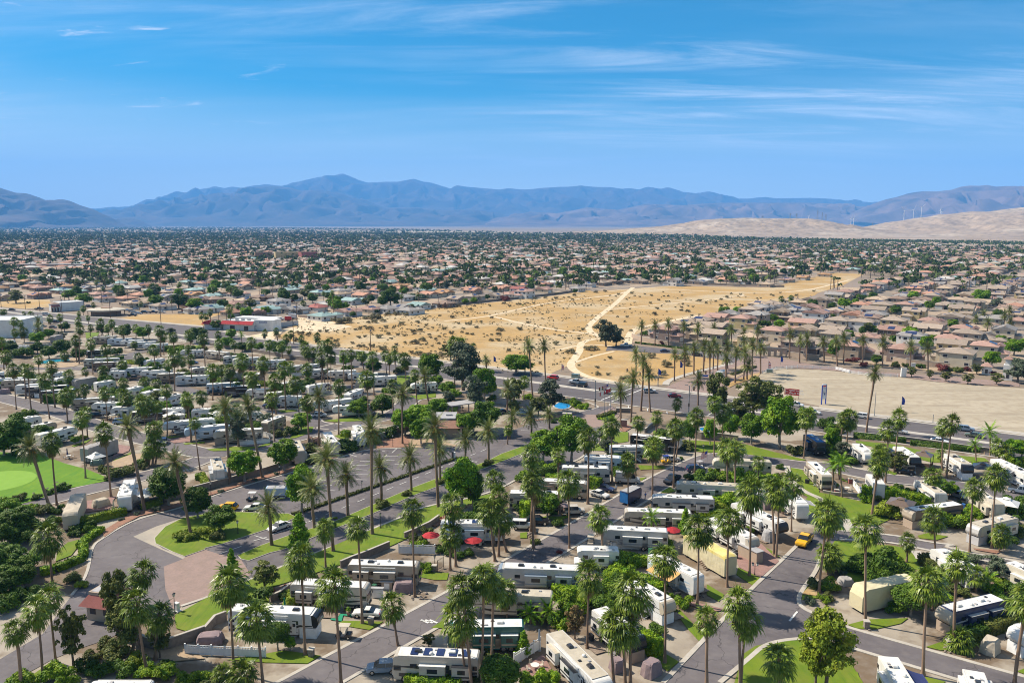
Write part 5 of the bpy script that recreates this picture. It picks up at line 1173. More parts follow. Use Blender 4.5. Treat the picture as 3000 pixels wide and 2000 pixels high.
rv('white motorhome with grey swooshes parked behind the black-nosed trailer', 'coach', 'A1', 1890, 445, 1010, 400, 'beige', 'charcoal', nick='white swooshed motorhome', slides=(-1,))
rv('long tan coach with brown stripes beside the big lawn', 'coach', 'A1', 2470, 200, 1660, 180, 'tan', 'brown', roof='roof_white', nick='tan striped coach')
rv('beige coach with rows of dark solar panels on its roof', 'coach', 'A1', 2170, 1200, 800, 1240, 'beige', 'charcoal', t2='A2', solar=5, nick='coach with solar panels', slides=(1,))
rv('dark green and gold motorhome with white roof and green toppers', 'coach', 'A2', 440, 890, 1310, 880, 'teal', 'tan', nick='green motorhome')
rv('tan roofed fifth wheel between the green motorhome and the grey-blue one', 'fifth', 'A2', 640, 500, 1640, 545, 'beige', 'charcoal', roof='roof_tan', nick='tan roofed fifth wheel')
rv('grey-blue fifth wheel with dark curls behind the tan roofed one', 'fifth', 'A2', 1000, 215, 1960, 248, 'silver', 'bluegrey', nick='grey-blue fifth wheel', cap='paint_bluegrey')
rv('long beige roofed trailer running diagonally beside the red paver patio', 'fifth', 'A2', 2290, 1600, 1625, 940, 'white', 'charcoal', roof='roof_tan', nick='diagonal trailer by the patio')
rv('white trailer with black front cap over a brown block skirt', 'fifth', 'A3', 290, 1060, 2170, 700, 'white', 'charcoal', t2='A2', cap='paint_black', box='stucco_tan', nick='white trailer with black cap')
rv('white fifth wheel with tan cloth nose cover and white skirt box', 'fifth', 'A3', 640, 640, 150, 350, 'white', 'charcoal', cap='cloth_tan', box='white_vinyl', nick='trailer with tan nose cover')
rv('white trailer with an open tan awning above its steps', 'trailer', 'A3', 980, 340, 440, 80, 'white', 'lightblue', awn=(-1, 'cloth_orange', 2.6), nick='trailer with tan awning', box=None)
rv('white roofed fifth wheel with grey nose behind the yellow tarp', 'fifth', 'B3', 1610, 1480, 1130, 1230, 'white', 'charcoal', cap='paint_beige', box='stucco_tan', nick='grey-nosed fifth wheel')
rv('long white roofed fifth wheel with black nose and slide-outs', 'fifth', 'B3', 1950, 1310, 1390, 1060, 'white', 'charcoal', cap='paint_black', nick='black nose fifth wheel on the drive')
rv('white trailer with black front beside the curved lawn path', 'trailer', 'B3', 2170, 1090, 2030, 960, 'white', 'charcoal', nick='trailer beside the curved path', awn=(1, 'roof_grey', 2.2))
rv('white cab-over motorhome with blue-tinted cab near the street', 'classc', 'A2', 1890, 20, 2400, 30, 'white', 'silver', nick='cab-over motorhome', H_=3.5)
rv('grey-white fifth wheel behind the picket fence and red umbrella', 'fifth', 'B2', 2200, 1350, 610, 1385, 'silver', 'grey', t2='B3', nick='trailer behind the picket fence')
rv('tan-white coach just behind the feathery green palm', 'coach', 'B3', 110, 1145, 880, 1170, 'beige', 'charcoal', nick='coach by the feathery palm')
rv('white roofed coach with dark swoosh next to two striding people', 'coach', 'B3', 430, 985, 1140, 1010, 'silver', 'charcoal', nick='white roofed swoosh coach')
rv('beige roofed silver coach behind the clipped hedge by the black pickup', 'coach', 'B3', 700, 830, 1445, 865, 'silver', 'grey', roof='roof_tan', nick='beige roofed coach')
rv('cream fifth wheel with wavy stripes and a flag at its nose', 'fifth', 'B3', 1110, 562, 1815, 590, 'cream', 'tan', roof='roof_tan', nick='cream fifth wheel with flag')
rv('white roofed black fifth wheel at the top of the street', 'fifth', 'B3', 790, 350, 180, 278, 'black', 'silver', nick='black fifth wheel', cap='paint_silver')
rv('grey fifth wheel with white roof and a flight of steps', 'fifth', 'B3', 380, 415, 2300, 420, 'bluegrey', 'silver', t2='B2', nick='fifth wheel with steps')
rv('pale blue coach half hidden behind tall fan palms', 'coach', 'B3', 90, 545, 2010, 525, 'lightblue', 'bluegrey', t2='B2', nick='pale blue coach')
rv('coach with a big cream sunscreen on its side', 'coach', 'B2', 2300, 662, 1750, 650, 'silver', 'grey', awn=(-1, 'cloth_tan', .25), nick='coach with cream sunscreen')
rv('tan and brown coach with dark window stripe by the white arch car', 'coach', 'B2', 2050, 835, 1510, 800, 'tan', 'brown', nick='brown window coach')
rv('white roofed coach between two clipped hedges', 'coach', 'B2', 1780, 955, 1150, 940, 'beige', 'charcoal', nick='coach between two hedges')
rv('white fifth wheel with two solar panels beside red umbrellas', 'trailer', 'B2', 1100, 1290, 360, 1285, 'white', 'lightblue', solar=2, nick='white trailer by red umbrellas')
rv('white trailer nearest the highway hedge with dark side windows', 'fifth', 'B4', 590, 505, 430, 385, 'white', 'charcoal', nick='white trailer by the highway hedge')
rv('white fifth wheel with black nose stripe beside the dark gazebo', 'fifth', 'B4', 1120, 555, 900, 420, 'white', 'charcoal', cap='paint_black', nick='fifth wheel beside the gazebo')
rv('tan roofed fifth wheel with black nose beside dark canopy', 'fifth', 'B4', 1720, 640, 1490, 500, 'white', 'charcoal', roof='roof_tan', cap='paint_black', box='white_vinyl', nick='tan roofed trailer by the canopy')
rv('long white coach with grey awning at the right edge', 'coach', 'B4', 2420, 740, 2020, 560, 'white', 'bluegrey', awn=(-1, 'roof_grey', 1.8), nick='white coach with grey awning')
rv('small white trailer behind the tall green hedge', 'trailer', 'B4', 600, 730, 690, 850, 'white', 'charcoal', nick='small trailer behind the hedge')
rv('white fifth wheel with pale blue rear wall beside the street', 'fifth', 'B4', 1150, 790, 1400, 960, 'white', 'charcoal', roof='roof_tan', nick='pale blue ended trailer')
rv('cream trailer with tan roof and white side canopy', 'trailer', 'B4', 1760, 890, 2060, 1085, 'cream', 'tan', roof='roof_tan', nick='cream trailer with canopy')
rv('brown nosed trailer with white roof above a tan box', 'fifth', 'B4', 1010, 1150, 1600, 1070, 'brown', 'black', cap='paint_tan', box='stucco_tan', nick='brown nosed trailer')
rv('tan roofed fifth wheel with silver nose and grey block skirt', 'fifth', 'B4', 1760, 1330, 2220, 1220, 'cream', 'beige', roof='roof_tan', cap='paint_silver', box='stucco_grey', nick='silver nosed fifth wheel')
rv('cream coach with spiral graphics beside the brick edged lawn', 'coach', 'B4', 100, 760, 2260, 590, 'beige', 'brown', t2='B3', nick='spiral graphic coach')
rv('white roofed fifth wheel with navy and white swirls', 'fifth', 'A4', 1420, 730, 2060, 580, 'navy', 'silver', cap='cloth_tan', box='stucco_tan', nick='navy swirl fifth wheel')
rv('white trailer with dark blue awning at the bottom edge', 'trailer', 'A4', 1060, 1700, 790, 1260, 'white', 'silver', awn=(1, 'cloth_navy', 2.4), nick='trailer with navy awning')
rv('white pickup camper cut off by the bottom edge', 'trailer', 'A4', 1860, 1660, 1790, 1480, 'white', 'silver', nick='camper at the bottom edge', H_=3.2)
rv('white rounded trailer cut off by the right edge', 'fifth', 'A4', 2250, 960, 2600, 880, 'white', 'navy', nick='trailer at the right edge', box='white_vinyl')
rv('long white trailer behind the clipped hedge near the corner', 'fifth', 'A4', 1340, 0, 1790, 270, 'white', 'silver', roof='roof_white', box='white_vinyl', nick='long white trailer by the hedge')
rv('cream trailer among yellow leaved shrubs at the right edge', 'trailer', 'A4', 2170, 170, 2520, 320, 'cream', 'silver', nick='cream trailer at the right')
rv('dark coach under a bright blue roof tarp', 'coach', 'B4', 30, 380, 2220, 280, 'charcoal', 'black', roof='cloth_blue', t2='B3', nick='blue tarped coach')
rv('white trailer with grey slide-outs beside the pale tarp', 'trailer', 'B0', 1430, 1000, 1490, 800, 'white', 'grey', nick='white trailer by the golf lawn', slides=(1, -1))
rv('white rear facing trailer with ladder above the low wall', 'fifth', 'B1', 120, 545, 160, 690, 'white', 'silver', nick='trailer with rear ladder', roof='roof_tan')
rv('beige trailer tucked behind a round green tree', 'trailer', 'B1', 1030, 345, 1090, 475, 'beige', 'tan', roof='roof_tan', nick='beige trailer behind the tree')
rv('white motorhome beside pink flowering bush and low wall', 'coach', 'B1', 1390, 250, 1480, 375, 'beige', 'charcoal', nick='motorhome by the pink bush')
rv('white fifth wheel end-on beside a tall date palm', 'fifth', 'B1', 1740, 165, 1790, 280, 'white', 'tan', nick='end-on fifth wheel')
rv('grey fifth wheel with white picket skirt beside light green tree', 'fifth', 'B1', 100, 240, 660, 215, 'beige', 'charcoal', nick='picket skirted fifth wheel', cap='paint_silver', box='stucco_tan')
rv('tan boxy trailer with white roof at the street corner', 'trailer', 'B1', 680, 140, 890, 65, 'tan', 'brown', nick='boxy tan trailer')
rv('white trailer with black swirl nose behind the light green tree', 'fifth', 'B1', 640, 15, 440, 40, 'white', 'black', nick='swirl nosed trailer')
rv('white fifth wheel with black slashes beside red pavers', 'fifth', 'B0', 1860, 150, 95, 95, 'white', 'black', t2='B1', nick='slashed fifth wheel')
rv('pale blue trailer with swirl lines in front of slashed fifth wheel', 'fifth', 'B0', 2110, 215, 285, 165, 'lightblue', 'bluegrey', t2='B1', nick='pale blue swirl trailer')
rv('white roofed trailer highest of three by the dark tree', 'trailer', 'B0', 430, 70, 235, 100, 'white', 'tan', nick='first trailer by the dark tree')
rv('white roofed tan trailer middle of three by the dark tree', 'fifth', 'B0', 620, 130, 265, 220, 'tan', 'brown', nick='middle trailer by the dark tree')
rv('white fifth wheel lowest of three by the dark tree', 'fifth', 'B0', 860, 185, 430, 285, 'white', 'charcoal', nick='lowest trailer by the dark tree')
for rec in '''C1 fifth white silver 1250 1290 1690 1240;fifth white lightblue 1460 1330 1900 1310;trailer white silver 840 1220 1110 1215;coach beige charcoal 700 1180 1110 1150;fifth white silver 470 1140 870 1130;coach black grey 220 1110 640 1088;coach lightblue bluegrey 410 1055 20 1078;trailer white navy 1630 1190 1790 1130;
fifth brown white 850 1080 1080 1030;fifth white navy 1640 960 1990 950;trailer white grey 1820 1000 2200 980;fifth white charcoal 1120 920 1430 902;fifth white tan 1400 930 1740 918;fifth silver black 1010 870 1330 845;fifth white bluegrey 580 812 930 797;coach white black 210 762 500 745;trailer silver grey 320 790 620 768;trailer brown tan 460 995 650 950;coach beige tan 10 690 270 715;coach white bluegrey 110 1400 310 1385;coach white tan 60 1480 -60 1490;trailer white silver 1170 1100 1370 1065;
C2 fifth white charcoal 10 1075 310 1055;
C0 coach tan brown 1060 535 1340 530;trailer lightblue grey 1240 555 1510 552;fifth white silver 1380 580 1650 568;fifth white silver 1460 602 1790 588;fifth white silver 1640 622 1930 610;fifth white bluegrey 2070 690 2340 682;coach charcoal grey 990 700 1180 680;coach cream brown 1400 775 940 795;coach brown black 1060 832 1450 818;coach white silver 1450 895 1820 880;fifth white lightblue 1610 925 1980 915;coach tan brown 1800 962 2170 945;trailer white lightblue 2010 990 2400 975;trailer white charcoal 1660 810 1880 780;trailer beige tan 2200 900 2350 880;coach lightblue bluegrey -60 1015 270 1003;coach tan brown 20 1035 430 1022;trailer white silver 170 1090 600 1070;coach charcoal silver 790 1088 310 1110;coach charcoal tan 870 1130 460 1160;trailer white grey 590 955 700 940;trailer white tan 1310 1030 1090 1065;trailer white tan 1610 1100 1480 1130;trailer white grey 1830 1130 1640 1180;trailer white lightblue 2080 1180 1850 1235;coach tan brown 820 1255 1320 1222;fifth white lightblue 1060 1292 1420 1285;fifth white lightblue 1270 1345 1560 1330;fifth white lightblue 2130 1350 1880 1362;trailer white lightblue 2230 1370 2400 1358;trailer white grey 70 638 360 635;coach charcoal grey 1490 1400 1900 1365;trailer cream tan 1900 1445 2085 1425;trailer white grey 40 590 150 572;coach white grey 660 1010 800 990;trailer white silver 1300 925 1400 925;coach white tan 10 940 -120 950'''.replace('\n', ' ').split(';'):
 w = rec.split()
 if w[0][0] in 'ABC': T_ = w.pop(0)
 v = [float(a) for a in w[3:]]
 rv(None, w[0], T_, v[0], v[1], v[2], v[3], w[1], w[2], H_=3.6)
def lettering(s, size, m, parent, loc, rot, depth=0.01, name='lettering', align='CENTER'):
 cu = bpy.data.curves.new(name, 'FONT'); cu.body = s; cu.size = size; cu.align_x = align; cu.align_y = 'CENTER'; cu.extrude = depth
 tmp = bpy.data.objects.new(name, cu); col.objects.link(tmp)
 bpy.context.view_layer.update()
 me = bpy.data.meshes.new_from_object(tmp.evaluated_get(bpy.context.evaluated_depsgraph_get()))
 me.materials.clear(); me.materials.append(MATS[m])
 bpy.data.objects.remove(tmp)
 o = bpy.data.objects.new(name, me); col.objects.link(o); o.parent = parent; o.location = loc; o.rotation_euler = rot
 return o
lw = max(6.0, min(13.6, (at('A1', 1330, 748, 3.75) - at('A1', 300, 700, 3.75)).length)) / 2
lettering('LUXE', .62, 'sign_white', luxe, (lw + .03, 0, 2.62), (R(90), 0, R(90)))
def covered(label, t, x1, y1, x2, y2, H_, m, W_=2.7, nick=None, t2=None, slope=0.5, name='vehicle_cover', top=None):
 p = at(t, x1, y1, H_); q = at(t2 or t, x2, y2, H_); p.z = q.z = 0
 L_ = min(13.5, (p - q).length); c = (p + q) / 2
 root = empty('covered_vehicle', (c.x, c.y, 0.04), math.atan2((p - q).y, (p - q).x))
 nx_, nr_ = 40, 22; vs_ = []
 sd = x1 * .01
 for i in range(nx_ + 1):
  x = -L_ / 2 + L_ * i / nx_
  e = min(1, (L_ / 2 - abs(x)) / .5)
  nose = max(0, (x - (L_ / 2 - 1.2)) / 1.2) * slope
  hh = H_ - nose ** 2 * 1.3 - (1 - e) * .25
  for k in range(nr_ + 1):
   f = k / nr_
   if f < .32: y, z = -W_ / 2, .45 + (hh - .45) * f / .32
   elif f > .68: y, z = W_ / 2, .45 + (hh - .45) * (1 - f) / .32
   else:
    g = (f - .32) / .36; y = -W_ / 2 + W_ * g; z = hh + .10 * math.sin(math.pi * g)
   n1 = noise.noise(Vector((x * .9 + sd, y * 1.2, z * .9)))
   y *= 1 + .05 * n1 + .02 * noise.noise(Vector((x * 3, z * .6, sd))); z += .10 * n1 if z > 1 else 0
   vs_.append((x + .04 * n1, y, z))
 w_ = nr_ + 1
 fs_ = [(i * w_ + k, (i + 1) * w_ + k, (i + 1) * w_ + k + 1, i * w_ + k + 1) for i in range(nx_) for k in range(nr_)]
 b = MB(); b.add(vs_, fs_)
 b.f += [tuple(range(w_)), tuple(range(nx_ * w_ + w_ - 1, nx_ * w_ - 1, -1))]; b.m += [0, 0]
 if top:
  for i in range(nx_):
   for k in range(int(nr_ * .30), int(nr_ * .66)): b.m[i * nr_ + k] = 1
 b.build(name, [m, top] if top else m, root, smooth=False)
 b = MB()
 for x in (-L_ / 2 + .9, L_ / 2 - .9, -L_ / 2 + 2.0):
  for s_ in (-1, 1): b.tube([(x, s_ * 1.0, .42), (x, s_ * 1.25, .42)], .4, 12)
 b.build('wheel', 'rubber', root)
 setp(root, label, 'covered vehicle', 'vehicles under cloth covers')
 if nick: landmark(nick, c)
 return root
covered('huge cream tarp with yellow stained top over a long trailer', 'A3', 1340, 110, 860, 1420, 4.0, 'cloth_cream', t2='B3', nick='yellow topped tarp', top='cloth_yellow', slope=.2)
covered('cream tarp over a long motorhome beside the round clipped tree', 'A4', 430, 470, 1080, 340, 4.0, 'cloth_cream', nick='cream tarped motorhome', slope=.9)
covered('pale tan tarp over a trailer beside the red paver drive', 'B0', 800, 1190, 905, 955, 3.7, 'cloth_tan', nick='tan tarped trailer')
covered('tall grey cloth cover beside the small gazebo', 'B0', 960, 440, 1310, 330, 4.0, 'cloth_grey', nick='grey covered trailer', slope=.1)
covered('grey-blue cover over a trailer behind the clipped hedge', 'C0', 840, 1030, 1090, 990, 3.7, 'cloth_grey', nick='grey-blue covered trailer')
covered('dark grey cover over a trailer by the bright hedge', 'C1', 230, 960, 430, 930, 3.7, 'cloth_grey', nick='dark grey covered trailer')
covered('blue-grey cover by the pool trees', 'C0', 600, 525, 700, 505, 3.8, 'cloth_grey', nick='cover by the pool')
def small_cover(label, t, x, y, L_, W_, H_, m, rz=0.3, nick=None):
 b0 = at(t, x, y)
 b = MB(); n_ = 14; rr = random.Random(int(x))
 for lv, (z, k) in enumerate(((0, 1.08), (H_ * .5, 1.0), (H_ * .9, .86), (H_, .74))):
  for i in range(n_):
   a = 2 * math.pi * i / n_
   cx = math.copysign(abs(math.cos(a)) ** .42, math.cos(a)); cy = math.copysign(abs(math.sin(a)) ** .42, math.sin(a))
   f = 1 + (.04 if i % 2 else -.04) * (1.4 - lv * .4) + rr.uniform(-.02, .02)
   b.v.append((cx * L_ / 2 * k * f, cy * W_ / 2 * k * f, z + rr.uniform(-.04, .04) * lv))
 for l in range(3):
  for i in range(n_): b.f.append((l * n_ + i, l * n_ + (i + 1) % n_, (l + 1) * n_ + (i + 1) % n_, (l + 1) * n_ + i)); b.m.append(0)
 b.f.append(tuple(range(3 * n_, 4 * n_))); b.m.append(0)
 o = b.build('covered_cart', m); o.location = (b0.x, b0.y, .07); o.rotation_euler = (0, 0, rz)
 setp(o, label, 'covered cart', 'carts and grills under cloth covers')
small_cover('mauve cloth cover draped over a cart on the drive', 'A3', 425, 1470, 2.6, 1.9, 2.0, 'cloth_mauve', .7)
small_cover('tan cloth cover over a golf cart near the right edge', 'A4', 1960, 1210, 2.8, 2.0, 2.0, 'cloth_tan', .7)
small_cover('plum cloth cover over a car behind the tan striped coach', 'A1', 2290, 510, 3.4, 2.2, 1.7, 'cloth_mauve', .1)
small_cover('plum cloth cover over a low car behind the picket fence', 'A1', 60, 1100, 3.6, 2.2, 1.3, 'cloth_mauve', .1)
small_cover('grey cloth cover over a cart under the dark awning', 'B3', 1740, 1130, 2.4, 1.8, 2.0, 'cloth_mauve', .4)
small_cover('white plastic cover with red straps beside the black-nosed trailer', 'B3', 1770, 1500, 2.4, 1.8, 2.0, 'roof_grey', .7)
small_cover('round grey cloth cover under a palm beside the patio trailer', 'A3', 30, 1420, 1.8, 1.8, 1.6, 'cloth_mauve', .4)
small_cover('pale cloth cover over a hot tub by the golf lawn hedge', 'B0', 1160, 1110, 3.2, 2.2, 1.7, 'cloth_tan', 1.0)
small_cover('brown cloth cover beside the trailer near the clipped box hedge', 'C1', 1775, 1110, 3.0, 2.0, 1.8, 'cloth_tan', .2)
small_cover('grey cloth cover over a spa near the shady lawn', 'A4', 300, 430, 2.2, 2.0, 1.1, 'cloth_grey', .2)
small_cover('dark cloth cover under the small white gazebo', 'B0', 1110, 630, 2.8, 2.0, 1.3, 'paint_mutedgreen', .2)
small_cover('plum cloth cover at the left end of the motorhome row', 'C0', 60, 1190, 3.0, 2.0, 1.8, 'cloth_mauve', .1)
# CARS
CARP = {
 'sedan': dict(L=4.7, W=1.82, prof=[(-2.3, .3), (2.3, .3), (2.35, .62), (2.1, .78), (1.0, .92), (-1.75, .98), (-2.3, .92), (-2.36, .6)], cab=[(1.05, .90), (.35, 1.38), (-.95, 1.42), (-1.9, .96)], wx=(1.42, -1.38), r=.33),
 'convertible': dict(L=4.4, W=1.8, prof=[(-2.15, .28), (2.15, .28), (2.2, .55), (1.9, .72), (.8, .84), (-1.5, .9), (-2.15, .8), (-2.2, .55)], cab=[(.75, .83), (.2, 1.24), (-.6, 1.26), (-1.3, .88)], wx=(1.3, -1.25), r=.33),
 'suv': dict(L=4.75, W=1.9, prof=[(-2.3, .35), (2.25, .35), (2.35, .75), (2.15, .98), (1.15, 1.08), (-2.2, 1.12), (-2.36, .7)], cab=[(1.2, 1.06), (.55, 1.62), (-1.75, 1.66), (-2.25, 1.1)], wx=(1.42, -1.4), r=.38),
 'hatch': dict(L=4.3, W=1.8, prof=[(-2.1, .32), (2.05, .32), (2.15, .65), (1.95, .85), (1.1, .98), (-2.0, 1.04), (-2.14, .65)], cab=[(1.15, .96), (.4, 1.5), (-1.45, 1.54), (-2.05, 1.02)], wx=(1.3, -1.3), r=.34),
 'jeep': dict(L=4.4, W=1.88, prof=[(-2.1, .45), (2.15, .45), (2.2, .95), (2.15, 1.08), (.9, 1.15), (-2.1, 1.15), (-2.15, .7)], cab=[(.95, 1.13), (.7, 1.85), (-2.0, 1.86), (-2.08, 1.13)], wx=(1.4, -1.35), r=.42),
 'pickup': dict(L=5.8, W=2.0, prof=[(-2.9, .45), (2.85, .45), (2.92, .9), (2.75, 1.15), (1.2, 1.2), (-.9, 1.2), (-2.85, 1.15), (-2.92, .7)], cab=[(1.25, 1.18), (.6, 1.82), (-.8, 1.86), (-1.0, 1.18)], wx=(1.85, -1.75), r=.42),
 'van': dict(L=5.9, W=2.0, prof=[(-2.9, .4), (2.85, .4), (2.95, .85), (2.6, 1.15), (2.0, 1.35), (-2.9, 1.35)], cab=[(2.1, 1.33), (1.35, 2.2), (1.0, 2.55), (-2.75, 2.6), (-2.88, 1.33)], wx=(1.95, -1.8), r=.38)}
def make_car(kind, body, roofm=None, name=None):
 C = CARP[kind]; W_ = C['W']
 root = proto(empty(name or {'sedan': 'sedan', 'convertible': 'convertible_car', 'suv': 'suv', 'hatch': 'hatchback', 'jeep': 'offroad_car', 'pickup': 'pickup_truck', 'van': 'camper_van'}[kind]))
 MB().side(C['prof'], -W_ / 2, W_ / 2).build('body', body, root, bevel=.09, seg=2)
 cb = C['cab']; ins = .16
 b = MB(); n_ = len(cb)
 zlo = min(p[1] for p in cb); zhi = max(p[1] for p in cb)
 f = lambda z: W_ / 2 - .06 - ins * (z - zlo) / (zhi - zlo)
 vs_ = [(x, -f(z), z) for x, z in cb] + [(x, f(z), z) for x, z in cb]
 b.add(vs_, [tuple(range(n_ - 1, -1, -1)), tuple(range(n_, 2 * n_))] + [(i, (i + 1) % n_, n_ + (i + 1) % n_, n_ + i) for i in range(n_)])
 b.build('cabin_glass', 'glass', root, bevel=.03)
 top = [p for p in cb if p[1] > zhi - .1]; x0 = min(p[0] for p in top) + .02; x1 = max(p[0] for p in top) - .02
 b = MB(); b.box((x0 + x1) / 2, 0, zhi + .005, x1 - x0 + .05, 2 * f(zhi) + .02, .05)
 for s_ in (-1, 1):
  for xx in ([(x0 + x1) / 2, x0 + .05] if kind != 'convertible' else []):
   b.tube([(xx, s_ * (f(zlo) + .012), zlo), (xx, s_ * (f(zhi) + .012), zhi)], .035, 4)
 b.build('roof', roofm or body, root)
 if kind == 'van':
  b = MB(); b.box(-1.0, 0, 1.95, 3.4, W_ - .04, 1.15); b.build('side_panel', body, root, bevel=.05)
  b = MB(); b.box(-.4, 0, 2.05, 1.6, W_ + .0, .45); b.build('window', 'glass', root)
  b = MB(); b.box(-.8, 0, 2.72, .9, .7, .2, taper=.8); b.build('air_conditioner', 'roof_white', root)
 if kind == 'pickup':
  b = MB(); b.box(-1.95, 0, 1.17, 1.7, W_ - .28, .06); b.build('truck_bed', 'rubber', root)
 hl = C['L'] / 2
 for s_ in (-1, 1):
  b = MB(); b.box(0, 0, 0, .1, .32, .14); o = b.build('headlight', 'lamp_glass', root); o.location = (hl - .12, s_ * (W_ / 2 - .28), C['prof'][2][1] + .05)
  b = MB(); b.box(0, 0, 0, .08, .28, .14); o = b.build('tail_light', 'signal_red', root); o.location = (-hl + .02, s_ * (W_ / 2 - .26), C['prof'][-1][1] + .15)
  b = MB(); b.box(0, 0, 0, .12, .16, .12); o = b.build('mirror', body, root); o.location = (cb[0][0] - .25, s_ * (W_ / 2 + .06), zlo + .12)
 for x in C['wx']:
  for s_ in (-1, 1): wheel(root, x, s_ * (W_ / 2 - .1), C['r'], .22)
 return root
CARC = {}
def car(label, kind, body, t, x, y, ang=None, to=None, desc=None):
 key = (kind, body)
 if key not in CARC: CARC[key] = make_car(kind, 'paint_' + body)
 o = copy_tree(CARC[key])
 b = at(t, x, y)
 if to is not None:
  e = at(t, *to); ang = math.degrees(math.atan2(e.y - b.y, e.x - b.x))
 o.location = (b.x, b.y, .10); o.rotation_euler = (0, 0, R(ang))
 setp(o, label, 'car', 'cars and trucks')
 if kind == 'pickup': o['category'] = 'pickup truck'
 if kind == 'van': o['category'] = 'van'
 if not label: note(o, desc, b)
 return o
E1 = math.degrees(math.atan2(hd.y, hd.x)); E0 = math.degrees(AX)
car('white convertible with black soft top on the concrete drive', 'convertible', 'white', 'A1', 1860, 800, 176)
car('silver-white sedan driving down the boulevard past the teardrop lawn', 'sedan', 'white', 'B1', 855, 1375, E0 + 180)
car('yellow hatchback parked by the teardrop lawn', 'hatch', 'yellow', 'B1', 265, 1150, 175)
car('white sedan parked beside the yellow hatchback', 'sedan', 'white', 'B1', 580, 1155, 182)
car('blue-grey crossover towed in front of the solar panel coach', 'hatch', 'bluegrey', 'A1', 2040, 1440, 185)
car('yellow flatbed pickup at the street corner', 'pickup', 'yellow', 'B3', 2180, 1540, E0 + 182)
car('black pickup waiting on the park street', 'pickup', 'black', 'B3', 665, 835, E0 + 180)
car('white camper van with dark windows and roof unit', 'van', 'silver', 'B3', 150, 840, -8)
car('red crossover on the far side of the highway', 'suv', 'red', 'C2', 1645, 1022, E1 + 180)
car('white pickup just ahead of the black offroad car', 'pickup', 'white', 'C2', 1910, 1075, E1 + 180)
car('black offroad car on the highway beside the white pickup', 'jeep', 'charcoal', 'C2', 1975, 1110, E1 + 180)
car('silver pickup turning by the flagpoles', 'pickup', 'silver', 'C2', 2280, 1190, E1)
car('silver SUV waiting at the crossing stop line', 'suv', 'silver', 'C3', 405, 1180, 0)
car('maroon sedan driving through the crossing', 'sedan', 'maroon', 'C3', 690, 1232, -8)
car('blue-grey SUV on the highway shoulder by the sand lot', 'suv', 'bluegrey', 'B4', 1680, 245, E1 + 4)
car('dark green sedan just behind the blue-grey SUV', 'sedan', 'olive', 'B4', 1775, 315, E1 + 180)
car('white sedan partly behind the highway hedge', 'sedan', 'white', 'B4', 1380, 385, E1)
car('white SUV behind the lone leaning palm trunk', 'suv', 'white', 'B4', 475, 95, E1 + 180)
car('white SUV behind the tall green tree top', 'suv', 'white', 'C3', 2090, 1340, E1)
car('white sedan near the right of the tall green tree', 'sedan', 'white', 'C3', 2280, 1420, E1)
car('white sedan hidden by the double fan palm by the highway', 'sedan', 'silver', 'B4', 910, 270, E1)
car('black convertible parked under the fifth wheel nose', 'convertible', 'black', 'B4', 990, 735, -30)
car('teal-blue hatchback in the shade beside the green tree', 'hatch', 'bluegrey', 'B4', 1600, 1010, -70)
car('teal pickup at the right edge', 'pickup', 'bluegrey', 'B4', 2340, 970, -40)
car('white offroad wagon on the drive right of the red umbrellas', 'jeep', 'white', 'B2', 1300, 1370, -5)
car('black SUV parked next to the white offroad wagon', 'suv', 'black', 'B2', 1470, 1315, 0)
car('beige offroad car by the tall palm trunk', 'jeep', 'beige', 'B2', 1890, 1200, 5)
car('dark sedan between the hedge and the street', 'sedan', 'navy', 'B2', 2240, 930, -30)
car('white sedan behind the pale carport arch', 'sedan', 'white', 'B2', 2180, 1000, -40)
car('white sedan beside the yellow kayak', 'sedan', 'silver', 'B3', 650, 590, 0)
car('dark blue SUV parked by the street hedge', 'suv', 'navy', 'B3', 930, 710, 10)
car('red-brown pickup far left by the grey trailer', 'pickup', 'brown', 'C0', 1540, 1030, 20)
car('small white coupe parked beside the white fifth wheel', 'hatch', 'white', 'C1', 1320, 1455, 5)
car('dark pickup towing by the white trailer', 'pickup', 'navy', 'C1', 770, 1350, 185)
car('black and blue hatchback rounding the street corner', 'hatch', 'navy', 'B0', 1880, 395, -70)
car('blue minivan parked beside the shaded carts', 'suv', 'lightblue', 'B0', 1390, 160, 20)
car('dark SUV beside the blue minivan', 'suv', 'black', 'B0', 1120, 90, 10)
car('dark sedan in the forecourt under the trees', 'sedan', 'navy', 'C2', 1070, 1415, 40)
car('pale blue sedan in the forecourt by the date palm', 'sedan', 'lightblue', 'C2', 1290, 1420, 20)
car('white utility truck parked by the grey tree on the side road', 'pickup', 'white', 'C3', 135, 650, 175)
car('blue sedan on the road before the walled houses', 'sedan', 'navy', 'C3', 580, 712, -8)
car('dark SUV by the gate island date palms', 'suv', 'charcoal', 'C3', 950, 755, -8)
car('white SUV parked on the tract house street', 'suv', 'white', 'C4', 1200, 510, -10)
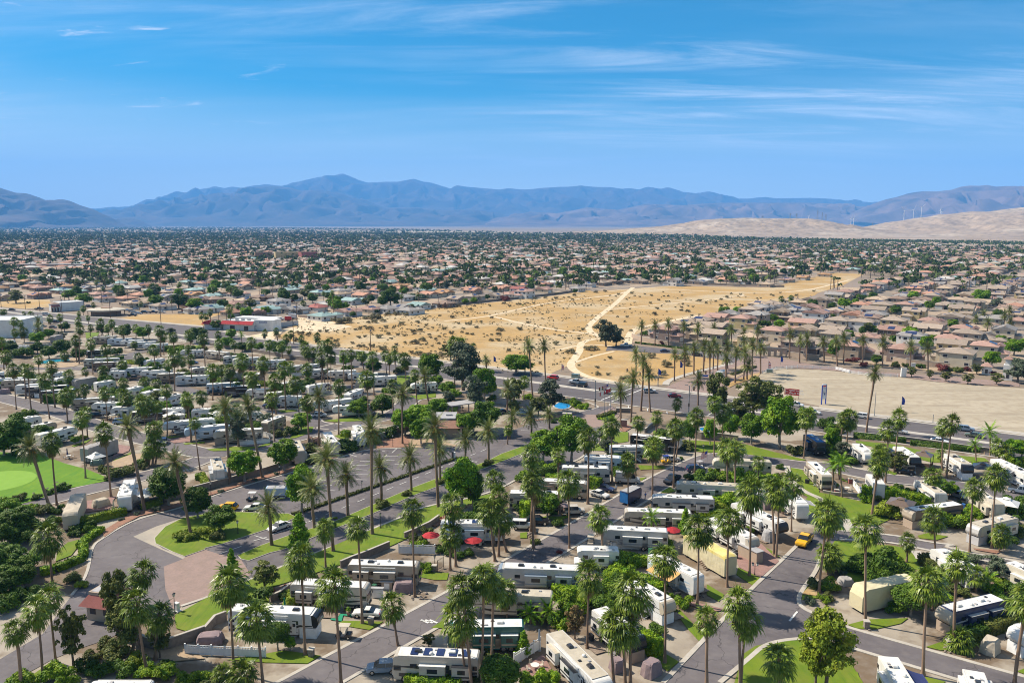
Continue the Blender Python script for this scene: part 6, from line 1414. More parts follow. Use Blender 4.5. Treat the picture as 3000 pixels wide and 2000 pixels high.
for rec in '''C0 charcoal hatch 140 235 0;charcoal pickup 450 225 5;white suv 530 285 0;navy suv 645 375 10;charcoal sedan 490 425 -10;charcoal hatch 610 440 0;white suv 1220 145 0;navy suv 1020 195 0;lightblue sedan 1460 240 20;silver suv 1510 250 25;lightblue hatch 1560 225 30;charcoal suv 1660 265 10;navy pickup 1760 265 15;white sedan 1860 262 5;black pickup 1520 300 5;white sedan 490 95 0;silver suv 1540 265 30;lightblue sedan 1590 275 20;white hatch 2080 270 0;navy hatch 2220 850 0;
C1 white pickup 980 280 0;silver sedan 1060 255 10;white suv 1090 250 10;navy suv 700 390 0;white pickup 860 345 0;lightblue hatch 1010 285 0;black suv 130 1200 0;silver jeep 1410 1130 20;charcoal sedan 560 915 0;white hatch 270 860 0'''.replace('\n', ' ').split(';'):
 w = rec.split()
 if w[0][0] in 'ABC' and len(w[0]) == 2: T_ = w.pop(0)
 car(None, w[1], w[0], T_, float(w[2]), float(w[3]), float(w[4]), desc='%s %s' % ({'charcoal': 'dark grey', 'lightblue': 'pale blue', 'navy': 'dark blue'}.get(w[0], w[0]), {'suv': 'SUV', 'hatch': 'hatchback', 'jeep': 'offroad car', 'pickup': 'pickup'}.get(w[1], w[1])))
def lorry():
 b0 = at('C3', 1230, 1025)
 r_ = empty('box_lorry', (b0.x, b0.y, .1), math.atan2(at('C3', 1350, 940).y - at('C3', 1180, 1030).y, at('C3', 1350, 940).x - at('C3', 1180, 1030).x))
 MB().box(-.6, 0, 2.2, 6.2, 2.45, 2.5).build('cargo_box', 'paint_white', r_, bevel=.04)
 b = MB(); b.box(-3.74, 0, 2.2, .05, 2.2, 2.2); b.build('rear_door', 'sign_green', r_)
 b = MB(); b.box(-3.78, -.5, 1.9, .03, .8, .7); b.build('rear_picture', 'paint_yellow', r_)
 b = MB(); b.box(1.6, 0, 2.9, 1.2, 2.47, .35); b.build('graphic_stripe', 'sign_green', r_)
 b = MB(); b.box(0, 0, 0, .5, 2.48, .5);
 for k in range(3):
  b = MB(); b.box(-2.2 + .9 * k, 0, 2.7, .5, 2.475, .5); b.build('picture_panel', 'paint_mutedgreen', r_)
 b = MB(); b.side([(2.55, .5), (4.1, .5), (4.2, 1.3), (3.6, 2.2), (2.55, 2.3)], -1.05, 1.05); b.build('cab', 'paint_charcoal', r_, bevel=.08)
 b = MB(); b.side([(4.12, 1.4), (4.2, 1.4), (3.7, 2.1), (3.62, 2.1)], -.9, .9); b.build('windshield', 'glass', r_)
 for x in (3.3, -2.0):
  for s_ in (-1, 1): wheel(r_, x, s_ * 1.0, .46)
 setp(r_, 'white box lorry with green rear doors on the paver drive', 'lorry')
lorry()
def cargo(label, t, x, y, ang, L_, H_, body, rear):
 b0 = at(t, x, y); r_ = empty('cargo_trailer', (b0.x, b0.y, .1), R(ang))
 MB().side([(-L_ / 2, .45), (L_ / 2 - .3, .45), (L_ / 2, 1.0), (L_ / 2, H_ - .5), (L_ / 2 - .4, H_), (-L_ / 2, H_)], -1.15, 1.15).build('body', body, r_, bevel=.04)
 b = MB(); b.box(-L_ / 2 - .02, 0, H_ / 2 + .2, .04, 2.0, H_ - .7); b.build('rear_door', rear, r_)
 b = MB(); b.box(0, 0, H_ + .02, L_ - .7, 2.1, .05); b.build('roof', 'roof_grey', r_)
 b = MB(); b.box(0, 0, .75, L_ * .9, 2.32, .2); b.build('graphic_stripe', 'paint_charcoal', r_)
 b = MB(); b.tube([(L_ / 2 - .2, .5, .5), (L_ / 2 + 1.1, 0, .5)], .05, 5); b.tube([(L_ / 2 - .2, -.5, .5), (L_ / 2 + 1.1, 0, .5)], .05, 5); b.build('tow_bar', 'dark_metal', r_)
 for s_ in (-1, 1): wheel(r_, -.3, s_ * 1.2, .35); wheel(r_, .5, s_ * 1.2, .35)
 setp(r_, label, 'trailer')
cargo('blue-backed cargo trailer parked at the street edge', 'B3', 185, 1060, 50, 5.5, 2.9, 'paint_navy', 'cloth_blue')
cargo('pale blue cargo trailer parked beside the golf cart', 'B1', 830, 1015, 4, 4.6, 2.5, 'paint_lightblue', 'paint_silver')
cargo('plain white cargo trailer right of the parked trailers', 'C0', 1350, 965, 5, 4.5, 2.4, 'paint_white', 'paint_white')
def golf_cart(label, t, x, y, ang, roofm='roof_white', bodym='paint_charcoal'):
 b0 = at(t, x, y); r_ = empty('golf_cart', (b0.x, b0.y, .1), R(ang))
 MB().side([(-1.15, .3), (1.15, .3), (1.2, .6), (.75, .85), (.45, .45), (-.3, .45), (-.35, .75), (-1.15, .8)], -.58, .58).build('body', bodym, r_, bevel=.05)
 b = MB(); b.box(-.15, 0, .82, .5, 1.1, .14); b.box(-.42, 0, 1.1, .12, 1.1, .5); b.build('seat', 'paint_beige', r_, bevel=.03)
 b = MB(); b.box(-.1, 0, 1.95, 1.7, 1.2, .07); b.build('canopy', roofm, r_, bevel=.03)
 b = MB()
 for sx in (.72, -.9):
  for s_ in (-1, 1): b.tube([(sx, s_ * .54, .6), (sx - .05, s_ * .52, 1.92)], .025, 5)
 b.build('canopy_frame', 'dark_metal', r_)
 for sx in (.8, -.75):
  for s_ in (-1, 1): wheel(r_, sx, s_ * .52, .23, .18)
 setp(r_, label, 'golf cart', 'golf carts')
golf_cart('golf cart with cream canopy in front of black-nosed trailer', 'A1', 1600, 1050, 175, 'roof_tan')
golf_cart('golf cart with white canopy in the car park', 'B1', 545, 1050, 180)
golf_cart('golf cart with yellow trim beside the kayak car', 'B3', 590, 615, 10, 'flag_blue', 'paint_yellow')
golf_cart('golf cart with white canopy in the shade by the street bend', 'B0', 1300, 130, 30)
golf_cart('golf cart with dark canopy beside the parked SUV', 'B0', 1200, 110, 20, 'paint_charcoal')
golf_cart('golf cart left of the trailer with steps', 'B2', 2080, 1560, 80, 'roof_tan', 'paint_beige')
golf_cart('golf cart with pale canopy by the cream fifth wheel nose', 'B3', 980, 680, 40, 'roof_grey')
# HOUSES
def hip(b, x0, x1, y0, y1, z, rise, ov=.5, gable=False, along='x'):
 x0 -= ov; x1 += ov; y0 -= ov; y1 += ov
 if (x1 - x0) >= (y1 - y0):
  h = (y1 - y0) / 2; i = 0 if gable else h
  r = [(x0 + i, (y0 + y1) / 2, z + rise), (x1 - i, (y0 + y1) / 2, z + rise)]
  v = [(x0, y0, z), (x1, y0, z), (x1, y1, z), (x0, y1, z)] + r
  f = [(0, 1, 5, 4), (2, 3, 4, 5), (1, 2, 5), (3, 0, 4)]
 else:
  h = (x1 - x0) / 2; i = 0 if gable else h
  r = [((x0 + x1) / 2, y0 + i, z + rise), ((x0 + x1) / 2, y1 - i, z + rise)]
  v = [(x0, y0, z), (x1, y0, z), (x1, y1, z), (x0, y1, z)] + r
  f = [(1, 2, 5, 4), (3, 0, 4, 5), (0, 1, 4), (2, 3, 5)]
 b.add(v, f); b.add([(p[0], p[1], p[2] - .14) for p in v[:4]], [(3, 2, 1, 0)])
 o = len(b.v) - 4
 for k in range(4): b.f.append((o + k, o + (k + 1) % 4, o - 6 + (k + 1) % 4, o - 6 + k)); b.m.append(0)
def make_house(seed, storeys, wall='wall_tan', roof='tile_tan'):
 rr = random.Random(seed)
 r_ = proto(empty('house'))
 W_, D_ = rr.uniform(11.5, 13.5), rr.uniform(12, 15); z = 3.0 if storeys == 1 else 5.8
 wb = MB(); rb = MB()
 main = (-W_ / 2, W_ / 2, -D_ / 2 + 2.5, D_ / 2)
 wb.box(0, (main[2] + main[3]) / 2, z / 2, W_, main[3] - main[2], z)
 hip(rb, *main, z + .1, 1.9, gable=seed % 3 == 0)
 gx = W_ / 2 - 3.2 if seed % 2 else -W_ / 2 + 3.2
 wb.box(gx, -D_ / 2 + .8, 1.5, 6.2, 5.0, 3.0)          # garage wing
 hip(rb, gx - 3.1, gx + 3.1, -D_ / 2 - 1.7, -D_ / 2 + 3.4, 3.1, 1.35, gable=seed % 2 == 1)
 if storeys == 2:
  wb.box(-gx * .55, -D_ / 2 + 2.0, 2.9, 4.2, 2.6, 5.6)
  hip(rb, -gx * .55 - 2.1, -gx * .55 + 2.1, -D_ / 2 + .7, -D_ / 2 + 4, 5.75, 1.2, gable=True)
  wb.box(gx * .3, D_ / 2 + 1.6, 1.45, W_ * .5, 3.2, 2.9)
  hip(rb, gx * .3 - W_ * .25, gx * .3 + W_ * .25, D_ / 2 + .1, D_ / 2 + 3.2, 3.0, .9)
 else:
  wb.box(-gx * .6, -D_ / 2 + 1.6, 1.45, 4.5, 2.4, 2.9)
  hip(rb, -gx * .6 - 2.25, -gx * .6 + 2.25, -D_ / 2 + .4, -D_ / 2 + 4, 2.95, 1.1, gable=True)
 w = wb.build('wall', wall, r_); ro = rb.build('roof', roof, r_)
 for ob in (w, ro):
  ob.material_slots[0].link = 'OBJECT'; ob.material_slots[0].material = MATS[wall if ob is w else roof]
 b = MB(); b.box(gx + 2, 1.5, z + 1.7, .8, .8, 1.6); b.build('chimney', 'stucco_tan', r_)
 b = MB(); b.box(gx, -D_ / 2 - 1.73, 1.2, 4.6, .06, 2.2); b.build('garage_door', 'house_trim', r_)
 def win(x, y, zz, w_, h_, ax):
  b = MB()
  if ax == 'y': b.box(0, 0, 0, w_, .08, h_)
  else: b.box(0, 0, 0, .08, w_, h_)
  o = b.build('window', 'house_window', r_); o.location = (x, y, zz)
  b = MB()
  for s_ in (-1, 1):
   if ax == 'y': b.box(0, 0, s_ * (h_ / 2 + .06), w_ + .24, .12, .12); b.box(s_ * (w_ / 2 + .06), 0, 0, .12, .12, h_)
   else: b.box(0, 0, s_ * (h_ / 2 + .06), .12, w_ + .24, .12); b.box(0, s_ * (w_ / 2 + .06), 0, .12, .12, h_)
  b.build('frame', 'house_trim', o)
 for s_ in (-1, 1):
  for yy in (main[2] + 2, main[3] - 2.5):
   win(s_ * (W_ / 2 + .02), yy, z - 1.3, 1.5, 1.2, 'x')
   if storeys == 2: win(s_ * (W_ / 2 + .02), yy + .6, 1.6, 1.5, 1.2, 'x')
 for xx in (-W_ / 2 + 2, 0.3, W_ / 2 - 2):
  win(xx, D_ / 2 + .02, z - 1.3, 1.6, 1.2, 'y')
  if storeys == 2: win(xx, D_ / 2 - D_ + 2.5 - .02, z - 1.4, 1.4, 1.2, 'y')
 win(-gx * .55, -D_ / 2 + (.68 if storeys == 2 else .38), z - 1.3 if storeys == 2 else 1.6, 1.6, 1.2, 'y')
 b = MB(); b.box(-gx * .12, main[2] - .03, 1.1, 1.1, .08, 2.2); b.build('front_door', 'wood', r_)
 hr = (main[3] - main[2]) / 2 + .5
 sl = math.atan2(1.9, hr)
 if seed % 5 in (1, 2, 3):
  for sd in ((-1,) if seed % 5 != 3 else (-1, 1)):
   b = MB()
   n_ = 3 + seed % 3
   for i in range(n_):
    for j in range(2): b.box((i - (n_ - 1) / 2) * 1.08, (j - .5) * 1.75, 0, 1.02, 1.68, .05)
   o = b.build('solar_panel', 'solar', r_)
   ym = (main[2] + main[3]) / 2 + sd * hr * .5
   o.location = (0, ym, z + .1 + 1.9 * .5 + .12); o.rotation_euler = (-sd * sl, 0, 0)
 return r_
H1 = [make_house(s, 1) for s in range(5)]; H2 = [make_house(s, 2) for s in range(10, 17)]
HPOS = []
def house(storeys, roof, wall, p, rz, desc=None, label=None, solar=None, group='houses of the walled neighbourhood'):
 fam = H1 if storeys == 1 else H2
 o = copy_tree(fam[rnd.randrange(len(fam))])
 o.location = (p.x, p.y, .06); o.rotation_euler = (0, 0, rz)
 s = rnd.uniform(.92, 1.06); o.scale = (s, s, 1)
 for c in o.children:
  k = c.name.split('.')[0]
  if k == 'wall': c.material_slots[0].material = MATS['wall_' + wall]
  if k == 'roof': c.material_slots[0].material = MATS['tile_' + roof]
 HPOS.append((p.x, p.y))
 setp(o, label, 'house', group)
 if not label: note(o, desc or '%s storey %s house' % ('two' if storeys == 2 else 'one', RN[roof]), p)
 return o
RN = dict(salmon='salmon roofed', pink='pink roofed', browntile='brown roofed', tan='tan roofed', greytan='taupe roofed', grey='grey roofed', teal='pale teal roofed', white='white roofed', orange='orange roofed', red='red roofed')
AH = AX                                            # lots follow the street grid
def houses(s, group):
 for t, w in rows(s, 5):
  st, rf, wl, x, y = w[:5]
  z = 6.3 if st == '2' else 3.8
  p = at(t, float(x), float(y), z); p.z = 0
  k = (0, math.pi / 2, math.pi, -math.pi / 2)[int(w[5]) if len(w) > 5 else rnd.randrange(4)]
  house(int(st), rf, wl, p, AH + k, group=group)
houses('''C3 2 pink mauve 640 430 0;1 tan tan 820 355;1 greytan brown 1160 385;2 greytan olive 1150 475 1;1 greytan tan 980 320;1 pink cream 1180 285;1 grey tan 1310 250;2 greytan tan 1570 200;2 pink yellow 1490 305 0;2 grey tan 1640 265;2 grey white 1700 180;1 greytan tan 1820 135;2 tan brown 1920 235;1 grey white 1985 180;1 greytan brown 1950 285;2 tan yellow 1610 515 0;2 pink cream 1860 440 0;2 grey white 2110 210;2 pink yellow 2180 350 1;2 tan olive 2215 435 0;2 greytan mauve 2090 570 2;1 tan tan 2130 120;1 pink cream 2250 175;1 greytan tan 2280 90;2 pink white 2300 245;
C4 2 greytan cream 230 325 1;2 greytan white 530 345 0;1 greytan tan 170 430;2 greytan olive 200 480 1;1 pink white 590 510 0;2 pink tan 375 610 0;1 pink brown 850 430 1;2 greytan yellow 870 325;1 salmon white 430 265;2 greytan white 640 205 1;2 greytan yellow 740 150;2 pink cream 1020 150 0;1 browntile tan 900 80;2 greytan yellow 1100 225;1 browntile tan 1200 90;2 pink white 1300 335 0;2 greytan grey 1330 50;1 greytan tan 1450 150;2 greytan tan 1500 285;1 greytan white 1650 310 2;2 pink mauve 930 645 2;2 greytan cream 1560 690 2;2 pink cream 1680 420 0;2 greytan tan 1720 470 1;1 pink white 1530 525;1 greytan yellow 1540 585;2 pink cream 1950 615 0;2 grey cream 2110 430 2;1 greytan tan 1960 540;1 greytan brown 2050 30;1 tan tan 2150 220;1 salmon white 2260 165;1 pink cream 50 235;2 greytan tan 60 95;1 greytan tan 215 215;1 tan tan 660 85;1 salmon white 480 145;1 tan tan 1690 45;1 tan white 1600 90;1 browntile brown 2260 110;1 tan tan 2260 255;1 pink tan 2320 330;1 greytan cream 60 390'''.replace(' grey 1330', ' tan 1330'), 'houses of the walled neighbourhood')
G_T = 'houses of the old town'
houses('''C1 2 grey white 860 110 0;1 red white 1290 175 0;1 teal white 1370 270 1;1 pink white 1640 225 0;1 pink cream 1900 195;1 teal white 700 200 0;1 pink brown 560 235;1 grey tan 1030 200;1 teal white 1700 100;1 salmon cream 1830 40;1 browntile brown 95 85;1 browntile brown 650 65;1 tan white 470 100;1 grey white 2090 190;1 grey white 2270 180;1 teal white 60 185;1 salmon tan 330 230;1 greytan white 1010 60;1 white white 1440 140;1 grey white 2280 60;
C0 1 pink white 1190 75 0;1 salmon tan 1450 75;1 tan cream 1540 130;1 salmon cream 1630 35;1 greytan white 1860 160;1 salmon mauve 455 40;1 greytan tan 60 60;1 browntile brown 2180 130;1 grey white 2300 200;1 browntile tan 2300 90;1 tan cream 1700 100;
C2 1 salmon cream 210 30;1 orange cream 390 15;1 greytan tan 550 80;1 greytan cream 730 55;1 greytan cream 970 45;1 pink white 1130 30;2 pink white 1330 0;1 teal white 100 155;1 browntile brown 400 135;1 grey white 0 210;
D2 1 salmon tan 300 790;1 grey tan 110 805;1 grey tan 420 800;1 pink cream 720 790;1 tan tan 570 820;1 orange cream 830 775;1 orange cream 980 755;1 grey white 690 740;1 salmon cream 920 720;
D1 1 browntile brown 1880 800;1 greytan tan 2050 800;2 grey white 2290 795;2 red white 1230 855;1 salmon cream 1090 850;1 salmon tan 900 850;1 teal white 600 860;1 grey white 1620 850;1 teal white 1400 750;1 teal white 1270 760;1 salmon tan 1400 820;1 orange cream 700 870''', G_T)
def free(p, r):
 return all((p[0] - a) ** 2 + (p[1] - b) ** 2 > r * r for a, b in HPOS)
TOWN = poly('C0 -600 40 0 20 380 30 1000 90 1370 110 2200 190 C1 260 230 1100 250 1480 290 C2 0 215 500 160 870 120 1700 30 2060 -25 D1 1730 840 2352 820 D2 0 825 600 835 860 760 1100 715 1350 690 1450 640 2352 585 3000 570 D1 0 530 D0 0 540 -900 580')
NONO = [poly('C0 -300 60 620 60 620 230 -300 230'), poly('C0 560 120 1350 100 1400 320 560 320'), poly('C1 0 240 1000 240 1000 500 0 500'), poly('C1 820 240 1150 180 1150 330 820 330'), poly('C0 1350 200 2352 230 2352 420 1350 420')]
def seen(p):
 x, y = screen(p); return -80 < x < 3080 and y < 2050
nH = len(HPOS)
cand = []
for reg, du, dv, kind in ((TRACT, 17.5, 29.0, 't'), (TOWN, 24.0, 33.0, 'o')):
 for i in range(-70, 110):
  for j in range(-90, 90):
   s_ = i * du; off = j * dv + (6.0 if j % 2 else -2.0)
   p = U * s_ + V * off + Vector((150, 420, 0))
   if p.y > 1500: continue
   if not in_poly(p, reg) or not seen(p) or any(in_poly(p, g) for g in NONO): continue
   if i % 9 == 8: continue
   cand.append((p.y, kind, p, j))
cand.sort(key=lambda c: c[0])
rest = []
for y, kind, p, j in cand:
 p = p + Vector((rnd.uniform(-1.2, 1.2), rnd.uniform(-1.2, 1.2), 0))
 if not free(p, 15.5 if kind == 't' else 19): continue
 if len(HPOS) >= 292: rest.append((kind, p)); continue
 if kind == 't': house(2 if rnd.random() < .6 else 1, rnd.choice(['pink', 'greytan', 'tan', 'browntile', 'greytan', 'grey', 'salmon']), rnd.choice(['cream', 'tan', 'yellow', 'white', 'mauve', 'olive']), p, AH + (math.pi / 2 if j % 2 else -math.pi / 2))
 else: house(1, rnd.choice(['salmon', 'pink', 'browntile', 'tan', 'white', 'teal', 'grey', 'salmon', 'greytan', 'orange', 'grey']), rnd.choice(['cream', 'white', 'tan', 'brown']), p, AH + rnd.choice((0, math.pi / 2)), group=G_T)
print('houses', len(HPOS), 'rest', len(rest))
# the far town: houses and trees beyond counting
g = np.random.default_rng(5)
def far_points(n, y0, y1, pw=1.0):
 y = y0 + (y1 - y0) * g.random(n) ** pw
 x = (g.random(n) * 2 - 1) * y * 0.70
 return x, y
def px_row(x, y): return screen((x, y, 0))
hx, hy = [], []
for kind, p in rest: hx.append(p.x); hy.append(p.y)
X, Y = far_points(13000, 1000, 5400, 1.2)
limit = lambda sx: np.interp(sx, [0, 800, 1500, 1900, 2300, 2600, 3000], [684, 685, 686, 690, 706, 716, 735])
for x, y in zip(X, Y):
 sx, sy = px_row(x, y)
 if not (-60 < sx < 3060) or sy < limit(sx): continue
 if y < 1500 and (in_poly((x, y), DESERT)): continue
 q = Vector((x, y, 0));
 if y < 1480 and not free((x, y), 22): continue
 if (q.dot(V) % 62) < 13 or (q.dot(U) % 420) < 30 or (y > 2200 and g.random() < .45): continue
 hx.append(x); hy.append(y)
hx = np.array(hx); hy = np.array(hy); n = len(hx); print('far houses', n)
def rot(a, x, y): return x * math.cos(a) - y * math.sin(a), x * math.sin(a) + y * math.cos(a)
vs_, fs_, ms_ = [], [], []
keys = ['tile_salmon', 'tile_pink', 'tile_browntile', 'tile_tan', 'tile_greytan', 'tile_white', 'tile_grey', 'tile_teal', 'wall_cream', 'wall_tan']
for i in range(n):
 w = g.uniform(6, 8.5); d = g.uniform(5.5, 8); z = 3.0 if g.random() < .75 else 5.2
 a = AH + (math.pi / 2) * g.integers(2)
 c, s = math.cos(a), math.sin(a); o = len(vs_)
 loc = [(-w, -d, 0), (w, -d, 0), (w, d, 0), (-w, d, 0), (-w, -d, z), (w, -d, z), (w, d, z), (-w, d, z),
           (-w - .6, -d - .6, z), (w + .6, -d - .6, z), (w + .6, d + .6, z), (-w - .6, d + .6, z), (-w + d * .8, 0, z + 2.1), (w - d * .8, 0, z + 2.1)]
 vs_ += [(hx[i] + x * c - y * s, hy[i] + x * s + y * c, zz) for x, y, zz in loc]
 wm = 8 + g.integers(2); rm_ = int(g.choice(8, p=[.17, .17, .15, .16, .13, .12, .07, .03]))
 for q in ((0, 1, 5, 4), (1, 2, 6, 5), (2, 3, 7, 6), (3, 0, 4, 7)): fs_.append([o + k for k in q]); ms_.append(wm)
 for q in ((8, 9, 13, 12), (10, 11, 12, 13), (9, 10, 13, 13), (11, 8, 12, 12)): fs_.append([o + k for k in q]); ms_.append(rm_)
b = MB(); b.v = vs_; b.f = [tuple(dict.fromkeys(f)) for f in fs_]; b.m = ms_
setp(b.build('distant_houses', keys), kind='stuff')
g3 = np.random.default_rng(8); bx0, bx1 = min(p.x for p in DESERT), max(p.x for p in DESERT)
Y = 235 + 420 * g3.random(9000) ** 1.5; X = g3.uniform(bx0, 330, 9000)
k3 = [i for i in range(9000) if in_poly((X[i], Y[i]), DESERT) and noise.noise(Vector((X[i] / 30, Y[i] / 30, 0))) > -.15 + .002 * max(0, X[i] + 20)]
DS = (X[k3], Y[k3])
def clump_mesh(name, X, Y, R_, Hh, m, ncard, seed):
 g2 = np.random.default_rng(seed); n = len(X)
 d = g2.normal(size=(n, ncard, 3)); d /= np.linalg.norm(d, axis=2, keepdims=True); d[:, :, 2] = np.abs(d[:, :, 2]) * .9 - .1
 rad = R_[:, None] * g2.uniform(.6, 1.05, (n, ncard))
 c = np.stack([X, Y, Hh], 1)[:, None, :] + d * rad[:, :, None] * np.array([1, 1, .8])
 nr = d + g2.normal(scale=.4, size=d.shape); nr /= np.linalg.norm(nr, axis=2, keepdims=True)
 a = np.cross(nr, g2.normal(size=d.shape)); a /= np.linalg.norm(a, axis=2, keepdims=True); b_ = np.cross(nr, a)
 s = (R_ * .42)[:, None, None] * g2.uniform(.7, 1.3, (n, ncard, 1))
 q = np.stack([c - a * s, c - b_ * s * .8, c + a * s, c + b_ * s * .8], 2).reshape(-1, 3)
 f = np.arange(n * ncard * 4).reshape(-1, 4)
 return setp(mesh_np(name, q, f, m), kind='stuff')
clump_mesh('dry_tufts', DS[0], DS[1], g.uniform(.35, 1.0, len(DS[0])), np.full(len(DS[0]), .12), 'leaf_scrub', 7, 30)
X, Y = far_points(40000, 700, 5600, .95)
sx = 1500 + FPX * X / (Y * CT + CAM_H * ST); sy = 1000 - FPX * (-CAM_H * CT + Y * ST) / (Y * CT + CAM_H * ST)
ok = (sx > -60) & (sx < 3060) & (sy > np.interp(sx, [0, 800, 1500, 1900, 2300, 2600, 3000], [683, 684, 685, 689, 705, 714, 732]))
av = np.minimum(np.abs((X * U.x + Y * U.y) % 420 - 15), np.abs((X * V.x + Y * V.y) % 62 - 6.5) + np.where(Y > 1900, 99, 0))
park_like = (np.sin(X / 47 + 2 * np.sin(Y / 90)) * np.cos(Y / 61 + X / 150) > np.where(Y > 2300, -0.8, -0.45)) & (av > 6)
idx = [i for i in np.nonzero(ok & park_like)[0] if not (Y[i] < 1500 and in_poly((X[i], Y[i]), DESERT))]
idx = np.array([i for i in idx if Y[i] > 1400 or free((X[i], Y[i]), 8.5)])
X, Y = X[idx], Y[idx]; n = len(X); print('far trees', n)
R_ = g.uniform(2.0, 4.8, n) * np.where(g.random(n) < .1, 1.5, 1.0) * np.where(Y > 2600, 1.25, 1); tall = g.random(n) < .28
R_ = np.where(tall, R_ * .62, R_)
clump_mesh('distant_trees', X, Y, R_, np.where(tall, g.uniform(8, 14, n), R_ * 1.0 + 1.2), 'far_trees', 15, 3)
X2, Y2 = far_points(9000, 5000, 12500, .9)
sx = 1500 + FPX * X2 / (Y2 * CT + CAM_H * ST); k2 = (sx > -60) & (sx < np.interp(Y2, [5000, 12500], [1500, 700])) & (np.sin(X2 / 300) * np.cos(Y2 / 420) > -.7)
clump_mesh('distant_trees', X2[k2], Y2[k2], g.uniform(6, 12, int(k2.sum())), np.full(int(k2.sum()), 5.0), 'far_trees', 9, 44)
b = MB()
for i in np.nonzero(tall)[0]:
 if Y[i] < 2400: b.box(X[i], Y[i], 5, .5, .5, 10)
setp(b.build('distant_palm_trunks', 'bark'), kind='stuff')
X, Y = far_points(16000, 1900, 3800, 1.0)
sx = 1500 + FPX * X / (Y * CT + CAM_H * ST); sy = 1000 - FPX * (-CAM_H * CT + Y * ST) / (Y * CT + CAM_H * ST)
ok = (sx > 2050) & (sx < 3060) & (((sy < np.interp(sx, [2000, 2600, 3000], [702, 722, 735])) & (sy > np.interp(sx, [2000, 2400, 3000], [692, 700, 703]))))
band = (sy > np.interp(sx, [2300, 3000], [700, 711])) & (sy < np.interp(sx, [2300, 3000], [706, 722]))
keep = ok & (band & (g.random(len(X)) < .9) | (g.random(len(X)) < .35))
X, Y, band = X[keep], Y[keep], band[keep]
clump_mesh('distant_scrub', X[~band], Y[~band], np.full((~band).sum(), 2.0), np.full((~band).sum(), .8), 'leaf_scrub', 9, 9)
clump_mesh('distant_tree_belt', X[band], Y[band], np.full(band.sum(), 4.2), np.full(band.sum(), 3.6), 'far_trees', 14, 10)
def hood_trees():
 n_ = 0; tries = 0
 while n_ < 230 and tries < 9000:
  tries += 1
  y = rnd.uniform(330, 980); x = rnd.uniform(-.68, .68) * y; p = Vector((x, y, 0))
  tr, to = in_poly(p, TRACT), in_poly(p, TOWN)
  if not (tr or to) or not seen(p) or not free((x, y), 9.5) or any(in_poly(p, q) for q in NONO): continue
  if tr and rnd.random() < .55: continue
  k = rnd.choice(['dark', 'bright', 'olive', 'dark', 'bright', 'grey', 'ball', 'dark'])
  o = copy_tree(TREES[k][rnd.randrange(2)]); s = rnd.uniform(.8, 1.9) * (.7 if tr else 1.0)
  o.location = (x, y, .05); o.scale = (s, s, s * .85); o.rotation_euler = (0, 0, rnd.uniform(0, 6))
  o.name = kname(k); setp(o, cat='tree', group='garden trees between the houses'); note(o, ('big ' if s > 1.15 else '') + KN[k], p); n_ += 1
hood_trees()
npalm = sum(1 for r in THINGS if 'palm' in r[1]); print('palms', npalm)
k_ = 0
while k_ < 60:
 y = rnd.uniform(380, 900); x = rnd.uniform(-.66, .3) * y; p = Vector((x, y, 0))
 if not in_poly(p, TOWN) or not free((x, y), 8) or any(in_poly(p, q) for q in NONO): continue
 o = copy_tree(FAN[k_ % 6]); hh = rnd.uniform(7, 14); s = rnd.uniform(.7, .9)
 o.location = (x, y, 0)
 for c in o.children:
  if c.name.split('.')[0] == 'trunk': c.scale = (1, 1, hh)
  else: c.location = (0, 0, hh); c.scale = (s,) * 3
 setp(o, cat='palm', group='palms between the houses'); note(o, 'far fan palm', p); k_ += 1
# WALLS, FENCES, HEDGES
def wall(label, s, h, m='stone_wall', th=.3, cap='kerb_concrete', cat='wall', name='block_wall', sm=0, nick=None):
 P_ = poly(s)
 if sm: P_ = smooth_line(P_, sm)
 c = P_[len(P_) // 2].copy()
 r_ = empty(name, (c.x, c.y, 0))
 Q = [p - c for p in P_]
 o = sweep('masonry', Q, th, .02, h, m); o.parent = r_
 o = sweep('coping', Q, th + .12, .025 + h, .1, cap); o.parent = r_
 setp(r_, label, cat)
 if nick: landmark(nick, c)
 return r_
wall('low block wall between the car park and the trailers', 'B1 -150 960 20 915 300 845 480 790 700 730 900 665 1010 620 1300 560 1500 500 1700 430 1890 370', 1.5)
wall('block wall curving away above the red gravel bed', 'B1 1890 372 1990 350 2150 290 2300 240 B2 20 230', 1.6)
wall('low wall behind the teardrop drive hedge', 'B0 1440 1170 1610 1110 1900 1050 2080 1010', 1.3)
wall('curved retaining wall below the front lawn', 'A0 1500 1060 1600 1130 1750 1190 1900 1200 2100 1130 2352 1040', 1.7, sm=1)
wall('garden wall running beside the front lawn to the black-nosed trailer', 'A0 2352 1040 A1 120 900 250 850', 1.5)
wall('wall behind the white motorhome along the lawn', 'A1 760 640 860 600 990 500', 1.2)
wall('wall along the long lawn behind the tan striped coach', 'A1 1560 250 1700 190 1860 130 2120 20', 1.3)
wall('low curb wall by the white trailer and red umbrellas', 'B2 -60 1480 60 1430 230 1350 340 1270', 1.2)
wall('block wall behind the trees by the ponds', 'B3 800 300 1000 340 1240 355 1420 380', 2.0)
wall('short wall beside the entry drive', 'B3 350 270 420 210 470 160', 1.3)
wall('wall behind the fountain under the trees', 'C2 960 1290 1150 1320 1300 1330 1380 1330', 1.9, 'stucco_grey')
wall('tan wall around the first tract houses', 'C3 200 545 300 580 500 620 700 650 950 668 1050 660', 2.2, 'stucco_tan')
wall('tan wall between the gate and the roadside palms', 'C4 -50 690 0 750 300 770 700 800 1000 850 1290 880 1500 900', 2.2, 'stucco_tan')
wall('wall from the gate arches to the palms', 'C3 2000 760 2200 790 2352 800', 2.2, 'stucco_tan')
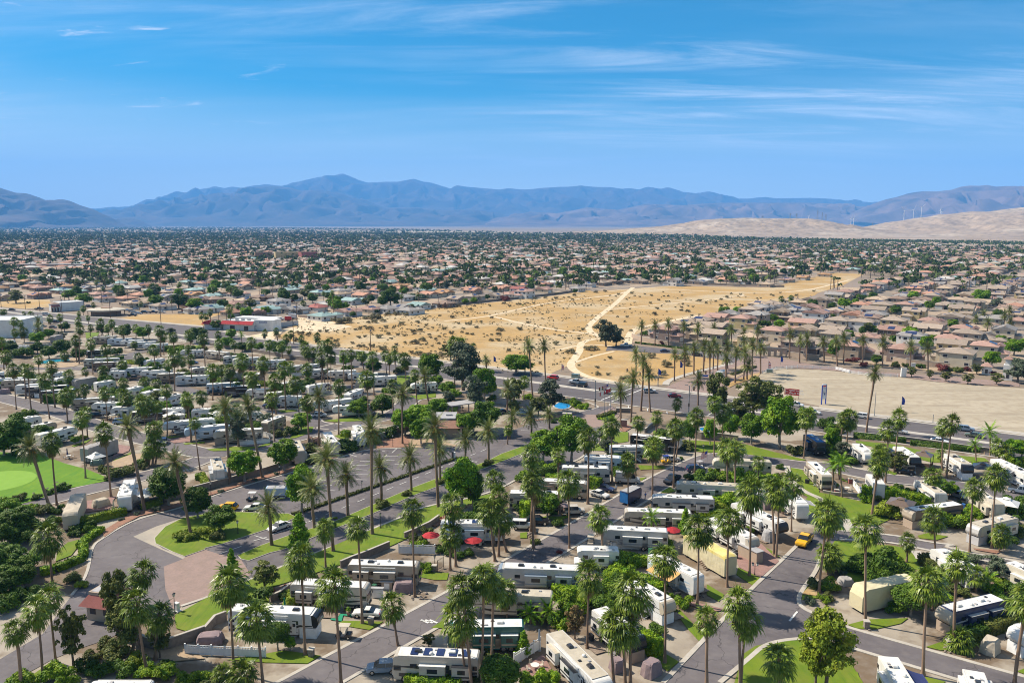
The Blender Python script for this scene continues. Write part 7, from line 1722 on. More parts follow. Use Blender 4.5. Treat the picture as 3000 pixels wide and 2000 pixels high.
wall('long grey wall at the edge of the dry lot behind the town', 'C2 0 235 300 200 560 170 870 140 1300 95 1700 50 2000 5', 1.8, 'stone_wall')
wall('pale wall behind the tan houses at the far lot corner', 'D2 0 830 300 838 600 850 700 850', 1.8, 'stucco_tan')
wall('block wall of the yard with red trucks', 'C1 570 470 800 430 1075 400', 2.6, 'stucco_grey')
wall('tan wall at the yard edge by the teal roofed house', 'C1 1075 310 1250 325 1450 350', 1.6, 'stucco_tan')
wall('wooden fence behind the dry verge', 'C0 1370 165 1600 190 1900 225', 1.6, 'wood', .15, 'wood', cat='fence', name='wood_fence')
wall('hedge-side wall along the highway behind the right trailers', 'B4 390 300 900 350 1300 400 1850 480 2200 520', 1.2, 'stone_wall')
wall('wall along the highway edge of the left trailers', 'C1 60 640 600 720 1000 790 1500 860', 1.6)
wall('low planter wall in front of the beige coach terrace', 'B4 40 960 180 985 440 1000', .7, 'stucco_tan')
def picket(label, s, h=1.5, mt='white_vinyl', solid=True, gap=2.2):
 P_ = poly(s); c = P_[0].copy(); r_ = empty('vinyl_fence', (c.x, c.y, 0)); n_ = 0
 for a, b_ in zip(P_, P_[1:]):
  a = a - c; b_ = b_ - c; d = b_ - a; L_ = d.length; an = math.atan2(d.y, d.x); k = max(1, round(L_ / gap))
  for i in range(k + 1):
   q = a + d * i / k
   b = MB(); b.box(0, 0, h / 2 + .05, .14, .14, h + .1); b.box(0, 0, h + .13, .2, .2, .06); o = b.build('post', mt, r_); o.location = (q.x, q.y, .03); o.rotation_euler = (0, 0, an)
  for i in range(k):
   q = a + d * (i + .5) / k; w_ = L_ / k - .14; b = MB()
   if solid:
    b.box(0, 0, h * .40, w_, .05, h * .7)
    m_ = int(w_ / .22)
    for j in range(m_): b.box(-w_ / 2 + (j + .5) * w_ / m_, 0, h * .84, .09, .04, h * .2)
    b.box(0, 0, h * .96, w_, .07, .07); b.box(0, 0, h * .77, w_, .07, .06)
   else:
    for z_ in (.35, .68, 1.0): b.box(0, 0, h * z_ - .08, w_, .05, .14)
   o = b.build('fence_panel', mt, r_); o.location = (q.x, q.y, .03); o.rotation_euler = (0, 0, an)
 return setp(r_, label, 'fence')
picket('white picket fence below the black-nosed trailer', 'A0 2130 1240 A1 230 1260 700 1280')
picket('white vinyl fence behind the tan striped coach', 'A1 2230 85 A2 290 90', 1.8)
picket('grey-white fence beside the red paver patio', 'A2 1200 1370 1500 1180', 1.8, gap=1.6)
picket('white picket fence in front of the grey trailer slide-outs', 'B3 -40 1600 440 1605', 1.3)
picket('white fence of the terrace beside the cream coach', 'B4 390 880 480 1000', 1.6)
picket('white skirt fence under the silver nosed trailer by the light green tree', 'B1 400 410 745 385', 1.4)
picket('white fence at the end of the picket skirted trailer', 'B1 670 300 795 340', 1.3)
picket('white fence right of the white fifth wheel by the dark bush', 'C1 1915 1430 1945 1400', 1.6)
picket('white lattice fence among the far trailers', 'C1 1000 990 1110 985', 1.6)
picket('white fence with sign near the long row of trailers', 'C0 400 1235 450 1240', 1.5)
picket('white rail fence around the sand lot by the gate', 'C3 1700 960 1850 915 2100 895 C4 190 910 350 950', 1.2, solid=False, gap=3)
picket('bright white rail fence segment by the sand lot', 'C4 190 915 345 955', 1.3, solid=False, gap=2)
picket('rail fence beside the white gate pillars', 'C4 350 955 560 985 900 1000', 1.2, solid=False, gap=3)
def hedges(s):
 for i, (t, w) in enumerate(rows(s, 7)):
  m = w[0]; v = [float(a) for a in w[1:]]
  h, w_ = v[4], v[5]
  a = at(t, v[0], v[1], h); b_ = at(t, v[2], v[3], h); a.z = b_.z = 0
  o = hedge_mesh(a, b_, w_, h, i, 'leaf_' + m, None)
  setp(o, cat='hedge', group='clipped hedges between the lots')
  note(o, ('tall ' if h > 2.6 else 'low ' if h < 1.1 else '') + 'clipped ' + {'hedge': 'bright', 'dark': 'dark', 'yellow': 'yellow-green', 'olive': 'olive'}[m] + ' hedge', (a + b_) / 2)
hedges('''B0 yellow 790 1270 1440 1120 1.6 1.6;dark 800 1350 1090 1260 1.4 1.4;hedge 915 1530 1010 1430 1.1 1.5;hedge 1010 1430 1165 1335 1.1 1.5;A0 hedge 955 -40 955 60 1.3 1.5;hedge 955 80 800 150 1.3 1.5;hedge 800 150 640 210 1.3 1.5;hedge 620 215 460 250 1.3 1.5;B0 yellow 1610 1090 1850 1020 1.2 1.3;hedge 2240 745 2352 735 1.3 1.5;B1 yellow -40 720 20 850 1.2 1.6;
A2 hedge -40 1450 590 1520 1.5 2.2;
A2 hedge 1630 450 1990 480 2.2 1.8;A3 hedge 60 240 570 440 2.0 2.2;hedge 250 930 530 1080 2.6 2.2;hedge 20 60 430 130 1.6 2.0;dark -40 480 40 560 2.2 1.6;A4 olive 1880 870 2352 750 2.0 2.2;dark 1650 1000 1900 880 1.8 2;olive 1190 70 1480 260 2.0 2.0;
B2 hedge 1280 870 1800 895 2.0 1.6;hedge 1560 740 1950 745 1.8 1.4;hedge 2060 760 2200 790 2.8 1.6;dark 730 1040 1060 1030 3.4 2.2;hedge 1270 1045 1420 1055 4.0 2.0;dark 1440 650 1700 660 2.0 2.2;B3 hedge 860 895 1300 905 1.9 1.7;
B3 yellow 740 1085 1180 1090 1.7 1.8;hedge 830 1110 1250 1160 1.6 2.0;hedge 1100 1000 1500 980 1.8 2.4;B4 hedge 500 870 900 900 2.6 2.4;hedge 900 920 1300 1000 2.6 2.4;yellow 1290 1025 1480 1040 1.8 1.6;dark 400 265 1000 330 1.3 2.2;dark 1050 350 1850 440 1.3 2.2;hedge 130 330 190 540 1.8 1.6;B3 dark 0 650 80 700 2 2;
C0 dark 500 1200 860 1180 3.0 2.4;hedge 1090 770 1420 755 1.6 1.6;yellow 1450 800 1640 815 1.6 2.0;hedge 590 1050 830 1075 1.6 1.8;hedge 1010 1035 1210 1000 1.8 2.0;dark 1890 640 2110 630 2.8 2.2;yellow 20 970 430 965 1.5 1.6;yellow 180 655 400 650 1.5 1.6;hedge 1640 860 1750 855 1.5 1.6;yellow 1320 1220 1400 1230 1.8 1.6;hedge 2100 1400 2352 1425 1.5 1.6;dark 1500 910 1640 905 1.8 1.8;
C1 hedge 0 1000 370 1015 1.8 2.2;yellow 490 1040 780 1050 1.8 2.2;hedge 1230 870 1360 870 1.6 1.6;yellow 180 735 400 728 1.5 1.6;hedge 500 800 600 790 1.5 1.5;hedge 2040 1125 2130 1130 1.6 1.6;olive 1950 1040 2200 1030 1.9 1.6;yellow 1270 820 1350 820 1.4 1.4;B1 yellow 0 65 230 75 1.7 2.0;hedge 1575 235 1660 245 1.8 2.0;B2 olive 1390 1500 1500 1490 .8 1;C3 dark 240 590 850 665 .8 1.2;dark 850 670 1240 700 .8 1.2;olive 1350 960 1620 865 .7 1.5;C2 olive 1740 1260 2000 1310 .8 2.6;olive 1310 1200 1420 1235 .8 1.6;C2 olive 2170 1440 2352 1380 .9 2.0''')
for i, (c, d, hl) in enumerate(RVPOS):
 if c.y < 185: continue
 n_ = Vector((-d.y, d.x, 0))
 if n_.y < 0: n_ = -n_
 for k in range(rnd.choice((2, 2, 3, 4))):
  p = c + n_ * rnd.uniform(3.2, 4.2) + d * rnd.uniform(-hl, hl)
  if not in_poly(p, PARK): continue
  bush = rnd.random() < .55
  kd = rnd.choice(['bbright', 'bdark', 'bdark', 'byellow', 'bolive'] if bush else ['dark', 'bright', 'olive', 'grey', 'dark'])
  o = copy_tree(TREES[kd][i % 2]); s = rnd.uniform(.45, .95) if bush else rnd.uniform(.5, .85)
  o.location = (p.x, p.y, .03); o.scale = (s * 1.3, s * 1.3, s); o.rotation_euler = (0, 0, rnd.uniform(0, 6))
  o.name = kname(kd)
  setp(o, cat='bush' if bush else 'tree', group='planting between the trailer lots'); note(o, KN[kd], p)
e0 = at('B1', 1010, 1215); e1 = at('B2', 555, 560); ob = hedge_mesh(e0, e0.lerp(e1, .5), 1.0, .55, 91, 'leaf_olive', None); setp(ob, 'low olive hedge strip beside the boulevard, nearer half', 'hedge')
ob = hedge_mesh(e0.lerp(e1, .505), e1, 1.0, .55, 92, 'leaf_olive', None); setp(ob, 'low olive hedge strip beside the boulevard, farther half', 'hedge')
def flowerbed(label, s, m='leaf_yellow'):
 P_ = poly(s); c = sum(P_, Vector()) / len(P_); g_ = np.random.default_rng(3); pts = []
 x0, x1 = min(p.x for p in P_), max(p.x for p in P_); y0_, y1_ = min(p.y for p in P_), max(p.y for p in P_)
 while len(pts) < 1500:
  x, y = g_.uniform(x0, x1), g_.uniform(y0_, y1_)
  if in_poly((x, y), P_): pts.append((x, y, .25 + .25 * g_.random()))
 c_ = np.array(pts); nr = g_.normal(size=c_.shape); nr[:, 2] += 1.2; nr /= np.linalg.norm(nr, axis=1)[:, None]
 a = np.cross(nr, g_.normal(size=c_.shape)); a /= np.linalg.norm(a, axis=1)[:, None]; b_ = np.cross(nr, a); s_ = .16
 q = np.stack([c_ - a * s_, c_ - b_ * s_, c_ + a * s_, c_ + b_ * s_], 1).reshape(-1, 3)
 setp(mesh_np('ground_cover', q, np.arange(len(q)).reshape(-1, 4), m), kind='stuff')
flowerbed('bed', 'B0 1975 1445 2100 1400 2352 1370 B1 100 1370 130 1400 B0 2352 1500 2200 1505 2080 1490', 'leaf_yellow')
flowerbed('bed', 'C2 1740 1270 1800 1260 1950 1290 2010 1330 1900 1370 1870 1320 1800 1285', 'leaf_hedge')
flowerbed('bed', 'C2 2150 1490 2250 1420 2352 1400 2352 1480 2250 1500', 'leaf_hedge')
# BUILDINGS
def frame2(t0, a, b_):
 """local frame: origin a, x axis a->b"""
 p = at(t0, *a); q = at(t0, *b_); return p, q, math.atan2((q - p).y, (q - p).x), (q - p).length
c = at('A0', 1190, 840); az = R(-14)
r_ = empty('guard_house', (c.x, c.y, .06), az)
MB().box(0, 1.4, 1.4, 4.6, 4.2, 2.8).build('wall', 'stucco_tan', r_)
b = MB(); v = [(-3.1, -1.5, 2.5), (3.1, -1.5, 2.5), (3.1, 4.3, 2.5), (-3.1, 4.3, 2.5), (-2.0, -.4, 4.0), (2.0, -.4, 4.0), (2.0, 3.2, 4.0), (-2.0, 3.2, 4.0)]
b.add(v, [(0, 1, 5, 4), (1, 2, 6, 5), (2, 3, 7, 6), (3, 0, 4, 7), (3, 2, 1, 0)]); b.build('tile_roof', 'tile_red', r_)
b = MB(); b.box(0, 1.4, 4.2, 4.0, 3.6, .5); b.build('parapet', 'stucco_tan', r_)
b = MB(); b.box(0, 1.4, 4.46, 3.5, 3.1, .06); b.build('flat_roof', 'roof_grey', r_)
for x in (-1.2, 1.2):
 b = MB(); b.box(x, -.72, 1.6, 1.0, .06, 1.0); b.build('window', 'glass', r_)
b = MB(); b.box(-2.33, 1.2, 1.5, .06, 1.6, 1.2); b.build('window', 'glass', r_)
setp(r_, 'guard house with red tiled skirt roof beside the gate lane', 'guard house'); landmark('guard house', c)
c = at('B2', 500, 330); r_ = empty('office', (c.x, c.y, .06), AX - R(52))
MB().box(-2.5, 6, 1.5, 9, 10, 3.0).build('wall', 'stucco_tan', r_)
b = MB(); x0, x1, y0_, y1_ = -8, 3, -.5, 12
b.add([(x0, y0_, 3), (x1, y0_, 3), (x1, y1_, 3), (x0, y1_, 3), (x0 + 2.6, y0_ + 2.6, 5), (x1 - 2.6, y0_ + 2.6, 5), (x1 - 2.6, y1_ - 2.6, 5), (x0 + 2.6, y1_ - 2.6, 5)], [(0, 1, 5, 4), (1, 2, 6, 5), (2, 3, 7, 6), (3, 0, 4, 7), (3, 2, 1, 0)]); b.build('tile_roof', 'tile_salmon', r_)
b = MB(); b.box(-2.5, 5.75, 5.15, 6.2, 7.6, .35); b.build('flat_roof', 'roof_grey', r_)
b = MB(); b.box(-1.5, 5.5, 5.5, 1.6, 1.2, .5); b.build('air_conditioner', 'roof_grey', r_)
for x in (-7.3, -2.5, 2.3): b = MB(); b.box(x, 0, 1.5, .45, .45, 3.0); b.build('column', 'stucco_tan', r_)
setp(r_, 'office with salmon tiled roof and flat top by the boulevard', 'office building'); landmark('office with salmon roof', c)
c = at('C2', 640, 1400); r_ = empty('carport', (c.x, c.y, .06), R(33))
b = MB(); b.box(0, 0, 3.2, 13, 5, .3); b.build('flat_roof', 'roof_grey', r_)
for x in (-6, 0, 6):
 for y in (-2.2, 2.2): b = MB(); b.box(x, y, 1.5, .3, .3, 3.0); b.build('post', 'stucco_tan', r_)
setp(r_, 'flat grey carport roof behind the salmon roofed office', 'carport')
def block(label, name, t, p0, p1, depth, h, wm, rm, cat='building', nick=None, extras=None):
 p, q, a, L_ = frame2(t, p0, p1)
 r_ = empty(name, (p.x, p.y, .06), a)
 MB().box(L_ / 2, depth / 2, h / 2, L_, depth, h).build('wall', wm, r_)
 b = MB(); b.box(L_ / 2, depth / 2, h + .02, L_ - .6, depth - .6, .1); b.build('roof', rm, r_)
 b = MB()
 for x, y, sx_, sy_ in ((L_ / 2, .15, L_, .3), (L_ / 2, depth - .15, L_, .3), (.15, depth / 2, .3, depth - .6), (L_ - .15, depth / 2, .3, depth - .6)): b.box(x, y, h + .25, sx_, sy_, .5)
 b.build('parapet', wm, r_)
 if extras: extras(r_, L_, depth, h)
 setp(r_, label, cat)
 if nick: landmark(nick, p + (q - p) / 2)
 return r_
block('huge white warehouse with plain walls at the left edge', 'warehouse', 'C0', (-1200, 560), (260, 545), 22, 9.0, 'stucco_white', 'roof_white', 'warehouse', 'white warehouse')
def mission(r_, L_, d, h):
 b = MB(); b.box(-2.5, 3, 2.6, 5.0, 6.0, 5.2); b.build('wall', 'stucco_white', r_)
 b = MB(); b.add([(-5.6, -1.6, 3.6), (-.1, -1.6, 3.6), (-.1, .2, 5), (-5.6, .2, 5)], [(0, 1, 2, 3)]); b.build('tile_roof', 'tile_red', r_)
 b = MB(); b.add([(-5.4, -.2, 5.3), (.4, -.2, 5.3), (.4, 6.2, 5.3), (-5.4, 6.2, 5.3), (-2.5, 3, 6.6)], [(0, 1, 4), (1, 2, 4), (2, 3, 4), (3, 0, 4), (3, 2, 1, 0)]); b.build('tile_roof', 'tile_browntile', r_)
 for k in range(3): b = MB(); b.box(-4.7 + 1.8 * k, -.06, 1.4, 1.1, .12, 2.4); b.build('arch_opening', 'house_window', r_)
 for k in range(4): b = MB(); b.box(-5.5 + 1.8 * k, -1.3, 1.8, .35, .35, 3.6); b.build('column', 'tile_browntile', r_)
block('white mission style shop with tiled porch beside the highway', 'shop_building', 'C0', (690, 245), (965, 225), 14, 5.6, 'stucco_white', 'roof_white', 'shop', 'mission style shop', mission)
c = at('C0', 1160, 300); r_ = empty('restaurant', (c.x, c.y + 7, .06))
b = MB(); b.prism([Vector((9.5 * math.cos(t * math.pi / 6), 6.5 * math.sin(t * math.pi / 6), 0)) for t in range(12)], 0, 3.2); b.build('wall', 'wall_brown', r_)
b = MB(); n_ = 24
vs_ = [(R0 * math.cos(2 * math.pi * k / n_) * 1.3, R0 * math.sin(2 * math.pi * k / n_), z) for R0, z in ((9.5, 3.1), (9.5, 3.9), (6, 4.6)) for k in range(n_)]
b.add(vs_, [(l * n_ + k, l * n_ + (k + 1) % n_, (l + 1) * n_ + (k + 1) % n_, (l + 1) * n_ + k) for l in range(2) for k in range(n_)] + [tuple(range(2 * n_, 3 * n_)), tuple(range(n_ - 1, -1, -1))]); b.build('roof', 'roof_tan', r_)
b = MB(); b.box(0, 1, 4.9, 7, 3, .7, taper=.8); b.build('roof_sign', 'paint_orange', r_)
for k in range(8): b = MB(); b.box(11.4 * math.cos(.4 + k * .75), 8.6 * math.sin(.4 + k * .75), 1.6, .3, .3, 3.2); b.build('column', 'wood', r_)
setp(r_, 'low round roofed restaurant with orange roof sign', 'restaurant'); landmark('round roofed restaurant', c)
def redshop(r_, L_, d, h):
 b = MB(); b.add([(-1.8, -1.8, h - 1.4), (L_ + .2, -1.8, h - 1.4), (L_ + .2, .0, h + .35), (-.2, .0, h + .35)], [(0, 1, 2, 3)]); b.add([(-1.8, -1.8, h - 1.4), (-.2, .0, h + .35), (-.2, d, h + .35), (-1.8, d, h - 1.4)], [(0, 1, 2, 3)]); b.build('red_awning', 'cloth_red', r_)
 b = MB(); b.box(L_ * .3, -.05, 1.3, 3, .12, 2.6); b.build('shop_window', 'glass', r_)
 b = MB(); b.box(L_ * .75, -.05, 1.4, 2.6, .12, 2.2); b.build('shop_window', 'glass', r_)
 for k in range(3): b = MB(); b.box(L_ * (.25 + .2 * k), d * .5, h + .5, 1.5, 1.2, .9); b.build('air_conditioner', 'roof_grey', r_)
 b = MB(); b.box(L_ + 5, 6, (h + 1.2) / 2, 12, 9, h + 1.2); b.build('side_hall', 'stucco_white', r_)
 b = MB(); b.box(L_ - 8, d + 5, h + .6, 26, 9, .3); b.build('metal_roof', 'roof_white', r_)
 b = MB(); b.box(-7, 3, 1.9, 10, 8, 3.8); b.build('side_hall', 'stucco_white', r_)
 b = MB(); b.add([(-13, -2.6, 3.2), (-2, -2.6, 3.2), (-2, -.9, 4.6), (-12.2, -.9, 4.6)], [(0, 1, 2, 3)]); b.add([(-13, -2.6, 3.2), (-12.2, -.9, 4.6), (-12.2, 6, 4.6), (-13, 6, 3.2)], [(0, 1, 2, 3)]); b.build('red_awning', 'cloth_red', r_)
 lettering('DAVES', 1.7, 'flag_blue', r_, (L_ + 5.2, 1.42, h - .1), (R(90), 0, 0), .02, 'wall_sign')
block('white corner shop with red awnings and rooftop units', 'shop_building', 'C1', (215, 455), (565, 470), 12, 5.0, 'stucco_white', 'roof_white', 'shop', 'shop with red awnings', redshop)
for i, (x, y, m_) in enumerate(((960, 355, 'paint_red'), (1010, 330, 'paint_white'), (910, 375, 'stucco_grey'))):
 o = cargo(['red cargo box in the walled yard', 'white cargo box standing in the walled yard', 'grey container in the walled yard'][i], 'C1', x, y, 8, 5 if i else 4, 3.0, m_, m_) if i < 2 else None
block('grey flat roofed store far beyond the tiled houses', 'store_building', 'D0', (90, 722), (560, 722), 20, 5.5, 'wall_tan', 'roof_grey', 'store')
block('colourful apartment block far behind the palms', 'apartment_building', 'D0', (1900, 665), (2060, 662), 16, 13, 'wall_yellow', 'roof_tan', 'apartments')
block('dark red apartment block far behind the palms', 'apartment_building', 'D0', (2080, 665), (2190, 662), 16, 13, 'tile_red', 'roof_tan', 'apartments')
block('tan apartment block left of the colourful one', 'apartment_building', 'D0', (1760, 662), (1880, 660), 16, 12, 'wall_brown', 'roof_tan', 'apartments')
block('long flat school building with orange wall', 'school_building', 'D1', (2030, 705), (2230, 700), 30, 8, 'wall_brown', 'roof_grey', 'school')
block('white flat roofed hall beside the school', 'hall_building', 'D1', (1840, 690), (1990, 686), 25, 6, 'wall_yellow', 'roof_white', 'hall')
def arcade(label, t, p0, p1, n_, h, m):
 p, q, a, L_ = frame2(t, p0, p1); r_ = empty('gate_arcade', (p.x, p.y, .06), a)
 b = MB(); w_ = L_ / n_
 for k in range(n_):
  x0 = k * w_; op = w_ * .5
  b.box(x0 + w_ * .125, .3, h * .35, w_ * .25, .6, h * .7); b.box(x0 + w_ * .875, .3, h * .35, w_ * .25, .6, h * .7)
  for j in range(6):
   t0_, t1_ = math.pi * j / 6, math.pi * (j + 1) / 6
   xs_ = [x0 + w_ / 2 - math.cos(tt) * op / 2 for tt in (t0_, t1_)]; zs_ = [h * .7 - 1 + math.sin(tt) * op / 2 + .6 for tt in (t0_, t1_)]
   b.add([(xs_[0], 0, zs_[0]), (xs_[1], 0, zs_[1]), (xs_[1], 0, h), (xs_[0], 0, h), (xs_[0], .6, zs_[0]), (xs_[1], .6, zs_[1]), (xs_[1], .6, h), (xs_[0], .6, h)], [(0, 1, 2, 3), (7, 6, 5, 4), (0, 4, 5, 1), (3, 2, 6, 7)])
  b.box(x0 + w_ * .125, .3, h * .85, w_ * .25, .6, h * .3 - .002); b.box(x0 + w_ * .875, .3, h * .85, w_ * .25, .6, h * .3 - .002)
 b.build('arches', m, r_)
 b = MB(); b.box(L_ / 2, .3, h + .12, L_ + .3, .8, .22); b.build('coping', 'kerb_concrete', r_)
 setp(r_, label, 'gateway'); return r_
arcade('tan stone gateway of three arches behind the fountain terrace', 'C3', (1710, 755), (1980, 770), 4, 3.8, 'stucco_tan')
def tower(label, t, x, y, w_, h, cap=True):
 p = at(t, x, y); r_ = empty('gate_tower', (p.x, p.y, .06), R(-35))
 MB().box(0, 0, h / 2, w_, w_, h).build('wall', 'stucco_white', r_)
 if cap:
  b = MB(); b.box(0, 0, h + 1.1, w_ * .7, w_ * .7, 2.2); b.build('belfry', 'stucco_white', r_)
  zc_ = h + 2.2; k = w_ * .55
 else: zc_ = h; k = w_ * .68
 b = MB(); b.add([(-k, -k, zc_), (k, -k, zc_), (k, k, zc_), (-k, k, zc_), (0, 0, zc_ + k * .75)], [(0, 1, 4), (1, 2, 4), (2, 3, 4), (3, 0, 4), (3, 2, 1, 0)]); b.build('tile_roof', 'tile_pink', r_)
 b = MB(); b.box(0, -w_ / 2 - .02, h * .4, w_ * .3, .08, h * .5); b.box(-w_ / 2 - .02, 0, h * .4, .08, w_ * .3, h * .5); b.build('arched_window', 'house_window', r_)
 setp(r_, label, 'tower')
tower('white bell tower with tiled cap at the tract entrance', 'C4', 2160, 1030, 3.2, 6.0)
tower('white kiosk with tiled roof left of the bell tower', 'C4', 1920, 965, 3.2, 3.4, False)
def pillar(label, t, x, y, w_, d, h, m):
 p = at(t, x, y); r_ = empty('gate_pillar', (p.x, p.y, .06), R(-8))
 MB().box(0, 0, h / 2, w_, d, h).build('masonry', m, r_)
 b = MB(); b.box(0, 0, h + .06, w_ + .2, d + .2, .12); b.build('coping', 'kerb_concrete', r_)
 setp(r_, label, 'pillar')
pillar('plain white gate pillar at the edge of the sand lot', 'C4', 965, 995, 1.9, 1.0, 3.6, 'stucco_white')
pillar('white gate pillar behind the first one', 'C4', 1072, 915, 1.7, 1.0, 2.8, 'stucco_white')
pillar('brown brick pillar left of the park entry', 'C2', 1808, 1495, 2.6, 1.6, 2.2, 'stone_wall')
pillar('pink brick pillar at the left of the entry wall', 'B3', 112, 200, 1.6, 1.2, 2.2, 'pink_pavers')
pillar('stone sign monument right of the entry road', 'C3', 110, 1400, 5.0, 1.2, 1.3, 'stone_wall')
pillar('brick pillar with lamp at the cream coach terrace', 'B4', 355, 845, .8, .8, 1.1, 'tile_red')
pillar('small brick pillar on the terrace by the lawn', 'B4', 200, 970, .8, .8, 1.0, 'tile_red')
for i, (t, x, y) in enumerate((('A1', 1225, 1265), ('A1', 1910, 900), ('A2', 285, 290), ('A4', 540, 940), ('A4', 1490, 1170))):
 pillar(['block utility post beside the tall palm on the small lawn', 'stone post with urn by the convertible', 'black post lamp base by the iron gate', 'stacked stone post at the foot of a palm by the tarp', 'stacked stone post by the navy swirl trailer'][i], t, x, y, .7, .7, 1.1, 'stone_wall')
def ubox(label, t, x, y, w_, h, m='paint_mutedgreen'):
 p = at(t, x, y); b = MB(); b.box(0, 0, h / 2, w_, w_ * .6, h); b.box(0, 0, h + .04, w_ + .1, w_ * .6 + .1, .08); b.box(0, 0, .05, w_ + .4, w_ * .6 + .4, .1)
 o = b.build('utility_box', m, None, bevel=.03); o.location = (p.x, p.y, .1); o.rotation_euler = (0, 0, R(-30)); setp(o, label, 'utility box')
ubox('green transformer box beside the dirt track and highway', 'C2', 1908, 1005, 3.0, 1.4); ubox('green transformer box by the rail fence', 'C3', 1785, 945, 2.2, 1.2); ubox('white control box beside the gate lane lamp', 'A0', 2035, 745, .8, 1.3, 'paint_white')
ubox('tall grey box in front of the boulevard hedge', 'B2', 495, 575, .5, 2.0, 'paint_charcoal'); ubox('white box beside the tall grey box', 'B2', 513, 575, .6, 1.9, 'white_vinyl'); ubox('pale traffic cabinet by the verge palms', 'C3', 965, 975, .9, 1.6, 'roof_grey')
# LAMPS, POLES, SIGNALS, FLAGS
def pole_lamp(label, t, x, y, ty, twin=False):
 p = at(t, x, y); h, _ = height_over(p, t, x, ty); h = max(2.2, h)
 r_ = empty('street_lamp', (p.x, p.y, .1))
 b = MB(); b.tube([(0, 0, 0), (0, 0, .5), (0, 0, h - .6)], [.14, .06, .05], 8); b.build('post', 'dark_metal', r_)
 for s_ in ((-.4, .4) if twin else (0,)):
  b = MB(); b.box(s_, 0, h - .35, .26, .26, .42, taper=1.3); b.build('lantern', 'lamp_glass', r_)
  b = MB(); b.add([(s_ - .22, -.22, h - .12), (s_ + .22, -.22, h - .12), (s_ + .22, .22, h - .12), (s_ - .22, .22, h - .12), (s_, 0, h + .1)], [(0, 1, 4), (1, 2, 4), (2, 3, 4), (3, 0, 4), (3, 2, 1, 0)]); b.build('lantern_cap', 'dark_metal', r_)
  if twin:
   b = MB(); b.tube([(0, 0, h - .6), (s_, 0, h - .6)], .03, 5); b.build('arm', 'dark_metal', r_)
 setp(r_, cat='street lamp', group='black lantern posts'); note(r_, 'black lantern post', p)
for s in 'B1 2020 1365 1190;B1 1806 955 820;B1 1288 1145 1020;B1 382 1430 1275;A0 2010 770 540;B1 72 975 830;B1 860 740 640;B2 2180 400 270;B1 2160 430 290;C2 1808 1400 1350;B3 1020 495 440;A2 290 240 175'.split(';'):
 w = s.split(); pole_lamp(None, w[0], float(w[1]), float(w[2]), float(w[3]))
pole_lamp(None, 'A3', 1610, 335, 190, True)
def util_pole(t, x, y, ty):
 p = at(t, x, y); h, _ = height_over(p, t, x, ty)
 r_ = empty('utility_pole', (p.x, p.y, 0))
 b = MB(); b.tube([(0, 0, 0), (0, 0, h)], [.2, .13], 8); b.build('post', 'wood', r_)
 b = MB()
 for z_ in (h - .5, h - 1.5): b.box(0, 0, z_, 2.4, .12, .14, rz=R(60))
 b.build('crossarm', 'wood', r_)
 b = MB(); b.tube([(.3, .3, h - 2.9), (.3, .3, h - 2.1)], .25, 8); b.build('transformer', 'roof_grey', r_)
 setp(r_, cat='utility pole', group='wooden power poles along the highway'); note(r_, 'wooden power pole', p)
 return Vector((p.x, p.y, h - .4))
wires = []
for s in 'C0 15 200 20;C0 460 250 15;C0 714 280 70;C0 1270 320 105;C0 1850 390 175;C1 257 450 240;C1 1022 620 325;C1 1905 680 405;C2 1320 800 590'.split(';'):
 w = s.split(); wires.append(util_pole(w[0], float(w[1]), float(w[2]), float(w[3])))
for s in 'C0 90 150 110;C0 180 155 115;C0 292 215 60;C0 745 130 -20;C0 1172 170 10;C0 1475 200 25;C0 1978 260 60;C1 842 330 230;C1 1058 360 140;C1 1740 325 150;C1 300 450 235;C1 166 440 250;C2 330 170 50;C2 727 150 30;C2 1078 100 -20;D1 103 1065 960'.split(';'):
 w = s.split(); util_pole(w[0], float(w[1]), float(w[2]), float(w[3]))
b = MB()
for a, c_ in zip(wires, wires[1:]):
 for dz in (0, -1.0):
  pts = [a.lerp(c_, k / 8) + Vector((0, 0, dz - 4 * (k / 8) * (1 - k / 8) * 1.2)) for k in range(9)]
  b.tube(pts, .03, 4)
o = b.build('power_line', 'dark_metal'); setp(o, 'thin power lines strung between the wooden poles', 'power line')
def signal(label, t, x, y, ty, ex, ey):
 p = at(t, x, y); h, _ = height_over(p, t, x, ty); r_ = empty('traffic_signal', (p.x, p.y, .1)); he, X = height_over(p, t, ex, ey)
 dx = X - p.x
 b = MB(); b.tube([(0, 0, 0), (0, 0, h)], [.2, .13], 8); b.build('post', 'grey_metal', r_)
 b = MB(); b.tube([(0, 0, h * .62), (dx * .5, 2.5, he - .5), (dx, 5, he)], [.12, .09, .06], 6); b.build('mast_arm', 'grey_metal', r_)
 b = MB(); b.tube([(0, 0, h - .1), (-dx * .25, 0, h + .3)], .06, 5); b.box(-dx * .27, 0, h + .3, .8, .3, .15); b.build('luminaire', 'grey_metal', r_)
 for f in (.55, .95):
  b = MB(); b.box(0, 0, 0, .45, .35, 1.2); o = b.build('signal_head', 'paint_black', r_); o.location = (dx * f, 5 * f, h * .62 + (he - h * .62) * f)
  for j in range(3): b_ = MB(); b_.tube([(0, -.18, .38 - .38 * j), (0, -.24, .38 - .38 * j)], .13, 8); b_.build('lens', ['signal_red', 'paint_yellow', 'sign_green'][j], o)
 b = MB(); b.box(0, 0, 2.6, .4, .35, 1.1); b.build('signal_head', 'paint_black', r_)
 setp(r_, label, 'traffic signal'); return r_
signal('traffic signal mast at the corner by the ponds', 'C2', 2130, 1355, 1040, 2240, 1160)
signal('traffic signal mast above the tree tops at the crossing', 'C3', 852, 1410, 1100, 1000, 1100)
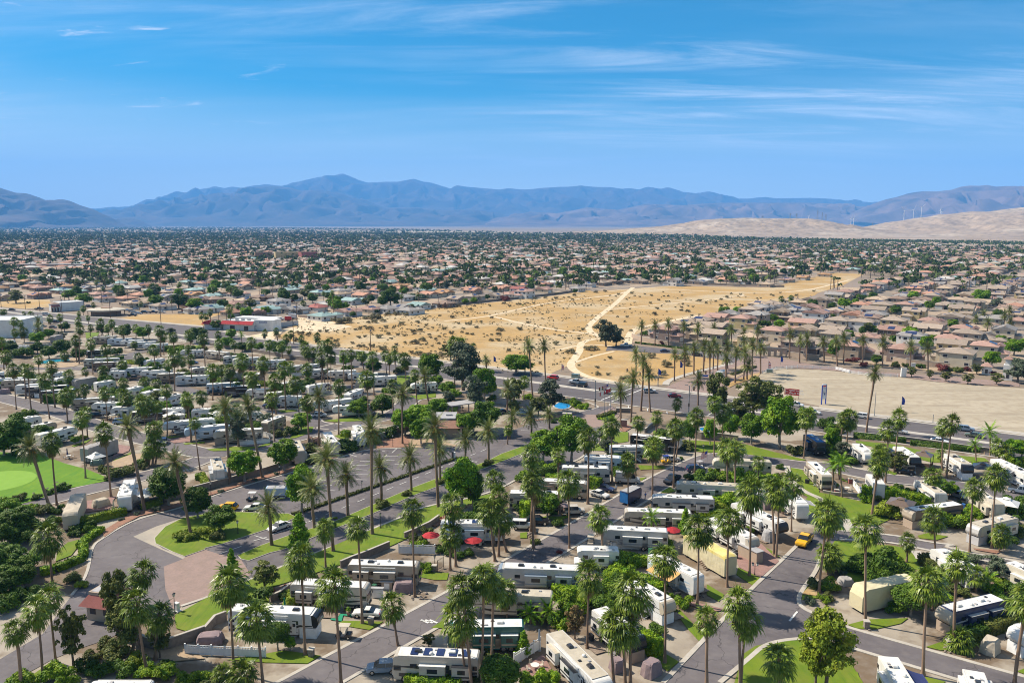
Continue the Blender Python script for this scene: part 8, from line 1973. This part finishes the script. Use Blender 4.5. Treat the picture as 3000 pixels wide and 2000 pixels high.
signal('traffic signal mast at the dry verge corner', 'C3', 1128, 1040, 880, 1020, 985)
signal('traffic signal mast beside the dry lot corner', 'C3', 500, 1100, 970, 150, 945)
p = at('C3', 1128, 1040); h, X = height_over(p, 'C3', 1030, 985)
b = MB(); b.box(0, 0, 0, 3.2, .06, .75); o = b.build('street_sign', 'sign_blue', bevel=.02); o.location = (X, p.y + .4, h); setp(o, 'blue street name sign on the signal arm', 'street sign')
def flagpole(label, t, x, y, ty, m=None):
 p = at(t, x, y); h, _ = height_over(p, t, x, ty); r_ = empty('flagpole', (p.x, p.y, .1))
 b = MB(); b.tube([(0, 0, 0), (0, 0, h)], [.09, .05], 8); b.tube([(0, 0, h), (0, 0, h + .2)], .1, 6); b.build('post', 'grey_metal', r_)
 setp(r_, label, 'flagpole')
 if m:
  o = flag(m, (p.x, p.y, h - .3), 1.9, 1.2, r_)
def flag(kind, loc, w_, h_, parent=None, rz=R(-150)):
 b = MB(); nx_ = 8; cols = {'usa': None, 'red': 'flag_red', 'white': 'sign_white'}
 def cloth(x0, x1, z0, z1, mi, off=0):
  vs_ = []
  for i in range(nx_ + 1):
   x = x0 + (x1 - x0) * i / nx_; y = .12 * math.sin(x * 3.2) + off - .0; d = -.28 * x
   vs_ += [(x, y, z0 + d), (x, y, z1 + d)]
  b.add(vs_, [(2 * i, 2 * i + 2, 2 * i + 3, 2 * i + 1) for i in range(nx_)], mi)
 if kind == 'usa':
  for k in range(13): cloth(.05, w_, -h_ + h_ * k / 13, -h_ + h_ * (k + 1) / 13, k % 2)
  cloth(.05, w_ * .4, -h_ * .46, 0, 2, .012); cloth(.05, w_ * .4, -h_ * .46, 0, 2, -.012)
  o = b.build('flag', ['flag_red', 'sign_white', 'flag_blue'])
 elif kind == 'canada':
  for k, m_ in ((0, 0), (1, 1), (2, 0)): cloth(w_ * [0, .25, .75][k] + .02, w_ * [.25, .75, 1][k] + .02, -h_, 0, m_)
  o = b.build('flag', ['flag_red', 'sign_white'])
 else:
  cloth(.05, w_, -h_, 0, 0); o = b.build('flag', [cols[kind]])
 if parent: o.location = Vector(loc) - parent.location; o.parent = parent
 else: o.location = loc
 o.rotation_euler = (0, 0, rz); return o
flagpole('flagpole with red and white flag, first of three', 'C2', 2236, 1450, 1140, 'canada'); flagpole('flagpole with stars and stripes flag, middle of three', 'C2', 2275, 1430, 1065, 'usa'); flagpole('flagpole with drooping flag, last of three', 'C2', 2305, 1420, 1110, 'red')
p = at('B3', 1060, 690); r_ = empty('flagpole', (p.x, p.y, .1)); b = MB(); b.tube([(0, 0, 0), (0, 0, 5.0)], .04, 6); b.build('post', 'grey_metal', r_); setp(r_, 'flagpole at the nose of the cream fifth wheel', 'flagpole'); flag('usa', (p.x, p.y, 5.0), 2.0, 1.5, r_)
def feather(label, t, x, y, ty, by, m, stripes=False):
 p = at(t, x, y); h, _ = height_over(p, t, x, ty); hb, _ = height_over(p, t, x, by)
 r_ = empty('banner_flag', (p.x, p.y, .06)); b = MB(); b.tube([(0, 0, 0), (0, 0, h)], .05, 6); b.build('post', 'grey_metal', r_)
 b = MB(); n_ = 10; H_ = h - hb
 for k in range(n_):
  z0_ = hb + H_ * k / n_; z1_ = hb + H_ * (k + 1) / n_
  w0_ = 1.0 * min(1, (n_ - k) / 4 + .1); w1_ = 1.0 * min(1, (n_ - k - 1) / 4 + .1)
  b.add([(.05, .1 * math.sin(k), z0_), (w0_, .15 * math.sin(k * 1.3), z0_), (w1_, .15 * math.sin(k * 1.3 + 1.3), z1_), (.05, .1 * math.sin(k + 1), z1_)], [(0, 1, 2, 3)], (k % 2) if stripes else 0)
 b.build('banner', ['flag_blue' if m == 'b' else 'flag_red', 'sign_white'], r_)
 setp(r_, label, 'banner flag', 'sales banner flags')
feather('blue banner flag beside the dry wedge corner', 'C3', 500, 1110, 900, 975, 'b'); feather('blue banner flag between the verge palms', 'C3', 752, 960, 812, 890, 'b'); feather('red and white spiral banner flag by the side road palms', 'C3', 1015, 880, 745, 815, 'r', True)
feather('red and white spiral banner flag by the transformer box', 'C3', 1765, 960, 812, 895, 'r', True); feather('blue banner flag before the gateway arches', 'C3', 1908, 860, 757, 825, 'b'); feather('blue banner flag by the lorry', 'C3', 1255, 1085, 990, 1055, 'b')
feather('blue banner flag low on the sand lot', 'C4', 940, 1400, 1220, 1315, 'b'); feather('small red-white banner beside the tracks junction', 'C2', 1745, 935, 842, 915, 'r', True); feather('small dark banner by the lone date palm and dry lot', 'C2', 965, 830, 755, 822, 'b')
p = at('C3', 1950, 1235); q = at('C3', 2120, 1252); a = math.atan2((q - p).y, (q - p).x); L_ = (q - p).length
r_ = empty('sale_sign', (p.x, p.y, .06), a)
b = MB(); b.box(L_ / 2, 0, 2.3, L_, .12, 2.2); b.build('board', 'sign_red', r_)
b = MB(); b.box(L_ * .5, .0, .6, .15, .15, 1.2); b.build('post', 'paint_brown', r_)
b = MB(); b.box(L_ - .1, .0, .6, .15, .15, 1.2); b.build('post', 'paint_brown', r_)
b = MB()
pts = [(.25, 1.5), (.25, 3.1)] + [(L_ * .24 + .75 * math.cos(R(90 - 18 * k)), 2.3 + .8 * math.sin(R(90 - 18 * k))) for k in range(11)]
for i in range(len(pts)): a_, c_ = pts[i], pts[(i + 1) % len(pts)]; b.tube([(a_[0], -.09, a_[1]), (c_[0], -.09, c_[1])], .05, 4)
b.box(L_ * .16, -.09, 2.3, L_ * .2, .05, .14); b.build('emblem', 'sign_white', r_)
lettering('NEW HOME', .85, 'sign_white', r_, (L_ * .34, -.08, 2.8), (R(90), 0, 0), .01, 'lettering', 'LEFT'); lettering('SALES EVENT', .85, 'sign_white', r_, (L_ * .34, -.08, 1.85), (R(90), 0, 0), .01, 'lettering', 'LEFT')
setp(r_, 'wide red sale sign reading new home sales event on sand', 'sign'); landmark('red sale sign', p)
p = at('C4', 48, 1310); r_ = empty('post_sign', (p.x, p.y, .06), R(20))
b = MB(); b.box(0, 0, 4.4, 1.5, .2, 5.2); b.build('board', 'sign_white', r_)
for s_ in (-.85, .85): b = MB(); b.box(s_, 0, 3.3, .25, .3, 6.6); b.build('post', 'flag_blue', r_)
b = MB();
for k in range(7): b.box(0, -.12, 3 + .42 * k, 1.1, .04, .1)
b.build('lettering', 'paint_charcoal', r_); b = MB(); b.box(0, -.11, 6.2, 1.2, .04, .5); b.build('emblem', 'paint_red', r_)
setp(r_, 'tall white sign board between two blue posts on the sand lot', 'sign'); landmark('tall blue posted sign', p)
feather('dark blue banner flag left of the tall posted sign', 'C4', 25, 1310, 1130, 1230, 'b')
for lb, t, x, y, ty in (('bare steel pole beside the leaning date palm', 'C4', 633, 1445, 1175), ('short post on the sand lot edge', 'C4', 1305, 1520, 1430)):
 p = at(t, x, y); h, _ = height_over(p, t, x, ty); b = MB(); b.tube([(0, 0, 0), (0, 0, h)], [.12, .08], 8); b.tube([(0, 0, h), (0, 0, h + .1)], .14, 8); b.tube([(0, 0, 0), (0, 0, .12)], .22, 8); o = b.build('steel_pole', 'grey_metal'); o.location = (p.x, p.y, 0); setp(o, lb, 'pole')
# UMBRELLAS, GAZEBOS, FURNITURE, PEOPLE
def umbrella(label, t, x, y, R_, m, H_=2.5, closed=False):
 p = at(t, x, y, H_); r_ = empty('patio_umbrella', (p.x, p.y, .08)); n_ = 8
 b = MB(); b.tube([(0, 0, 0), (0, 0, .08)], .3, 8); b.tube([(0, 0, 0), (0, 0, H_ + .1)], .03, 6); b.build('pole', 'grey_metal', r_)
 b = MB()
 if closed: b.tube([(0, 0, H_ - 1.6), (0, 0, H_ - .9), (0, 0, H_), (0, 0, H_ + .15)], [.22, .16, .12, .02], 8)
 else:
  vs_ = [(0, 0, H_ + .35)] + [(R_ * .5 * math.cos(k * math.pi / 4), R_ * .5 * math.sin(k * math.pi / 4), H_ + .14) for k in range(8)] + [(R_ * math.cos(k * math.pi / 4), R_ * math.sin(k * math.pi / 4), H_ - .25) for k in range(8)]
  b.add(vs_, [(0, 1 + k, 1 + (k + 1) % 8) for k in range(8)] + [(1 + k, 9 + k, 9 + (k + 1) % 8, 1 + (k + 1) % 8) for k in range(8)])
 b.build('canopy', m, r_); setp(r_, label, 'umbrella', 'patio umbrellas')
umbrella('open red umbrella at the left end of the white trailer', 'B2', 245, 1430, 1.7, 'cloth_red'); umbrella('crimson umbrella in front of the white trailer', 'B2', 730, 1490, 1.7, 'cloth_red'); umbrella('bright red umbrella beside the yellow-green tree', 'B3', 665, 1370, 1.6, 'cloth_red', 3.2)
umbrella('folded grey-blue umbrella by the paver patio fence', 'A2', 1490, 960, .4, 'paint_bluegrey', 3.2, True); umbrella('folded teal umbrella by the yellow bush', 'A1', 915, 600, .4, 'mat_green', 2.4, True); umbrella('folded cream umbrella by the white trailer front', 'B0', 1300, 1040, .4, 'cloth_tan', 3.0, True)
umbrella('folded umbrella on the terrace behind the grey covered trailer', 'B0', 768, 450, .3, 'cloth_navy', 2.6, True); umbrella('pale red striped umbrella in shade by the small car', 'B2', 1780, 1090, 1.1, 'cloth_mauve', 2.2)
umbrella('small red umbrella top at the bottom right edge', 'A4', 2352, 850, 1.2, 'cloth_red', 4.5, True)
def gazebo(label, t, x, y, w_, m, H_=2.6, rz=AX, side=None):
 p = at(t, x, y, H_); r_ = empty('gazebo', (p.x, p.y, .08), rz); k = w_ / 2
 b = MB(); b.add([(-k, -k, H_), (k, -k, H_), (k, k, H_), (-k, k, H_), (-k * .25, -k * .25, H_ + .8), (k * .25, -k * .25, H_ + .8), (k * .25, k * .25, H_ + .8), (-k * .25, k * .25, H_ + .8)], [(0, 1, 5, 4), (1, 2, 6, 5), (2, 3, 7, 6), (3, 0, 4, 7)]); b.build('canopy', m, r_)
 b = MB(); j = k * .32; b.add([(-j, -j, H_ + .9), (j, -j, H_ + .9), (j, j, H_ + .9), (-j, j, H_ + .9), (0, 0, H_ + 1.25)], [(0, 1, 4), (1, 2, 4), (2, 3, 4), (3, 0, 4)]); b.build('top_vent', m, r_)
 for sx in (-1, 1):
  for sy in (-1, 1): b = MB(); b.box(sx * (k - .1), sy * (k - .1), H_ / 2, .12, .12, H_); b.build('post', 'dark_metal', r_)
 if side: b = MB(); b.box(0, -k + .1, .6, w_ - .5, .05, 1.1); b.box(-k + .1, 0, .6, .05, w_ - .5, 1.1); b.build('railing', side, r_)
 setp(r_, label, 'gazebo', 'garden gazebos')
gazebo('small grey-white gazebo on the golf lawn terrace', 'B0', 1105, 540, 3.6, 'roof_white'); gazebo('brown slatted gazebo behind the second highway trailer', 'B4', 1200, 520, 4.0, 'paint_brown', side='wood', H_=2.8); gazebo('black canopy gazebo between two highway trailers', 'B4', 1880, 660, 4.6, 'paint_charcoal', H_=2.8)
gazebo('brown pitched gazebo above the round yellow bush', 'B4', 940, 1070, 5.0, 'paint_brown', H_=3.0); gazebo('grey gazebo hidden by the double palm', 'B4', 800, 490, 4, 'paint_charcoal', H_=2.8)
gazebo('flat white canopy beside the cream trailer', 'B4', 2150, 1070, 4.5, 'roof_white', H_=2.7); gazebo('pale blue carport canopy beside the white trailer', 'B0', 1700, 960, 4.6, 'roof_white', H_=2.6); gazebo('dark flat canopy beside the path trailer', 'B3', 1750, 970, 4, 'roof_grey', H_=2.8)
gazebo('white pergola canopy beside the boxy tan trailer', 'B1', 720, 90, 3, 'roof_white'); gazebo('tan sloping carport in front of the slashed fifth wheel', 'B0', 2000, 60, 5, 'roof_white')
gazebo('pale blue shed canopy at the lot edge', 'C1', 170, 1410, 5, 'roof_white')
def shed(label, t, x, y, w_, d, h, m, rz):
 p = at(t, x, y); r_ = empty('shed', (p.x, p.y, .08), rz); MB().box(0, 0, h / 2, w_, d, h).build('wall', m, r_); b = MB(); b.box(0, 0, h + .05, w_ + .3, d + .3, .12); b.build('roof', 'roof_grey', r_); b = MB(); b.box(0, -d / 2 - .02, h * .45, w_ * .5, .05, h * .8); b.build('door', 'white_vinyl', r_); setp(r_, label, 'shed')
shed('tan stone storage block below the tan nosed coach', 'A1', 2100, 480, 1.8, 1.2, 1.3, 'stucco_tan', R(-4)); shed('white storage wall beside the swooshed motorhome nose', 'A1', 1985, 590, 1.8, .4, 1.6, 'white_vinyl', R(-4)); shed('brown skirt wall of the yellow tarp neighbour', 'A3', 1560, 150, 4.5, 1.5, 2.2, 'stucco_tan', AX + R(65))
def person(label, t, x, y, shirt, rz=0.0, step=.3):
 p = at(t, x, y)
 vv = [(0, 0, .95), (0, 0, 1.2), (0, 0, 1.42), (0, 0, 1.52), (0, 0, 1.68), (.09, 0, .9), (.10, step * .6, .5), (.10, step, .06), (.10, step + .14, .03), (-.09, 0, .9), (-.10, -step * .2, .5), (-.10, -step, .08), (-.10, -step + .14, .03), (.2, 0, 1.4), (.25, -.1, 1.12), (.25, .08, .9), (-.2, 0, 1.4), (-.25, .1, 1.12), (-.25, .25, .95)]
 ee = [(0, 1), (1, 2), (2, 3), (3, 4), (0, 5), (5, 6), (6, 7), (7, 8), (0, 9), (9, 10), (10, 11), (11, 12), (2, 13), (13, 14), (14, 15), (2, 16), (16, 17), (17, 18)]
 rd = [.15, .14, .15, .06, .11, .09, .065, .045, .04, .09, .065, .045, .04, .06, .045, .035, .06, .045, .035]
 me = bpy.data.meshes.new('person'); me.from_pydata(vv, ee, []); o = bpy.data.objects.new('person', me); col.objects.link(o)
 mo_ = o.modifiers.new('skin', 'SKIN'); o.modifiers.new('sub', 'SUBSURF').levels = 1
 for i, r0 in enumerate(rd): me.skin_vertices[0].data[i].radius = (r0, r0)
 me.skin_vertices[0].data[0].use_root = True
 bpy.context.view_layer.update()
 m2 = bpy.data.meshes.new_from_object(o.evaluated_get(bpy.context.evaluated_depsgraph_get())); bpy.data.objects.remove(o)
 o = bpy.data.objects.new('person', m2); col.objects.link(o); m2.materials.clear()
 for m_ in ('skin', shirt, 'paint_navy'): m2.materials.append(MATS[m_])
 for f in m2.polygons: z = f.center.z; f.material_index = 0 if z > 1.5 or (abs(f.center.x) > .2 and z < 1.15) else 1 if z > .95 else 2
 o.location = (p.x, p.y, .1); o.rotation_euler = (0, 0, rz)
 b = MB(); b.tube([(0, 0, 1.70), (0, -.01, 1.78), (0, -.01, 1.83)], [.115, .10, .04], 8); b.build('hair', 'paint_brown', o)
 setp(o, label, 'person')
person('person in blue shirt walking on the street by the coach', 'B3', 355, 1035, 'paint_blue', R(40)); person('person in white top standing by the bush and blue trailer', 'B3', 18, 945, 'paint_white', R(10), .1)
def table_set(label, t, x, y):
 p = at(t, x, y); r_ = empty('patio_table', (p.x, p.y, .1)); b = MB(); b.tube([(0, 0, .7), (0, 0, .75)], .6, 12); b.build('tabletop', 'house_trim', r_)
 b = MB(); b.tube([(0, 0, 0), (0, 0, .72)], .05, 6); b.tube([(0, 0, 0), (0, 0, .05)], .3, 8); b.build('pedestal', 'dark_metal', r_); setp(r_, label, 'table', 'patio tables')
 for k in range(4):
  a = k * math.pi / 2 + .5; q = p + Vector((math.cos(a), math.sin(a), 0)); c = empty('patio_chair', (q.x, q.y, .1), a + math.pi / 2)
  b = MB(); b.box(0, 0, .44, .45, .45, .05); b.build('seat', 'paint_beige', c); b = MB(); b.box(0, -.22, .7, .45, .05, .5); b.build('backrest', 'paint_beige', c)
  for sx in (-.2, .2):
   for sy in (-.2, .2): b = MB(); b.tube([(sx, sy, 0), (sx, sy, .44)], .02, 4); b.build('leg', 'dark_metal', c)
  setp(c, cat='chair', group='patio chairs'); note(c, 'patio chair', q)
for lb, t, x, y in (('round table on the terrace by the golf lawn', 'B0', 790, 560), ('round table on the cream coach terrace', 'B4', 320, 930), ('round table beside the red umbrellas', 'B2', 780, 1560), ('round table on the red paver patio', 'A2', 1440, 1420)): table_set(lb, t, x, y); landmark(lb, at(t, x, y))
mat('rug', (0.16, 0.11, 0.09), (0.30, 0.24, 0.18), 6, .95)
for i, (c, d, hl) in enumerate(RVPOS):
 if c.y > 185: continue
 n_ = Vector((-d.y, d.x, 0))
 for j in range(3):
  p = c + n_ * rnd.choice((-1, 1)) * rnd.uniform(2.3, 3.4) + d * rnd.uniform(-hl, hl) * .8; k = (i + j) % 4; rz = rnd.uniform(0, 6)
  if k == 0: b = MB(); b.box(0, 0, .5, .6, .65, 1.0, taper=1.1); b.box(0, 0, 1.04, .68, .72, .07); b.tube([(-.3, -.3, .1), (.3, -.3, .1)], .1, 8); o = b.build('wheeled_bin', rnd.choice(['paint_blue', 'paint_green', 'paint_charcoal']), bevel=.02); nm = 'wheeled bin'
  elif k == 1: b = MB(); b.box(0, 0, .85, 1.0, .5, .3, taper=.9); b.box(0, 0, .35, .9, .45, .6); b.tube([(-.5, -.28, .85), (.5, -.28, .85)], .02, 5); b.box(.75, 0, .72, .45, .4, .04); o = b.build('barbecue_grill', 'dark_metal', bevel=.03); nm = 'barbecue grill'
  elif k == 2: b = MB(); b.tube([(0, 0, 0), (0, 0, .5), (0, 0, .55)], [.22, .34, .36], 10); o = b.build('planter', 'tile_browntile'); q, f = leaf_cards([(0, 0, .8, .4), (.1, .1, 1.05, .3)], 160, .1, i); mesh_np('plant', q, f, 'leaf_bright', parent=o); nm = 'potted plant'
  else: b = MB(); b.box(0, 0, .035, 3.2, 1.8, .03); b.box(0, 0, .055, 2.8, 1.4, .012); o = b.build('outdoor_rug', 'rug'); rz = math.atan2(d.y, d.x); nm = 'outdoor rug'
  o.location = (p.x, p.y, .17); o.rotation_euler = (0, 0, rz); setp(o, cat=nm, group='things beside the trailers'); note(o, nm, p)
def stairs(label, t, x, y, rz, n_=5, m='white_vinyl'):
 p = at(t, x, y); r_ = empty('entry_stairs', (p.x, p.y, .08), rz)
 b = MB()
 for k in range(n_): b.box(k * .3, 0, .1 + .2 * k, .32, 1.1, .2 if k else .2);
 b.build('step', m, r_)
 for s_ in (-.55, .55): b = MB(); b.tube([(0, s_, 1.0), (n_ * .3, s_, 1.0 + n_ * .2)], .03, 5); [b.tube([(k * .3, s_, .2 * k + .1), (k * .3, s_, 1.0 + .2 * k)], .02, 4) for k in range(0, n_ + 1)]; b.build('handrail', m, r_)
 setp(r_, label, 'stairs')
stairs('white steps beside the trailer with tan awning', 'A3', 710, 500, R(140)); stairs('white steps beside the tan nose cover trailer', 'A3', 330, 800, R(140)); stairs('grey steps with dark rail beside the yellow topped tarp', 'A3', 1060, 270, R(130), 6, 'stucco_tan'); stairs('white stairs on the grey trailer at the street', 'B3', 300, 600, R(170))
stairs('brick-coloured steps of the gazebo side fifth wheel', 'B4', 910, 660, R(20), 4, 'tile_salmon')
p = at('A2', 320, 285); r_ = empty('iron_gate', (p.x, p.y, .06), R(60)); b = MB(); b.box(0, 0, 1.0, .08, .08, 2.0); b.box(1.8, 0, 1.0, .08, .08, 2.0); b.build('post', 'dark_metal', r_); b = MB(); [b.tube([(.1 + .17 * k, 0, .15), (.1 + .17 * k, 0, 1.9 + .2 * math.sin(k * .35))], .015, 4) for k in range(11)]; b.tube([(0, 0, .2), (1.8, 0, .2)], .025, 4); b.tube([(0, 0, 1.85), (1.8, 0, 1.85)], .025, 4); b.build('gate_bars', 'dark_metal', r_); setp(r_, 'ornate dark iron gate standing at the lot edge', 'gate')
def rocks(t, x, y, r0, n_, seed):
 rr = random.Random(seed); p = at(t, x, y)
 for k in range(n_):
  a = rr.uniform(0, 6.28); d = r0 * math.sqrt(rr.random()); b = bmesh.new(); bmesh.ops.create_icosphere(b, subdivisions=1, radius=rr.uniform(.15, .32))
  for v in b.verts: v.co *= rr.uniform(.75, 1.2); v.co.z *= .7
  me = bpy.data.meshes.new('rock'); b.to_mesh(me); b.free(); me.materials.append(MATS['stone_wall']); o = bpy.data.objects.new('rock', me); col.objects.link(o); o.location = (p.x + d * math.cos(a), p.y + d * math.sin(a), .15)
  setp(o, cat='rock', group='garden rocks'); note(o, 'garden rock', o.location.copy())
for i, (t, x, y, r0, n_) in enumerate((('A2', 100, 570, 1.6, 14), ('A4', 560, 930, 1.0, 8), ('A4', 1480, 1190, 1.3, 9), ('B2', 1420, 1440, 1.6, 10), ('B0', 650, 870, 2.5, 12), ('B0', 400, 990, 2.5, 12), ('B1', 2010, 410, 2, 8))): rocks(t, x, y, r0, n_, i)
def turbine(x, y, hubx, huby, ang):
 d = 5600.0
 sx, sy = src('D2', x, y); u, dy, dz = ray(sx, sy); k = d / dy; base = Vector((u * k, d, CAM_H + dz * k - 6))
 u2, dy2, dz2 = ray(*src('D2', hubx, huby)); k2 = d / dy2; h = CAM_H + dz2 * k2 - base.z
 r_ = empty('wind_turbine', base)
 b = MB(); b.tube([(0, 0, -40), (0, 0, h)], [2.6, 1.6], 8); b.build('tower', 'sign_white', r_)
 b = MB(); b.box(0, 0, h + 1, 4, 8, 4); b.build('nacelle', 'sign_white', r_)
 for j in range(3):
  t = R(ang + 120 * j); L_ = h * .52; b = MB(); c_, s_ = math.cos(t), math.sin(t)
  b.add([(-s_ * 1.8, -5, h + 1 + c_ * 1.8), (s_ * 1.8, -5, h + 1 - c_ * 1.8), (c_ * L_ + s_ * .5, -5, h + 1 + s_ * L_ - c_ * .5), (c_ * L_ - s_ * .5, -5, h + 1 + s_ * L_ + c_ * .5), (c_ * L_ * .3, -5.8, h + 1 + s_ * L_ * .3)], [(0, 1, 4), (1, 2, 4), (2, 3, 4), (3, 0, 4), (0, 3, 2, 1)]); b.build('blade', 'sign_white', r_)
 setp(r_, cat='wind turbine', group='wind turbines on the hills'); note(r_, 'white wind turbine', base)
landmark('far sand hill', Vector((2300, 4900, 0)))
for a in ((1523, 398, 1525, 325, 10), (1588, 385, 1590, 318, 70), (1643, 365, 1648, 300, 45), (1775, 356, 1777, 315, 100), (1786, 358, 1787, 332, 20), (1158, 425, 1160, 378, 80), (1177, 428, 1177, 378, 90), (868, 380, 870, 362, 60)): turbine(*a)
def pylon(x, y, ty):
 d = 5200.0; u, dy, dz = ray(*src('D2', x, y)); k = d / dy; base = Vector((u * k, d, CAM_H + dz * k - 8)); u2, dy2, dz2 = ray(*src('D2', x, ty)); h = CAM_H + dz2 * d / dy2 - base.z
 r_ = empty('pylon', base); b = MB()
 for sx in (-1, 1):
  for sy in (-1, 1): b.tube([(sx * 5, sy * 5, 0), (sx * 1.2, sy * 1.2, h)], .5, 4)
 for z_ in range(1, 8): f = z_ / 8; w_ = 5 - 3.8 * f; b.tube([(-w_, -w_, h * f), (w_, w_, h * (f + .1))], .35, 4); b.tube([(w_, -w_, h * f), (-w_, w_, h * (f + .1))], .35, 4)
 b.build('lattice', 'grey_metal', r_); b = MB()
 for f in (.72, .86, 1.0): b.box(0, 0, h * f, 16, 1, 1)
 b.build('crossarm', 'grey_metal', r_); setp(r_, cat='pylon', group='pylons on the sand hills'); note(r_, 'grey lattice pylon', base)
for a in ((550, 375, 358), (741, 378, 342), (784, 378, 345), (928, 386, 320), (960, 392, 335), (985, 396, 348), (1305, 465, 405), (1398, 460, 400)): pylon(*a)
for nk, t, x, y in (('teardrop lawn', 'B1', 500, 1300), ('turquoise pool', 'C0', 640, 820), ('putting green', 'B0', 100, 800), ('highway crossing', 'C3', 500, 1230), ('blue corner pond', 'C2', 1780, 1330), ('paver drive median', 'C3', 1480, 930), ('white gate pillar', 'C4', 965, 995), ('gateway arches', 'C3', 1850, 760), ('bell tower', 'C4', 2160, 1030), ('car park', 'B1', 1600, 850), ('boulevard median', 'B2', 300, 900), ('long boulevard lawn', 'A1', 700, 420), ('street bend near the ponds', 'B3', 1400, 530), ('curved garden path', 'B3', 2100, 880), ('street corner lawn', 'A3', 1900, 1400), ('dirt track junction', 'C2', 2100, 500), ('grey tree by the side road', 'C3', 0, 620), ('rows of solar roofed houses', 'C4', 1500, 180), ('side road', 'C3', 700, 700), ('sand lot', 'C4', 1400, 1250), ('dry verge', 'C0', 1900, 350), ('far end of the dry lot', 'D2', 900, 880), ('orange roofed house', 'D2', 980, 755), ('long grey lot wall', 'C2', 1300, 95), ('flagpoles', 'C2', 2275, 1430), ('highway hedge', 'B4', 1400, 400), ('walled house street', 'C4', 1100, 560), ('dry lot shrubs', 'C1', 1700, 500), ('flat roofed store', 'D0', 320, 720), ('colourful apartment block', 'D0', 1980, 665), ('school building', 'D1', 2130, 705), ('far town palms', 'D1', 900, 700), ('tree belt by the dunes', 'D2', 1900, 640), ('walled yard', 'C1', 1000, 380), ('tall lot corner fence', 'D2', 1350, 750)): landmark(nk, at(t, x, y))
for t, x, y, nk in (('C1', 500, 870, 'middle rows of trailers'), ('C0', 1300, 870, 'left rows of trailers'), ('C0', 300, 1100, 'leftmost coach row'), ('C1', 1600, 950, 'trailers nearest the highway'), ('C1', 1500, 1280, 'pair of white fifth wheels'), ('C0', 1700, 1150, 'angled trailer row'), ('C0', 1300, 1330, 'pale blue trailer pair'), ('C0', 200, 640, 'trailers by the warehouse'), ('C0', 1600, 600, 'far trailer row')): landmark(nk, at(t, x, y))
unlink_proto()
write_labels()
from collections import Counter
print('COUNTS', Counter(o.name.split('.')[0] for o in col.objects if o.parent is None).most_common(14))
